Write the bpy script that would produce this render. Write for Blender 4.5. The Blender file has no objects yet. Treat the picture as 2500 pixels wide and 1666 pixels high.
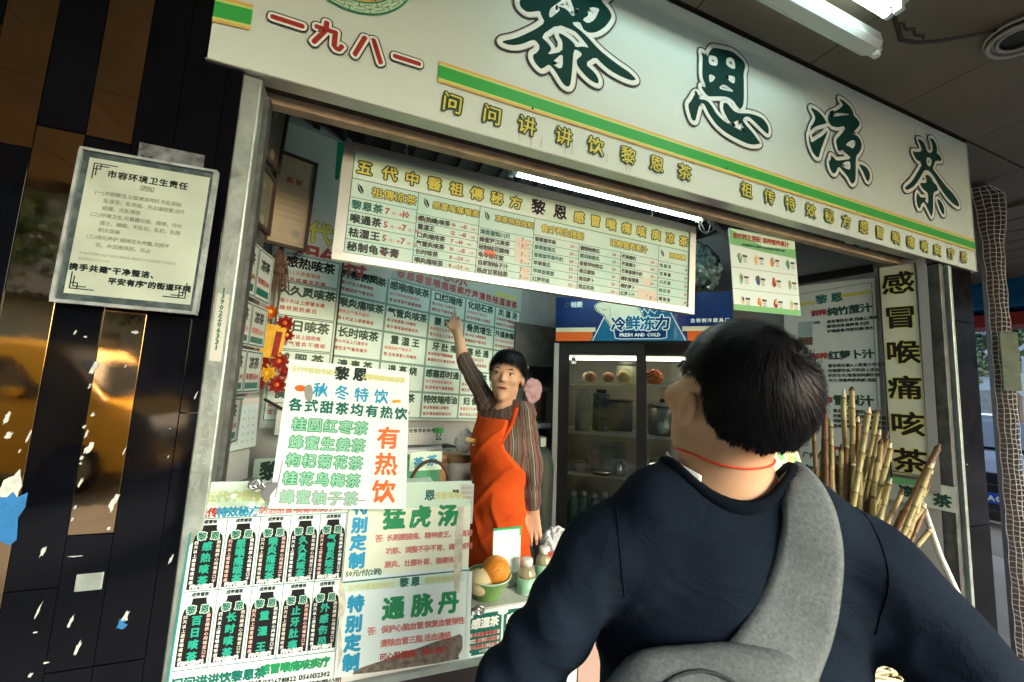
import bpy, bmesh, math, random
import numpy as np
from mathutils import Vector, Matrix
from mathutils.geometry import tessellate_polygon
random.seed(7); RNG=np.random.default_rng(7)
R=math.radians
sc=bpy.context.scene
COL=sc.collection
# ---------------------------------------------------------------- camera
cam=bpy.data.objects.new('camera',bpy.data.cameras.new('camera')); COL.objects.link(cam); sc.camera=cam
cam.data.sensor_width=36; cam.data.lens=36*973.9/2500; cam.data.clip_start=0.03; cam.data.clip_end=600
def cam_axes(pitch,roll,az):
    f=Vector((math.sin(az),math.cos(az),0)); r=Vector((math.cos(az),-math.sin(az),0)); u=Vector((0,0,1))
    f2=f*math.cos(pitch)+u*math.sin(pitch); u2=u*math.cos(pitch)-f*math.sin(pitch)
    return r*math.cos(roll)+u2*math.sin(roll), u2*math.cos(roll)-r*math.sin(roll), f2
_r,_u,_f=cam_axes(R(6.273),R(2.946),R(20.416))
cam.matrix_world=Matrix(((_r.x,_u.x,-_f.x,0),(_r.y,_u.y,-_f.y,0),(_r.z,_u.z,-_f.z,1.6),(0,0,0,1)))
# ---------------------------------------------------------------- world, sun, exposure
w=bpy.data.worlds.new('World'); sc.world=w; w.use_nodes=True
nt=w.node_tree; bg=nt.nodes['Background']; sky=nt.nodes.new('ShaderNodeTexSky'); sky.sky_type='NISHITA'; sky.sun_disc=False
SUN_EL,SUN_AZ=R(30),R(152)
sky.sun_elevation=SUN_EL; sky.sun_rotation=SUN_AZ; sky.air_density=1.2; sky.dust_density=3.0; sky.ozone_density=1.0
nt.links.new(sky.outputs[0],bg.inputs[0]); bg.inputs[1].default_value=0.15
sun=bpy.data.objects.new('sun',bpy.data.lights.new('sun','SUN')); COL.objects.link(sun)
sun.data.energy=.50; sun.data.angle=R(26); sun.data.color=(.955,1,.99)
sd=Vector((math.sin(SUN_AZ)*math.cos(SUN_EL),math.cos(SUN_AZ)*math.cos(SUN_EL),math.sin(SUN_EL)))
sun.rotation_euler=sd.to_track_quat('Z','Y').to_euler()
sc.view_settings.view_transform='Standard'; sc.view_settings.look='None'; sc.view_settings.gamma=1
sc.view_settings.use_curve_mapping=False; sc.view_settings.exposure=2.62
sc.render.engine='CYCLES'; sc.cycles.use_denoising=True
sc.cycles.max_bounces=6; sc.cycles.diffuse_bounces=3; sc.cycles.glossy_bounces=4; sc.cycles.transmission_bounces=6; sc.cycles.transparent_max_bounces=12
sc.cycles.sample_clamp_indirect=6; sc.cycles.caustics_reflective=False; sc.cycles.caustics_refractive=False
# ---------------------------------------------------------------- materials
MC={}
def mat(name,col,rough=.6,metal=0.,spec=.5,var=0.,vscale=8.,bump=0.,bscale=60.,coat=0.,emit=None,es=0.,trans=0.,alpha=1.,rvar=0.,col2=None,stain=0.,ior=1.45):
    if name in MC: return MC[name]
    m=bpy.data.materials.new(name); m.use_nodes=True; N=m.node_tree.nodes; L=m.node_tree.links
    b=N['Principled BSDF']; b.inputs['Base Color'].default_value=(*col,1); b.inputs['Roughness'].default_value=rough
    b.inputs['Metallic'].default_value=metal; b.inputs['Specular IOR Level'].default_value=spec; b.inputs['IOR'].default_value=ior
    if coat: b.inputs['Coat Weight'].default_value=coat; b.inputs['Coat Roughness'].default_value=.05
    if emit: b.inputs['Emission Color'].default_value=(*emit,1); b.inputs['Emission Strength'].default_value=es
    if trans: b.inputs['Transmission Weight'].default_value=trans
    if alpha<1: b.inputs['Alpha'].default_value=alpha
    tc=None
    def coord():
        nonlocal tc
        if tc is None: tc=N.new('ShaderNodeTexCoord')
        return tc.outputs['Object']
    if var or col2:
        n=N.new('ShaderNodeTexNoise'); n.inputs['Scale'].default_value=vscale; n.inputs['Detail'].default_value=5; n.inputs['Roughness'].default_value=.65
        L.new(coord(),n.inputs['Vector'])
        r=N.new('ShaderNodeValToRGB'); e=r.color_ramp.elements; e[0].position=.3; e[1].position=.7
        c2=col2 or tuple(max(0,c*(1-var)) for c in col); c1=col if col2 else tuple(min(1,c*(1+var*.6)) for c in col)
        e[0].color=(*c2,1); e[1].color=(*c1,1); L.new(n.outputs['Fac'],r.inputs['Fac']); src=r.outputs['Color']
        if stain:
            n2=N.new('ShaderNodeTexNoise'); n2.inputs['Scale'].default_value=vscale*.5; n2.inputs['Detail'].default_value=9; n2.inputs['Roughness'].default_value=.8
            L.new(coord(),n2.inputs['Vector']); r2=N.new('ShaderNodeValToRGB'); r2.color_ramp.elements[0].position=.56; r2.color_ramp.elements[1].position=.72
            L.new(n2.outputs['Fac'],r2.inputs['Fac']); mx=N.new('ShaderNodeMix'); mx.data_type='RGBA'; mx.blend_type='MULTIPLY'
            mm=N.new('ShaderNodeMath'); mm.operation='MULTIPLY'; mm.inputs[1].default_value=stain; L.new(r2.outputs['Color'],mm.inputs[0]); L.new(mm.outputs[0],mx.inputs['Factor'])
            L.new(src,mx.inputs['A']); mx.inputs['B'].default_value=(.38,.32,.24,1); src=mx.outputs['Result']
        L.new(src,b.inputs['Base Color'])
    if rvar:
        n=N.new('ShaderNodeTexNoise'); n.inputs['Scale'].default_value=vscale*2; n.inputs['Detail'].default_value=6; L.new(coord(),n.inputs['Vector'])
        r=N.new('ShaderNodeMapRange'); r.inputs['To Min'].default_value=max(0,rough-rvar); r.inputs['To Max'].default_value=min(1,rough+rvar)
        r.inputs['From Min'].default_value=.3; r.inputs['From Max'].default_value=.7
        L.new(n.outputs['Fac'],r.inputs['Value']); L.new(r.outputs[0],b.inputs['Roughness'])
    if bump:
        n=N.new('ShaderNodeTexNoise'); n.inputs['Scale'].default_value=bscale; n.inputs['Detail'].default_value=5; L.new(coord(),n.inputs['Vector'])
        bm=N.new('ShaderNodeBump'); bm.inputs['Strength'].default_value=bump; bm.inputs['Distance'].default_value=.01; L.new(n.outputs['Fac'],bm.inputs['Height']); L.new(bm.outputs[0],b.inputs['Normal'])
    MC[name]=m; return m
def thin_glass(name,tint=(.95,1,.98),gl=.12):
    if name in MC: return MC[name]
    m=bpy.data.materials.new(name); m.use_nodes=True; N=m.node_tree.nodes; L=m.node_tree.links; N.clear()
    o=N.new('ShaderNodeOutputMaterial'); t=N.new('ShaderNodeBsdfTransparent'); t.inputs[0].default_value=(*tint,1)
    g=N.new('ShaderNodeBsdfGlossy'); g.inputs['Roughness'].default_value=.03; f=N.new('ShaderNodeFresnel'); f.inputs[0].default_value=1.5
    mx=N.new('ShaderNodeMixShader'); L.new(f.outputs[0],mx.inputs[0]); L.new(t.outputs[0],mx.inputs[1]); L.new(g.outputs[0],mx.inputs[2]); L.new(mx.outputs[0],o.inputs[0])
    MC[name]=m; return m
M=lambda k:MC[k]
mat('sign_white',(.62,.765,.74),.35,var=.06,vscale=1.2,stain=.25,spec=.4)
mat('paper_white',(.66,.83,.82),.5,var=.04,vscale=6,stain=.12)
mat('paper_clean',(.69,.86,.855),.45)
mat('paper_grey',(.55,.60,.56),.6,var=.10,vscale=5,stain=.3)
mat('paper_green',(.56,.78,.64),.5,var=.06,vscale=9)
mat('paper_cream',(.66,.68,.50),.6,var=.12,vscale=7,stain=.3)
mat('ink_dark',(.006,.022,.020),.4); mat('ink_teal',(.004,.13,.105),.4); mat('ink_green',(.012,.26,.10),.4)
mat('ink_forest',(.0015,.042,.036),.6,spec=.15); mat('ink_red',(.34,.035,.028),.4); mat('ink_redlight',(.55,.19,.17),.5)
mat('ink_gold',(.62,.60,.10),.4); mat('ink_goldpale',(.55,.62,.28),.5); mat('ink_blue',(.02,.30,.52),.4); mat('ink_orange',(.85,.16,.04),.4)
mat('ink_grey',(.25,.28,.26),.6); mat('ink_white',(.78,.88,.86),.4); mat('ink_pink',(.75,.5,.45),.5); mat('ink_black',(.010,.010,.012),.55,spec=.2)
mat('stripe_green',(.045,.42,.09),.35); mat('stripe_gold',(.70,.48,.13),.35); mat('stripe_lime',(.55,.72,.25),.35); mat('shadow_grey',(.45,.49,.45),.4)
mat('deep_green',(.004,.05,.03),.5); mat('yellow',(.60,.58,.09),.4)
mat('black_marble',(.003,.0035,.006),.07,spec=.36,var=.5,vscale=6,rvar=.04); mat('black_pillar',(.003,.003,.004),.18,spec=.10,var=.5,vscale=6,rvar=.08)
mat('bronze_tile',(.70,.46,.24),.05,metal=1.0,var=.22,vscale=5,rvar=.035,bump=.02,bscale=9)
mat('joint_dark',(.006,.006,.006),.8)
mat('aluminium',(.34,.42,.40),.42,metal=.55,var=.25,vscale=14,bump=.15,bscale=80,rvar=.12)
mat('aluminium_dark',(.10,.11,.11),.5,metal=.5,var=.5,vscale=18,bump=.3,bscale=50)
mat('frame_silver',(.55,.58,.54),.33,metal=.7,var=.08,vscale=10)
mat('steel',(.62,.63,.62),.2,metal=1); mat('steel_dull',(.4,.41,.4),.4,metal=.9,bump=.1)
mat('dark_wood',(.055,.03,.022),.6,var=.5,vscale=9,bump=.3,bscale=25)
mat('pale_wood',(.46,.36,.24),.55,var=.3,vscale=10,bump=.2,bscale=40)
mat('dirty_brown',(.05,.032,.025),.85,var=.6,vscale=22,bump=.6,bscale=40)
mat('ceiling_panel',(.16,.135,.10),.6,var=.12,vscale=2,stain=.2)
mat('ceiling_gap',(.02,.017,.015),.9)
mat('black_ceiling',(.03,.028,.026),.8,var=.3,vscale=5)
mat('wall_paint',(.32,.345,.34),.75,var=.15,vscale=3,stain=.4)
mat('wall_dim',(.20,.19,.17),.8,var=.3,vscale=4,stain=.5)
mat('concrete',(.24,.235,.22),.85,var=.2,vscale=3,bump=.2,bscale=40)
mat('plastic_white',(.75,.78,.76),.35); mat('tube_metal',(.62,.66,.63),.35)
mat('lamp_glow',(.9,.95,.9),.4,emit=(.80,1.0,.94),es=3.4)
mat('cable_black',(.008,.008,.008),.5); mat('cable_grey',(.35,.33,.3),.5)
mat('skin',(.58,.35,.21),.5,spec=.35,var=.08,vscale=20,bump=.04,bscale=200)
mat('skin_woman',(.58,.375,.25),.5,spec=.35,var=.08,vscale=20)
mat('hair_black',(.0026,.003,.005),.46,spec=.22); mat('scalp',(.008,.007,.008),.95,spec=.1)
mat('navy_knit',(.0085,.0155,.0275),.9,spec=.08,var=.2,vscale=7,bump=.18,bscale=420)
mat('navy_rib',(.004,.0075,.0135),.9,spec=.08,bump=.2,bscale=500)
mat('trouser',(.02,.02,.024),.85)
mat('orange_cloth',(.62,.085,.014),.85,spec=.12,var=.22,vscale=9,bump=.9,bscale=11,stain=.25)
mat('white_cloth',(.72,.76,.78),.8); mat('red_cord',(.75,.06,.03),.6)
mat('asphalt',(.05,.05,.052),.9,var=.2,vscale=2); mat('paving',(.115,.125,.13),.85,var=.25,vscale=2.5,bump=.2); mat('road_paint',(.7,.7,.68),.7)
mat('leaf',(.05,.10,.03),.6,var=.5,vscale=1.5); mat('bark',(.10,.08,.06),.9,var=.3,bump=.5)
mat('car_glass',(.02,.025,.03),.05,spec=.8); mat('tyre',(.015,.015,.015),.8); mat('chrome',(.7,.7,.7),.15,metal=1)
# ---------------------------------------------------------------- mesh builder
class MB:
    def __init__(s): s.v=[]; s.f=[]; s.n=0
    def add(s,v,f):
        v=np.asarray(v,float).reshape(-1,3); s.v.append(v); s.f+= [tuple(i+s.n for i in q) for q in f]; s.n+=len(v); return s
    def box(s,c,d,rz=0,rx=0,ry=0,M4=None):
        c=Vector(c); hx,hy,hz=[q/2 for q in d]
        P=[Vector((x,y,z)) for z in (-hz,hz) for y in (-hy,hy) for x in (-hx,hx)]
        Rm=Matrix.Rotation(rz,3,'Z')@Matrix.Rotation(ry,3,'Y')@Matrix.Rotation(rx,3,'X')
        P=[Rm@p+c for p in P]
        if M4 is not None: P=[M4@p for p in P]
        return s.add([tuple(p) for p in P],[(0,2,3,1),(4,5,7,6),(0,1,5,4),(2,6,7,3),(0,4,6,2),(1,3,7,5)])
    def bx(s,x0,x1,y0,y1,z0,z1): return s.box(((x0+x1)/2,(y0+y1)/2,(z0+z1)/2),(abs(x1-x0),abs(y1-y0),abs(z1-z0)))
    def quad(s,a,b,c,d): return s.add([a,b,c,d],[(0,1,2,3)])
    def tube(s,pts,r,n=8,cap=True):
        pts=[Vector(p) for p in pts]; rs=r if isinstance(r,(list,tuple)) else [r]*len(pts)
        V=[];F=[]; T=None
        for i,p in enumerate(pts):
            t=(pts[min(i+1,len(pts)-1)]-pts[max(i-1,0)]).normalized()
            if T is None: a=t.orthogonal().normalized()
            else: a=(a-t*a.dot(t)).normalized()
            T=t; b=t.cross(a)
            for k in range(n):
                q=2*math.pi*k/n; V.append(tuple(p+(a*math.cos(q)+b*math.sin(q))*rs[i]))
        for i in range(len(pts)-1):
            for k in range(n):
                k2=(k+1)%n; F.append((i*n+k,i*n+k2,(i+1)*n+k2,(i+1)*n+k))
        if cap: F.append(tuple(range(n))[::-1]); F.append(tuple((len(pts)-1)*n+k for k in range(n)))
        return s.add(V,F)
    def lathe(s,c,prof,n=20,axis=None):
        c=Vector(c); V=[];F=[]
        for (r,z) in prof:
            for k in range(n):
                q=2*math.pi*k/n; V.append((c.x+r*math.cos(q),c.y+r*math.sin(q),c.z+z))
        for i in range(len(prof)-1):
            for k in range(n):
                k2=(k+1)%n; F.append((i*n+k,i*n+k2,(i+1)*n+k2,(i+1)*n+k))
        F.append(tuple(range(n))[::-1]); F.append(tuple((len(prof)-1)*n+k for k in range(n)))
        return s.add(V,F)
    def sphere(s,c,r,n=14,m=9,sq=(1,1,1),bumpy=0):
        V=[];F=[];c=Vector(c)
        for j in range(m+1):
            th=math.pi*j/m
            for k in range(n):
                q=2*math.pi*k/n; rr=r*(1+bumpy*(random.random()-.5))
                V.append((c.x+rr*sq[0]*math.sin(th)*math.cos(q),c.y+rr*sq[1]*math.sin(th)*math.sin(q),c.z+rr*sq[2]*math.cos(th)))
        for j in range(m):
            for k in range(n):
                k2=(k+1)%n; F.append((j*n+k,(j+1)*n+k,(j+1)*n+k2,j*n+k2))
        return s.add(V,F)
    def ext(s,loop,z0,z1,hole=None):
        # 2D outline (x,y) extruded along z
        n=len(loop); V=[(x,y,z0) for x,y in loop]+[(x,y,z1) for x,y in loop]
        tris=tessellate_polygon([[Vector((x,y,0)) for x,y in loop]])
        F=[(a+n,b+n,c+n) for a,b,c in tris]+[(c,b,a) for a,b,c in tris]+[(i,(i+1)%n,(i+1)%n+n,i+n) for i in range(n)]
        return s.add(V,F)
    def build(s,name,m,parent=None,smooth=False,kind=None,label=None,bevel=0):
        if not s.v: return None
        me=bpy.data.meshes.new(name); V=np.concatenate(s.v)
        me.from_pydata(V.tolist(),[],s.f)
        if m is not None: me.materials.append(m if not isinstance(m,str) else MC[m])
        if smooth: me.polygons.foreach_set('use_smooth',[True]*len(me.polygons))
        me.update(); o=bpy.data.objects.new(name,me); COL.objects.link(o)
        if parent is not None: o.parent=parent
        if kind: o['kind']=kind
        if label: o['label']=label
        if bevel:
            b=o.modifiers.new('bevel','BEVEL'); b.width=bevel; b.segments=2; b.limit_method='ANGLE'
        return o
def tag(o,label=None,cat=None,group=None,kind=None):
    if label: o['label']=label
    if cat: o['category']=cat
    if group: o['group']=group
    if kind: o['kind']=kind
    return o
def empty(name,loc=(0,0,0),label=None,cat=None,group=None,rz=0,mw=None):
    o=bpy.data.objects.new(name,None); COL.objects.link(o); o.location=loc; o.rotation_euler=(0,0,rz)
    if mw is not None: o.matrix_world=mw
    return tag(o,label,cat,group)
# ---------------------------------------------------------------- flat print: glyphs, strokes
_G={}
def glyph(ch):
    if ch in _G: return _G[ch]
    c=bpy.data.curves.new('g','FONT'); c.body=ch; c.resolution_u=1; o=bpy.data.objects.new('g',c); COL.objects.link(o)
    dg=bpy.context.evaluated_depsgraph_get(); me=bpy.data.meshes.new_from_object(o.evaluated_get(dg))
    V=np.array([v.co[:2] for v in me.vertices]).reshape(-1,2); F=[tuple(p.vertices) for p in me.polygons]
    bpy.data.objects.remove(o); bpy.data.meshes.remove(me); bpy.data.curves.remove(c)
    # merge duplicated verts so outlines are real boundaries
    adv=.92
    if len(V):
        key={};idx=[];NV=[]
        for v in V:
            k=(round(v[0],4),round(v[1],4))
            if k not in key: key[k]=len(NV); NV.append(v)
            idx.append(key[k])
        F=[tuple(idx[i] for i in f) for f in F]; F=[f for f in F if len(set(f))>2]; V=np.array(NV)
        x0,x1=V[:,0].min(),V[:,0].max()
        if ord(ch)>0x2000: V=V/ .95 - np.array([.5/.95,.38/.95-.02])
        else: V=V-np.array([x0,.36]); adv=(x1-x0)+.09
    else: adv=.35
    E={}
    for f in F:
        for i in range(len(f)):
            e=(f[i],f[(i+1)%len(f)]); E[tuple(sorted(e))]=E.get(tuple(sorted(e)),0)+1
    B=[e for e,n in E.items() if n==1]
    _G[ch]=(V,F,B,adv); return _G[ch]
LAY=.00022
class Panel:
    """a flat printed thing: local x right, y up, z toward the viewer"""
    def __init__(s,name,c,yaw,tilt,roll,label,cat,group=None,parent=None):
        yaw,tilt,roll=R(yaw),R(tilt),R(roll)
        r=Vector((math.cos(yaw),math.sin(yaw),0)); n=Vector((math.sin(yaw),-math.cos(yaw),0)); u=Vector((0,0,1))
        n2=n*math.cos(tilt)-u*math.sin(tilt); u2=u*math.cos(tilt)+n*math.sin(tilt)
        r3=r*math.cos(roll)+u2*math.sin(roll); u3=u2*math.cos(roll)-r*math.sin(roll)
        s.mw=Matrix(((r3.x,u3.x,n2.x,c[0]),(r3.y,u3.y,n2.y,c[1]),(r3.z,u3.z,n2.z,c[2]),(0,0,0,1)))
        s.root=empty(name,mw=s.mw,label=label,cat=cat,group=group) if parent is None else parent
        s.g={}; s.z0=.0
    def mb(s,part,m): return s.g.setdefault((part,m),MB())
    def flat(s,part,m,V,F,layer=1):
        z=s.z0+layer*LAY; V=np.asarray(V,float)
        s.mb(part,m).add(np.c_[V,np.full(len(V),z)],F)
    def rect(s,x0,x1,y0,y1,m,layer=1,part='print'): s.flat(part,m,[(x0,y0),(x1,y0),(x1,y1),(x0,y1)],[(0,1,2,3)],layer)
    def poly(s,loops,m,layer=1,part='print'):
        pts=[p for l in loops for p in l]
        t=tessellate_polygon([[Vector((x,y,0)) for x,y in l] for l in loops])
        F=[]
        for a,b,c in t:
            A,B,C=pts[a],pts[b],pts[c]
            ar=(B[0]-A[0])*(C[1]-A[1])-(C[0]-A[0])*(B[1]-A[1])
            F.append((a,b,c) if ar>0 else (a,c,b))
        s.flat(part,m,pts,F,layer)
    def stroke(s,segs,r,m,layer,part='print',jn=6):
        """segments [(a,b)] thickened by r with round joints; each piece on a hair different level"""
        V=[];F=[];Z=[];k=0;z=s.z0+layer*LAY; seen=set()
        for a,b in segs:
            a=np.array(a);b=np.array(b);d=b-a;L=np.hypot(*d)
            if L<1e-7: continue
            n=np.array([-d[1],d[0]])/L*r; zz=z+(k%7)*.000012; k+=1; i=len(V)
            V+=[a-n,b-n,b+n,a+n]; Z+=[zz]*4; F.append((i,i+1,i+2,i+3))
            for p in (a,b):
                kk=(round(p[0],5),round(p[1],5))
                if kk in seen: continue
                seen.add(kk); i=len(V); zz2=z+.00009+(k%5)*.000012; k+=1
                for q in range(jn): V.append(p+r*np.array([math.cos(2*math.pi*q/jn+.3),math.sin(2*math.pi*q/jn+.3)])); Z.append(zz2)
                F.append(tuple(range(i,i+jn)))
        if V: s.mb(part,m).add(np.c_[np.array(V),np.array(Z)],F)
    def line(s,pts,r,m,layer=2,part='print'): s.stroke([(pts[i],pts[i+1]) for i in range(len(pts)-1)],r,m,layer,part)
    def box(s,x0,x1,y0,y1,z0,z1,part,m): s.mb(part,m).bx(x0,x1,y0,y1,z0,z1)
    def text(s,t,x,y,size,m,layer=3,bold=0.,out=None,dir='h',sp=1.,xs=1.,align='c',part='lettering',rot=0,jn=6):
        """out: list of (material, radius) from the widest to the narrowest, drawn below the fill"""
        G=[glyph(c) for c in t]
        if dir=='h':
            ad=[(1. if ord(c)>0x2000 else g[3]/1.0) for c,g in zip(t,G)]; tot=sum(ad)*sp
            cur={'c':-tot/2,'l':0,'r':-tot}[align]; pos=[]
            for c,a in zip(t,ad):
                pos.append((cur+(a*sp/2 if ord(c)>0x2000 else 0),0)); cur+=a*sp
        else:
            n=len(t); pos=[((0 if ord(c)>0x2000 else -g[3]/2),((n-1)/2-i)*sp) for i,(c,g) in enumerate(zip(t,G))]
        ca,sa=math.cos(rot),math.sin(rot)
        for (V,F,B,adv),(px,py) in zip(G,pos):
            if not len(V): continue
            P=(V+np.array([px,py]))*np.array([size*xs,size]); P=P@np.array([[ca,sa],[-sa,ca]])+np.array([x,y])
            if out:
                for k,(om,rr) in enumerate(out): s.stroke([(P[a],P[b]) for a,b in B],rr,om,layer-1-(len(out)-1-k),part,jn)
                for k,(om,rr) in enumerate(out[-1:]): s.flat(part,om,P,F,layer-.95)
            s.flat(part,m,P,F,layer)
            if bold: s.stroke([(P[a],P[b]) for a,b in B],bold,m,layer+.12,part,4)
    def done(s,**lab):
        for (part,m),mb in s.g.items(): mb.build(part.split('#')[0],m,s.root)
        return s.root
def chaikin(L,it=2,w=.22):
    P=np.array(L,float)
    for _ in range(it):
        N=np.roll(P,-1,axis=0); P=np.stack([P*(1-w)+N*w,P*w+N*(1-w)],1).reshape(-1,2)
    return [tuple(p) for p in P]
def smooth_loop(L,k=3):
    P=np.array(L);n=len(P);o=[]
    for i in range(n):
        p0,p1,p2,p3=P[i-1],P[i],P[(i+1)%n],P[(i+2)%n]
        for j in range(k):
            t=j/k; a=.55
            m1=a*(p2-p0)*.8; m2=a*(p3-p1)*.8
            h=np.hypot(*(p2-p1)); 
            for mm in (m1,m2):
                q=np.hypot(*mm)
                if q>h*1.1: mm*=h*1.1/q
            o.append(tuple((2*t**3-3*t*t+1)*p1+(t**3-2*t*t+t)*m1+(-2*t**3+3*t*t)*p2+(t**3-t*t)*m2))
    return o
# ---------------------------------------------------------------- smooth bodies: distance fields to mesh
def capsule(P,a,b,ra,rb):
    a=np.asarray(a,float);b=np.asarray(b,float);d=b-a;t=np.clip(((P-a)@d)/max(d@d,1e-9),0,1)
    return np.linalg.norm(P-a-t[...,None]*d,axis=-1)-(ra+(rb-ra)*t)
def ellip(P,c,rad,A=None):
    q=P-np.asarray(c,float)
    if A is not None: q=q@np.asarray(A,float).T
    rad=np.asarray(rad,float); k0=np.linalg.norm(q/rad,axis=-1); k1=np.linalg.norm(q/rad**2,axis=-1)
    return k0*(k0-1)/np.maximum(k1,1e-9)
def smin(a,b,k):
    h=np.clip(.5+.5*(b-a)/k,0,1); return b+(a-b)*h-k*h*(1-h)
def surfnets(f,lo,hi,h):
    lo=np.array(lo,float);hi=np.array(hi,float); n=np.ceil((hi-lo)/h).astype(int)+1
    ax=[lo[i]+h*np.arange(n[i]) for i in range(3)]
    G=np.empty(n)
    for i in range(n[0]):
        Y,Z=np.meshgrid(ax[1],ax[2],indexing='ij'); G[i]=f(np.stack([np.full_like(Y,ax[0][i]),Y,Z],-1))
    S=G<0; m=n-1; cnt=np.zeros(m); acc=np.zeros((*m,3))
    sl=lambda o,k:slice(o,o+m[k])
    cor=[(a,b,c) for a in (0,1) for b in (0,1) for c in (0,1)]
    for i,a in enumerate(cor):
        for b in cor[i+1:]:
            if sum(abs(x-y) for x,y in zip(a,b))!=1: continue
            ga=G[sl(a[0],0),sl(a[1],1),sl(a[2],2)]; gb=G[sl(b[0],0),sl(b[1],1),sl(b[2],2)]
            cr=(ga<0)!=(gb<0); t=np.where(cr,ga/np.where(cr,ga-gb,1),0)
            for k in range(3): acc[...,k]+=np.where(cr,a[k]+t*(b[k]-a[k]),0)
            cnt+=cr
    act=cnt>0; ids=-np.ones(m,int); I=np.argwhere(act); ids[act]=np.arange(len(I))
    V=(I+acc[act]/cnt[act][:,None])*h+lo; F=[]
    for k in range(3):
        u,v=[(1,2),(2,0),(0,1)][k]
        A=np.take(S,range(0,n[k]-1),axis=k); B=np.take(S,range(1,n[k]),axis=k); C=np.argwhere(A!=B)
        ok=(C[:,u]>0)&(C[:,v]>0)&(C[:,u]<m[u])&(C[:,v]<m[v]); C=C[ok]
        e=np.zeros(3,int);
        def off(du,dv):
            q=C.copy(); q[:,u]-=du; q[:,v]-=dv; return ids[q[:,0],q[:,1],q[:,2]]
        q=np.stack([off(0,0),off(1,0),off(1,1),off(0,1)],1); ins=A[C[:,0],C[:,1],C[:,2]]
        q[~ins]=q[~ins][:,::-1]; F.append(q)
    F=np.concatenate(F); F=F[(F>=0).all(1)]
    return V,F
def mesh_obj(name,V,F,m,parent=None,smooth=True,attr=None,relax=0):
    me=bpy.data.meshes.new(name); me.from_pydata(np.asarray(V).tolist(),[],np.asarray(F).tolist())
    if smooth: me.polygons.foreach_set('use_smooth',[True]*len(me.polygons))
    if m is not None: me.materials.append(MC[m] if isinstance(m,str) else m)
    if attr is not None:
        a=me.attributes.new('stripe','FLOAT','POINT'); a.data.foreach_set('value',np.asarray(attr,np.float32))
    o=bpy.data.objects.new(name,me); COL.objects.link(o)
    if parent: o.parent=parent
    if relax:
        s=o.modifiers.new('relax','SMOOTH'); s.iterations=relax; s.factor=.5
    return o
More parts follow.
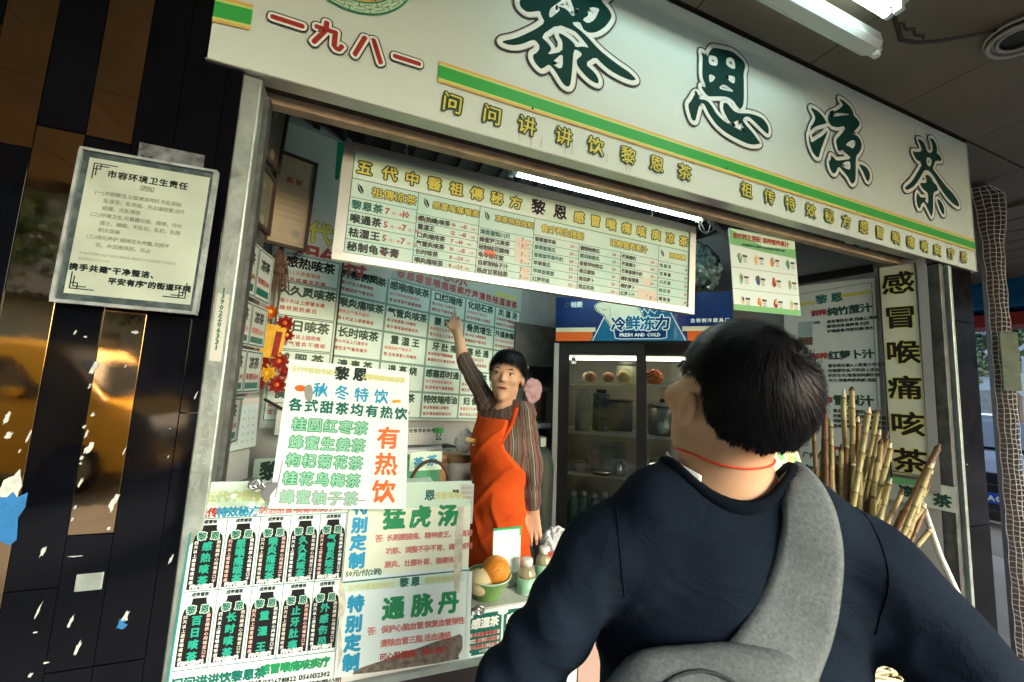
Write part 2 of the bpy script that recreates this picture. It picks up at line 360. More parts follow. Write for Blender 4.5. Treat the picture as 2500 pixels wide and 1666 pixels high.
BIG={'li':[[[(0.3791,2.8443),(0.3741,2.8246),(0.3809,2.81),(0.4008,2.8032),(0.4201,2.8112),(0.4469,2.8273),(0.4526,2.8119),(0.4675,2.7925),(0.4377,2.7579),(0.4047,2.7276),(0.3677,2.6961),(0.3188,2.6671),(0.3434,2.665),(0.3667,2.6719),(0.3923,2.6859),(0.425,2.7131),(0.4373,2.7153),(0.4515,2.7033),(0.451,2.6882),(0.4418,2.6724),(0.4312,2.6635),(0.4306,2.651),(0.4412,2.6352),(0.4591,2.623),(0.4688,2.6289),(0.4892,2.651),(0.5089,2.6368),(0.5415,2.598),(0.5547,2.5924),(0.565,2.5958),(0.571,2.6104),(0.5743,2.6622),(0.5768,2.7344),(0.5914,2.739),(0.6092,2.7326),(0.6055,2.7209),(0.59,2.7037),(0.5906,2.6885),(0.5964,2.6777),(0.6242,2.6565),(0.6492,2.6445),(0.6728,2.6421),(0.6782,2.6491),(0.6764,2.6615),(0.6618,2.6799),(0.6213,2.6994),(0.6626,2.7404),(0.6885,2.7234),(0.7231,2.7091),(0.7639,2.702),(0.8113,2.7007),(0.8307,2.71),(0.8291,2.7162),(0.8017,2.7312),(0.757,2.7425),(0.7218,2.754),(0.6757,2.7716),(0.6187,2.8082),(0.561,2.83),(0.5954,2.8464),(0.604,2.8366),(0.6113,2.8237),(0.6266,2.8191),(0.6459,2.8235),(0.6707,2.839),(0.7011,2.8725),(0.7203,2.9075),(0.7228,2.9249),(0.7106,2.9418),(0.6841,2.9581),(0.6636,2.9713),(0.5572,2.9256),(0.5577,2.9126),(0.5722,2.887),(0.5785,2.8646),(0.5653,2.8553),(0.5569,2.8649),(0.5405,2.8739),(0.5116,2.8709),(0.52,2.8601),(0.5101,2.8457),(0.4856,2.8151),(0.48,2.8256),(0.484,2.8503),(0.5012,2.8705),(0.5275,2.9011),(0.5257,2.9121)],
[(0.4536,2.7378),(0.5132,2.8044),(0.5753,2.8056),(0.5974,2.7946),(0.6383,2.763),(0.615,2.7608),(0.583,2.7463),(0.5799,2.7567),(0.5581,2.7691),(0.5209,2.7766),(0.5188,2.7643),(0.5338,2.7496),(0.5354,2.7119),(0.479,2.6798),(0.4969,2.7065),(0.4821,2.7223)],
[(0.4977,2.6591),(0.5368,2.7086),(0.5389,2.6599),(0.529,2.6476),(0.5109,2.65)],
[(0.5789,2.8872),(0.5855,2.8939),(0.5938,2.8907),(0.5876,2.8749),(0.5807,2.8773)],
[(0.622,2.9104),(0.6509,2.9252),(0.6721,2.9272),(0.6684,2.9108),(0.6526,2.8747),(0.6282,2.8529),(0.6073,2.8578),(0.6138,2.8684),(0.6286,2.8824),(0.6266,2.8989)]],[[(0.4325,2.8645),(0.4154,2.9056),(0.4168,2.9783),(0.4567,2.9967),(0.465,2.9275),(0.4723,2.8815)]],[[(0.3627,2.8798),(0.5256,2.978),(0.5318,2.9569),(0.3663,2.8563)]],[[(0.3925,2.9645),(0.4965,3.039),(0.5024,3.0232),(0.4032,2.9514)]],[[(0.5628,2.9201),(0.579,2.9939),(0.6038,3.0703),(0.6315,3.0831),(0.6198,3.0121),(0.5976,2.9349)]],[[(0.598,2.9996),(0.6957,3.0515),(0.7226,3.0355),(0.7037,2.9802),(0.6583,2.9608),(0.6736,3.0167),(0.5962,2.9746)]]],'en':[[[(1.1385,2.9371),(1.1539,2.9282),(1.1695,2.9257),(1.1794,2.9507),(1.1954,2.9731),(1.2194,2.9804),(1.293,2.996),(1.3263,2.9913),(1.3684,2.9725),(1.3745,2.9542),(1.3633,2.923),(1.3648,2.8829),(1.3634,2.7986),(1.3566,2.7732),(1.3438,2.7543),(1.3231,2.7627),(1.3068,2.7806),(1.2823,2.7859),(1.262,2.7843),(1.218,2.7717),(1.1748,2.7562),(1.1555,2.7643),(1.1326,2.787),(1.1614,2.7886),(1.1537,2.8085),(1.1422,2.827),(1.1422,2.8721),(1.1442,2.9149)],
[(1.1735,2.9288),(1.1873,2.9387),(1.2211,2.9412),(1.2228,2.9022),(1.1773,2.8926)],
[(1.2698,2.9556),(1.2926,2.9672),(1.3134,2.9629),(1.319,2.9177),(1.2654,2.9223)],
[(1.1752,2.8545),(1.2126,2.8544),(1.1986,2.8301),(1.1789,2.8153)],
[(1.2629,2.8749),(1.2917,2.8865),(1.3165,2.8884),(1.3119,2.8518),(1.2628,2.8667)],
[(1.2525,2.8384),(1.3053,2.8247),(1.3011,2.8167),(1.2222,2.8055)]],[[(1.1136,2.7522),(1.1212,2.7531),(1.125,2.7291),(1.1555,2.7372),(1.1747,2.7338),(1.1941,2.7192),(1.2136,2.6964),(1.249,2.6783),(1.2891,2.6708),(1.33,2.6665),(1.3674,2.6626),(1.3593,2.6816),(1.347,2.6976),(1.3368,2.7044),(1.3222,2.7001),(1.2933,2.6769),(1.2732,2.692),(1.2475,2.7261),(1.2517,2.7566),(1.2739,2.7587),(1.29,2.7458),(1.3104,2.7358),(1.3351,2.7351),(1.3858,2.7506),(1.4331,2.7566),(1.4724,2.7533),(1.4984,2.7322),(1.5045,2.7102),(1.4974,2.6913),(1.4798,2.6964),(1.4323,2.7195),(1.3941,2.7365),(1.3728,2.7334),(1.3514,2.7121),(1.3763,2.6931),(1.4141,2.6709),(1.4458,2.6434),(1.4477,2.6339),(1.4045,2.6188),(1.3624,2.6171),(1.3048,2.6237),(1.2566,2.6325),(1.2094,2.6538),(1.1746,2.6845),(1.1516,2.7186),(1.1363,2.7169),(1.125,2.7008),(1.1137,2.6566),(1.1063,2.6327),(1.0914,2.6344),(1.0802,2.6589),(1.0709,2.6901),(1.0875,2.7109),(1.1024,2.7407)]]],'liang':[[[(1.9726,3.0057),(2.0125,3.0019),(2.0549,2.9887),(2.0729,2.9676),(2.0765,2.9487),(2.1052,2.9407),(2.1214,2.9255),(2.1127,2.9062),(2.0814,2.8773),(2.0578,2.8491),(2.0944,2.8546),(2.118,2.8414),(2.1286,2.8179),(2.1192,2.7889),(2.0979,2.7636),(2.0773,2.7451),(2.07,2.6368),(2.0614,2.6156),(2.0414,2.5997),(2.0302,2.6082),(2.0128,2.6294),(1.9813,2.647),(1.9546,2.6625),(1.9403,2.6526),(1.9275,2.6275),(1.9113,2.6189),(1.8939,2.6286),(1.8839,2.6509),(1.8827,2.6693),(1.897,2.6854),(1.898,2.7029),(1.9158,2.6997),(1.9332,2.6869),(1.9753,2.6994),(2.0351,2.7212),(2.0359,2.7327),(1.9965,2.7432),(1.9809,2.755),(1.9687,2.7438),(1.9545,2.7384),(1.942,2.7605),(1.9367,2.7877),(1.9735,2.8236),(2.0087,2.8628),(2.027,2.8911),(2.0049,2.878),(1.9663,2.8586),(1.9242,2.848),(1.8971,2.8529),(1.8848,2.8747),(1.8904,2.8956),(1.9141,2.9125),(1.9523,2.9371),(2.004,2.9794),(1.9836,2.9927)],
[(1.9018,2.8959),(1.914,2.9108),(1.9563,2.927),(2.0088,2.9414),(2.0522,2.948),(1.9887,2.9222),(1.9131,2.8945)],
[(2.0035,2.7804),(2.0336,2.8081),(2.0683,2.8259),(2.0823,2.8183),(2.076,2.7969),(2.0554,2.7767),(2.0368,2.783)],
[(1.9666,2.6702),(1.9888,2.6933),(2.0346,2.713),(2.034,2.6664),(1.9964,2.665)]],[[(1.7668,2.8973),(1.8103,2.8966),(1.845,2.885),(1.8686,2.8667),(1.8746,2.8526),(1.8561,2.8408),(1.8155,2.8226),(1.7841,2.8041),(1.7615,2.779),(1.7687,2.7965),(1.785,2.823),(1.8016,2.853),(1.7917,2.872)]],[[(1.7547,2.7709),(1.7655,2.7247),(1.8034,2.7537),(1.8488,2.7851),(1.8818,2.8192),(1.8789,2.8063),(1.8517,2.7546),(1.8297,2.7113),(1.8168,2.6723),(1.7993,2.6678),(1.7743,2.6842),(1.7567,2.7192),(1.7515,2.7453)]],[[(2.0943,2.7105),(2.1238,2.7148),(2.1579,2.7103),(2.179,2.6925),(2.1795,2.6664),(2.168,2.6457),(2.1529,2.6421),(2.1397,2.6633),(2.1219,2.6882)]]],'cha':[[[(2.6046,2.9817),(2.6413,2.9815),(2.6681,2.9643),(2.6815,2.9293),(2.7103,2.9281),(2.7324,2.9428),(2.7353,2.9684),(2.7295,2.9953),(2.7138,3.0123),(2.7324,3.021),(2.7555,3.0167),(2.7766,2.9939),(2.7798,2.9697),(2.7707,2.9423),(2.8005,2.9431),(2.8187,2.9192),(2.8024,2.9078),(2.7539,2.8989),(2.7316,2.858),(2.7244,2.8457),(2.7738,2.8157),(2.8464,2.7729),(2.9105,2.7485),(2.9555,2.712),(2.9618,2.6883),(2.9391,2.6817),(2.891,2.6909),(2.8336,2.7171),(2.7788,2.7572),(2.7419,2.794),(2.7041,2.8197),(2.6702,2.8252),(2.6406,2.8144),(2.6148,2.7841),(2.583,2.7458),(2.5404,2.7054),(2.4889,2.6752),(2.4671,2.6702),(2.4574,2.6795),(2.5147,2.7195),(2.5572,2.7633),(2.6013,2.815),(2.6302,2.8498),(2.6232,2.8635),(2.5942,2.8543),(2.5675,2.8646),(2.5433,2.8976),(2.5766,2.8996),(2.6287,2.9152),(2.6259,2.9423),(2.606,2.9682)],
[(2.6729,2.9025),(2.7245,2.8984),(2.7013,2.8469),(2.6678,2.8558)]],[[(2.6496,2.7925),(2.6788,2.7996),(2.7064,2.789),(2.7215,2.7682),(2.7498,2.761),(2.7641,2.7329),(2.7154,2.7149),(2.7081,2.6755),(2.7002,2.6054),(2.682,2.5712),(2.672,2.5827),(2.6472,2.6147),(2.6219,2.6396),(2.598,2.6244),(2.5842,2.598),(2.5673,2.5945),(2.5541,2.6249),(2.5576,2.6591),(2.5706,2.6788),(2.5903,2.6563),(2.6475,2.6689),(2.6283,2.6478),(2.6607,2.6345),(2.6647,2.6966),(2.6343,2.7034),(2.6078,2.7177),(2.5903,2.7356),(2.6562,2.7494),(2.6665,2.7656),(2.6484,2.7819)]],[[(2.7407,2.6826),(2.7699,2.6821),(2.7973,2.6638),(2.8087,2.6349),(2.8026,2.6094),(2.7849,2.6092),(2.7645,2.636)]]]}
ST= [([2.098, 1.28, 1.537], [2.063, 1.269, 1.189]), ([2.189, 1.312, 1.475], [2.143, 1.3, 1.178]), ([2.234, 1.24, 1.66], [2.21, 1.246, 1.141]), ([2.322, 1.271, 1.502], [2.272, 1.27, 1.125]), ([2.41, 1.237, 1.554], [2.302, 1.263, 1.126]), ([2.306, 1.179, 1.45], [2.197, 1.192, 1.139]), ([2.328, 1.163, 1.436], [2.216, 1.172, 1.165]), ([2.531, 1.253, 1.375], [2.421, 1.265, 1.079]), ([2.188, 1.27, 1.368], [2.137, 1.25, 1.156]), ([2.208, 1.257, 1.38], [2.149, 1.239, 1.165]), ([2.44, 1.333, 1.247], [2.377, 1.31, 1.091]), ([2.464, 1.227, 1.206], [2.364, 1.216, 1.072]), ([2.758, 1.167, 1.387], [2.56, 1.214, 1.07]), ([2.643, 1.151, 1.294], [2.498, 1.166, 1.079]), ([2.561, 1.23, 1.155], [2.449, 1.218, 1.066]), ([2.12, 1.282, 1.302], [2.065, 1.251, 1.194]), ([2.465, 1.268, 1.126], [2.388, 1.24, 1.059]), ([2.417, 1.086, 1.142], [2.268, 1.103, 1.012]), ([2.426, 1.084, 1.13], [2.304, 1.094, 0.979]), ([2.455, 1.084, 1.037], [2.315, 1.094, 0.945]), ([2.38, 1.101, 1.132], [2.258, 1.104, 1.037])]
# ================================================================ SETTING
def struct(name,mb,m,**k): return tag(mb.build(name,m,**k),kind='structure')
struct('ground',MB().quad((-120,-120,0),(160,-120,0),(160,160,0),(-120,160,0)),'asphalt')
struct('pavement',MB().bx(-14,6.2,-3.4,9,-.3,.12),'paving')
# road running past the shop corner on the right, and the street in front
struct('road_marking',MB().bx(8.6,8.75,-20,40,.002,.006).bx(13.4,13.52,-20,40,.002,.006).bx(-30,6,-6.1,-6.0,.002,.006),'road_paint')
FL=.14   # shop and pavement floor height
struct('floor',MB().bx(-.45,2.75,1.13,2.75,.121,.30),'concrete')
# interior walls (closed room)
def wallseg(pts,z0,z1,th=.06):
    mb=MB()
    for (x0,y0),(x1,y1) in zip(pts[:-1],pts[1:]):
        d=Vector((x1-x0,y1-y0,0)); n=Vector((-d.y,d.x,0)).normalized()*th
        mb.add([(x0,y0,z0),(x1,y1,z0),(x1+n.x,y1+n.y,z0),(x0+n.x,y0+n.y,z0),(x0,y0,z1),(x1,y1,z1),(x1+n.x,y1+n.y,z1),(x0+n.x,y0+n.y,z1)],
               [(0,1,2,3),(4,7,6,5),(0,4,5,1),(1,5,6,2),(2,6,7,3),(3,7,4,0)])
    return mb
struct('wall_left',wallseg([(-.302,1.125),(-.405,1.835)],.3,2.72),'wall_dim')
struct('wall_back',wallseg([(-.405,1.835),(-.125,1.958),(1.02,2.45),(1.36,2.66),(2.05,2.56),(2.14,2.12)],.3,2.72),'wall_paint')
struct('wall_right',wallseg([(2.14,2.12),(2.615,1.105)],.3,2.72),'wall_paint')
cm=MB().bx(-.48,2.8,1.24,2.8,2.72,2.78); struct('ceiling',cm,'black_ceiling')
cb=MB()
for i in range(30): cb.bx(-.4+i*.11,-.375+i*.11,1.26,2.7,2.690,2.715)
sl=empty('ceiling_grille',(1,2,2.7),'dark slatted grille under the ceiling inside the tea shop','grille'); cb2=cb; cb2.v=[v-np.array([1,2,2.7]) for v in cb2.v]; cb2.build('slats','black_ceiling',sl)
# upper building mass and canopy slab
struct('building_mass',MB().bx(-14,3.06,1.30,9,3.16,9).bx(-14,-.48,1.30,9,.12,3.155).bx(-.47,2.9,2.84,9,.12,3.155).bx(2.80,3.055,1.3,2.83,.12,3.155).bx(-.48,2.80,1.24,1.29,2.79,3.155),'concrete')
struct('canopy_slab',MB().bx(-14,8.4,-2.6,1.29,3.14,3.5).bx(3.07,8.4,1.295,4.6,3.14,3.5),'concrete')
# canopy ceiling: panels with open joints
cr=empty('canopy_ceiling',(1.1,.2,3.1)); cr['kind']='structure'; cr['label']='brown panelled ceiling over the pavement'
pm=MB().bx(0,.654,0,1.6,0,.012).build('ceiling_panel','ceiling_panel',cr)
pmesh=pm.data
xs=[1.1+.66*k for k in range(-9,6)]; first=True
for x,y in [(x,y) for x in xs for y in (-.515,-2.12)]+[(3.08+.66*k,y) for k in range(8) for y in (1.095,2.70)]+[(3.08+.66*k,y) for k in range(3,8) for y in (-.515,-2.12)]:
    if 1:
        o=pm if first else pm.copy()
        if not first: COL.objects.link(o)
        o.location=(x+.003-1.1,y-.2,-.006); first=False
struct('ceiling_void',MB().bx(-6,8.4,-2.5,1.12,3.108,3.135).bx(3.07,8.4,1.125,4.5,3.108,3.135),'ceiling_gap')
# canopy columns by the kerb
for i,x in enumerate((-5.5,-1.2,6.1)):
    c=empty('street_column',(x,-2.35,.12),['square concrete column by the kerb far to the left','square concrete column by the kerb behind the customer','square concrete column by the kerb at the corner'][i],'column','columns carrying the canopy')
    MB().bx(-.2,.2,-.2,.2,0,3.01).build('shaft','concrete',c); MB().bx(-.24,.24,-.24,.24,0,.12).build('base','concrete',c)
# slatted strip under the ceiling edge
sb=empty('slatted_soffit',(4.3,1.2,3.06),'brown slatted strip below the canopy ceiling beyond the sign','ceiling slats')
for k in range(12): MB().bx(.30*k,.30*k+.27,0,3.2,0,.03).build('slat','ceiling_panel',sb)
# ================================================================ LEFT TILED WALL
tw=empty('tiled_wall',(-.9,1.109,.12),'dark wall of tall polished black stone and bronze tiles left of the tea stall','wall')
MB().bx(-5.5+.9,-.337+.9,.02,.19,0,3.0).build('backing','joint_dark',tw)
def tile(x0,x1,z0,z1,m,lab=None):
    o=MB().bx(x0+.0007+.9,x1-.0007+.9,.0,.018,z0+.0012-.12,z1-.0012-.12).build('tile',m,tw,bevel=.0004)
    if lab: o['label']=lab
    return o
e=[-.852,-.771,-.690,-.610,-.530,-.4555,-.372,-.338]
bl='polished black stone tile'; br='polished bronze tile'
seg={0:[(.12,1.2,'b'),(1.2,2.3,'z'),(2.3,3.12,'b')],1:[(.12,1.45,'b'),(1.45,2.044,'b'),(2.044,3.12,'z')],2:[(.12,.7,'b'),(.7,2.098,'z'),(2.098,3.12,'b')],
3:[(.12,1.15,'b'),(1.15,2.096,'b'),(2.096,3.12,'z')],4:[(.12,.99,'b'),(.99,1.249,'b'),(1.249,1.92,'z'),(1.92,3.12,'b')],5:[(.12,.99,'b'),(.99,1.92,'b'),(1.92,3.12,'b')],6:[(.12,1.5,'b'),(1.5,3.12,'b')]}
for c,L in seg.items():
    for z0,z1,k in L: tile(e[c],e[c+1],z0,z1,'black_marble' if k=='b' else 'bronze_tile',bl if k=='b' else br)
x=e[0]
for i in range(24):
    x0=x-.0805; r=random.random()
    zz=[.12]+sorted(random.uniform(.6,2.8) for _ in range(2))+[3.12]
    for j in range(3): tile(x0,x,zz[j],zz[j+1],'bronze_tile' if (i+j)%2==0 else 'black_marble',br if (i+j)%2==0 else bl)
    x=x0
mat('scrap_paper',(.50,.56,.54),.7,var=.25,vscale=60)
mat('scrap_blue',(.02,.16,.42),.6,var=.3,vscale=30)
def scrap(x,z,w_,h,m='scrap_paper',Y=-.0012,parent=tw,ox=.9,oz=-.12,seed=0,sk=0.,kind='paper_scrap'):
    rr=random.Random(seed); n=16; L=[]
    for k in range(n):
        a=2*math.pi*k/n; q=.45+.65*rr.random(); L.append((w_*q*math.cos(a)+sk*h*q*math.sin(a),h*q*math.sin(a)))
    t=tessellate_polygon([[Vector((a,b,0)) for a,b in L]])
    V=[(x+ox+a,Y,z+oz+b) for a,b in L]+[(x+ox+a,Y+.001,z+oz+b) for a,b in L]
    return MB().add(V,[tuple(q) for q in t]+[(i,(i+1)%n,(i+1)%n+n,i+n) for i in range(n)]).build(kind,m,parent)
def pix(x,y,Y=1.1):   # where a spot of the photograph lies on the facade plane
    d=_r*((x-1250)/973.9)+_u*(-(y-833)/973.9)+_f; t=Y/d.y; return d.x*t,1.6+d.z*t
S=[(224,897,9,30),(213,943,4,12),(220,1014,5,9),(200,1043,6,8),(205,1062,4,22),(210,1098,11,24),(193,1120,5,9),(190,1134,6,5),(190,1181,5,20),(177,1242,4,8),(170,1272,3,6),(271,1231,11,38),(260,1294,5,8),(298,1104,2,18),(301,894,2,6),(326,811,12,8),
 (8,1021,8,26),(11,1065,10,14),(63,1065,4,26),(39,1104,3,8),(97,1352,6,18),(177,1363,26,2),(86,1496,3,28),(77,1551,7,3),(166,1523,5,22),(182,1590,6,26),(105,1625,9,3),(66,1656,6,8),(301,1512,10,30),(411,1048,2,2),(407,1117,2,6),(475,966,3,20),(414,1369,5,18),(177,811,3,9),(202,822,6,4)]
for i,(x,y,a,b) in enumerate(S):
    X,Z=pix(x,y); k=.00060; scrap(X,Z,a*k,b*k,seed=i,sk=.25 if b>a else 0)
for x,y,a,b in [(12,1270,26,58),(292,1532,9,12)]:
    X,Z=pix(x,y); scrap(X,Z,a*.0011,b*.0011,'scrap_blue',Y=-.0022,seed=int(x)+60)
X,Z=pix(22,1190); scrap(X,Z,.02,.035,seed=99,sk=.2)
X,Z=pix(213,1425); MB().bx(X+.9-.022,X+.9+.022,-.004,-.0003,Z-.12-.017,Z-.12+.017).build('switch_plate','aluminium',tw,bevel=.002)
# frosted film patch above the notice
mat('film',(.25,.30,.33),.35,var=.9,vscale=26,rvar=.2,col2=(.03,.04,.05))
MB().bx(-.515+.9,-.392+.9,-.003,-.0006,2.005-.12,2.105-.12).build('film_remnant','film',tw)
# ================================================================ NOTICE SLEEVE
n=Panel('notice_sleeve',(-.472,1.066,1.886),-4.5,-.4,-.5,'clear plastic sleeve with a pale green printed notice on the dark tiled wall','notice')
k=1.065
n.box(-.123,.123,-.165,.165,-.009,-.001,'backing',mat('smoky_plastic',(.10,.15,.17),.25,var=.5,vscale=18,rvar=.15))
n.rect(-.108,.112,-.147,.148,mat('notice_sheet',(.70,.82,.74),.4,var=.08,vscale=12),1,'sheet')
def key(x,y,sx,sy):
    q=lambda a,b:(x+sx*a,y+sy*b)
    for P_ in ([(0,.034),(0,0),(.04,0)],[(.005,.026),(.005,.005),(.026,.005)],[(0,.012),(.012,.012),(.012,0)]): n.line([q(a,b) for a,b in P_],.0011,'ink_dark',3)
key(-.098,.137,1,-1); key(-.100,-.136,1,1); key(.100,-.134,-1,1)
n.text('市容环境卫生责任',.0,.118,.0165,'ink_dark',bold=.0006,sp=1.12)
n.text('须知',.0,.098,.013,'ink_grey',bold=.0003)
mat('ink_faint',(.30,.36,.30),.6)
tx=['(一)市容整洁,立面清洁完好,无乱张贴','乱涂写、乱吊挂。无占道经营,店外','经营。无乱停放','(二)环境卫生,无暴露垃圾、粪便、污水','渣土、蝇蛆。无乱吐、乱扔、乱倒','积水现象','(三)绿化养护,保持花木完整,无损坏','花、木设施良好。无占']
for i,t in enumerate(tx): n.text(t,-.088+(0 if t[0]=='(' else .017),.074-i*.0162,.0096,'ink_faint',bold=.00025,align='l')
n.text('市城市管理行政执法局监督电话,请爱护公共设施维护市容整洁',-.095,-.060,.0062,'ink_faint',align='l'); n.text('监督电话:83339087',-.095,-.072,.0065,'ink_faint',align='l')
n.text('携手共建"干净整洁、',-.03,-.091,.0145,'ink_dark',bold=.0008,sp=1.15); n.text('平安有序"的街道环境',.035,-.113,.0145,'ink_dark',bold=.0008,sp=1.1)
g=MB(); NX,NY=14,18; Vg=[];Fg=[]
for j in range(NY+1):
    for i in range(NX+1):
        a=-.121+.242*i/NX;b=-.163+.326*j/NY
        Vg.append((a,b,.003+.0012*math.sin(a*45+b*30)+.0009*math.sin(b*70-a*20)+random.uniform(-.0003,.0003)))
for j in range(NY):
    for i in range(NX): q=j*(NX+1)+i; Fg.append((q,q+1,q+NX+2,q+NX+1))
g.add(Vg,Fg); g.build('clear_cover',thin_glass('sleeve_film',(.97,1,.99)),n.root,smooth=True)
for (a,b,c,d) in ((-.125,.125,-.168,-.161),(-.125,.125,.161,.167),(-.126,-.120,-.161,.161),(.119,.126,-.161,.161)): n.box(a,b,c,d,-.008,.005,'sleeve_edge',mat('sleeve_rim',(.35,.42,.44),.15,spec=.8,var=.5,vscale=20))
n.done()
# ================================================================ LEFT POST
p=empty('shop_post',(-.320,1.136,.12),'weathered aluminium post at the left end of the counter','post')
MB().bx(-.021,.022,-.022,.045,0,2.22).build('upright','aluminium',p,bevel=.004)
MB().bx(-.058,-.024,.004,.05,0,2.22).build('dark_channel','aluminium_dark',p,bevel=.004)
MB().bx(.0225,.034,.015,.05,0,2.2).build('side_trim','aluminium_dark',p)
pp=Panel('p',(0,0,0),0,0,0,None,None,parent=empty('print_plate',mw=Matrix(((1,0,0,0),(0,0,-1,-.0222),(0,1,0,0),(0,0,0,1)))))
pp.root.parent=p; pp.root['label']='faded telephone stickers'
pp.rect(-.012,.012,1.50,1.66,'paper_grey',1)
pp.text('13902206331',0,1.60,.017,'ink_teal',dir='v',sp=.8,bold=.0006); pp.text('98806623061',.0,1.26,.022,'ink_grey',dir='v',sp=.8,bold=.0008); pp.text('通下水道',0,1.42,.018,'ink_grey',dir='v',bold=.0004)
pp.done()
# ================================================================ RIGHT PILLAR
rp=empty('marble_pillar',(2.9,1.113,.12),'tall polished black stone pillar at the right end of the stall','pillar')
for i,(z0,z1) in enumerate([(0,.9),(.903,1.93),(1.933,3.0)]): MB().bx(-.158,.155,-.004,.18,z0,z1).build('slab','black_pillar',rp,bevel=.002)
for i,(x,y,a,b) in enumerate([(2316,880,5,26),(2328,1000,14,18),(2318,930,6,8),(2325,880,3,20),(2366,1135,3,3),(2365,1390,4,3),(2290,700,8,4),(2345,1430,3,3)]):
    X,Z=pix(x,y); scrap(X,Z,a*.0022,b*.0013,Y=-.006,parent=rp,ox=-2.9,oz=-.12,seed=i+40)
rr=empty('shutter_rail',(2.68,1.09,.12),'pair of scuffed steel shutter rails beside the black pillar','rail')
MB().bx(.032,.056,-.03,.03,0,2.19).build('rail','aluminium',rr,bevel=.003); MB().bx(-.004,.028,-.012,.03,0,2.19).build('channel','aluminium_dark',rr,bevel=.003); MB().bx(-.034,-.008,-.022,.03,0,2.19).build('rail','aluminium_dark',rr,bevel=.003)
# ================================================================ BEAM under the sign
bm_=empty('lintel',(1.2,1.15,2.35),'grimy timber lintel with a pale lower edge under the shop sign','lintel')
MB().bx(-1.55,1.5,-.03,.035,.004,.05).build('soffit_board','dirty_brown',bm_)
MB().bx(-1.52,1.47,.038,.075,-.022,.03).build('timber_edge','pale_wood',bm_,bevel=.003)
MB().bx(-1.52,1.47,.078,.088,-.010,.36).build('back_board','dirty_brown',bm_)
for i in range(26):
    x=random.uniform(-1.4,1.4); w_=random.uniform(.006,.03)
    m_=['scrap_paper','ink_grey','scrap_paper','bronze_tile'][i%4] if x>0.3 else 'ink_grey'
    n_=8; L=[(x+w_*(.4+.6*random.random())*math.cos(6.283*k/n_), .0+.009*(.4+.6*random.random())*math.sin(6.283*k/n_)+random.uniform(-.001,.001)) for k in range(n_)]
    MB().add([(a,b,.0022) for a,b in L]+[(a,b,.0035) for a,b in L],[tuple(range(n_))[::-1],tuple(range(n_,2*n_))]+[(k,(k+1)%n_,(k+1)%n_+n_,k+n_) for k in range(n_)]).build('peeling_flake',m_,bm_)
for x,m_ in ((.92,'ink_white'),(1.02,'ink_blue'),(1.11,'ink_orange')):
    MB().bx(x-.028,x+.025,-.018,.016,.001,.0035).build('sticker',m_ if m_!='ink_orange' else mat('sticker_ochre',(.6,.33,.07),.6,var=.3,vscale=60),bm_)
# ================================================================ SHOP SIGN
sg=Panel('shop_sign',(0,1.1,0),0,0,0,'long white shop sign with large dark green brush characters and a green stripe','sign')
sg.box(-.414,3.099,2.347,3.092,-.045,-.004,'board','sign_white')
sg.box(-.417,3.102,2.3435,2.3475,-.046,-.0005,'edge_trim','frame_silver'); sg.box(3.0995,3.103,2.348,3.09,-.046,-.001,'edge_trim','frame_silver')
sg.rect(-.414,3.099,2.348,3.091,'sign_white',-17.5,'face')
def stripe(x0,x1,zl,zr,w_):
    f=lambda d:[(x0,zl+d[0]),(x1,zr+d[0]),(x1,zr+d[1]),(x0,zl+d[1])]
    for (a,b,m) in ((-w_,w_,'stripe_green'),(w_,w_+.006,'stripe_lime'),(w_+.006,w_+.014,'stripe_gold'),(-w_-.006,-w_,'stripe_lime'),(-w_-.014,-w_-.006,'stripe_gold')):
        sg.flat('stripe',m,f((a,b)),[(0,1,2,3)],2)
stripe(.136,3.098,2.503,2.490,.0195); stripe(-.4135,-.334,2.478,2.486,.021)
for nm in ('li','en','liang','cha'):
    lp=[]
    for grp in BIG[nm]:
        g2=[chaikin(l,1 if nm=='li' else 2) for l in grp]; lp.append(g2)
    for g2 in lp:
        segs=[(l[i],l[(i+1)%len(l)]) for l in g2 for i in range(len(l))]
        sg.stroke(segs,.0232,'ink_black',3,'character_outline#'+nm,12)
        sg.stroke(segs,.0188,'shadow_grey',4,'character_outline#'+nm,12)
        sg.stroke(segs,.0158,'ink_white',5,'character_outline#'+nm,12)
    for g2 in lp: sg.poly(g2,'ink_forest',7,'character#'+nm)
for ch,x in zip('一九八一',(-.256,-.158,-.057,.046)):
    sg.text(ch,x,2.503,.074,'ink_red',6,bold=.0034,out=[('ink_black',.0130),('ink_white',.0098)],part='date_character#'+str(x),jn=10)
for ch,x,z in zip('问问讲讲饮黎恩茶祖传特效秘方感冒喉痛咳痰疗茶',(.184,.307,.423,.553,.675,.806,.93,1.057,1.372,1.501,1.623,1.752,1.873,1.99,2.115,2.235,2.362,2.485,2.603,2.717,2.846,2.969),[2.415]*8+[2.418,2.418,2.415,2.412,2.412,2.408,2.407,2.403,2.401,2.402,2.4,2.4,2.403,2.404]):
    sg.text(ch,x,z,.060,'yellow',6,bold=.0008,out=[('deep_green',.0052)],part='slogan_character#'+str(x),rot=-.05)
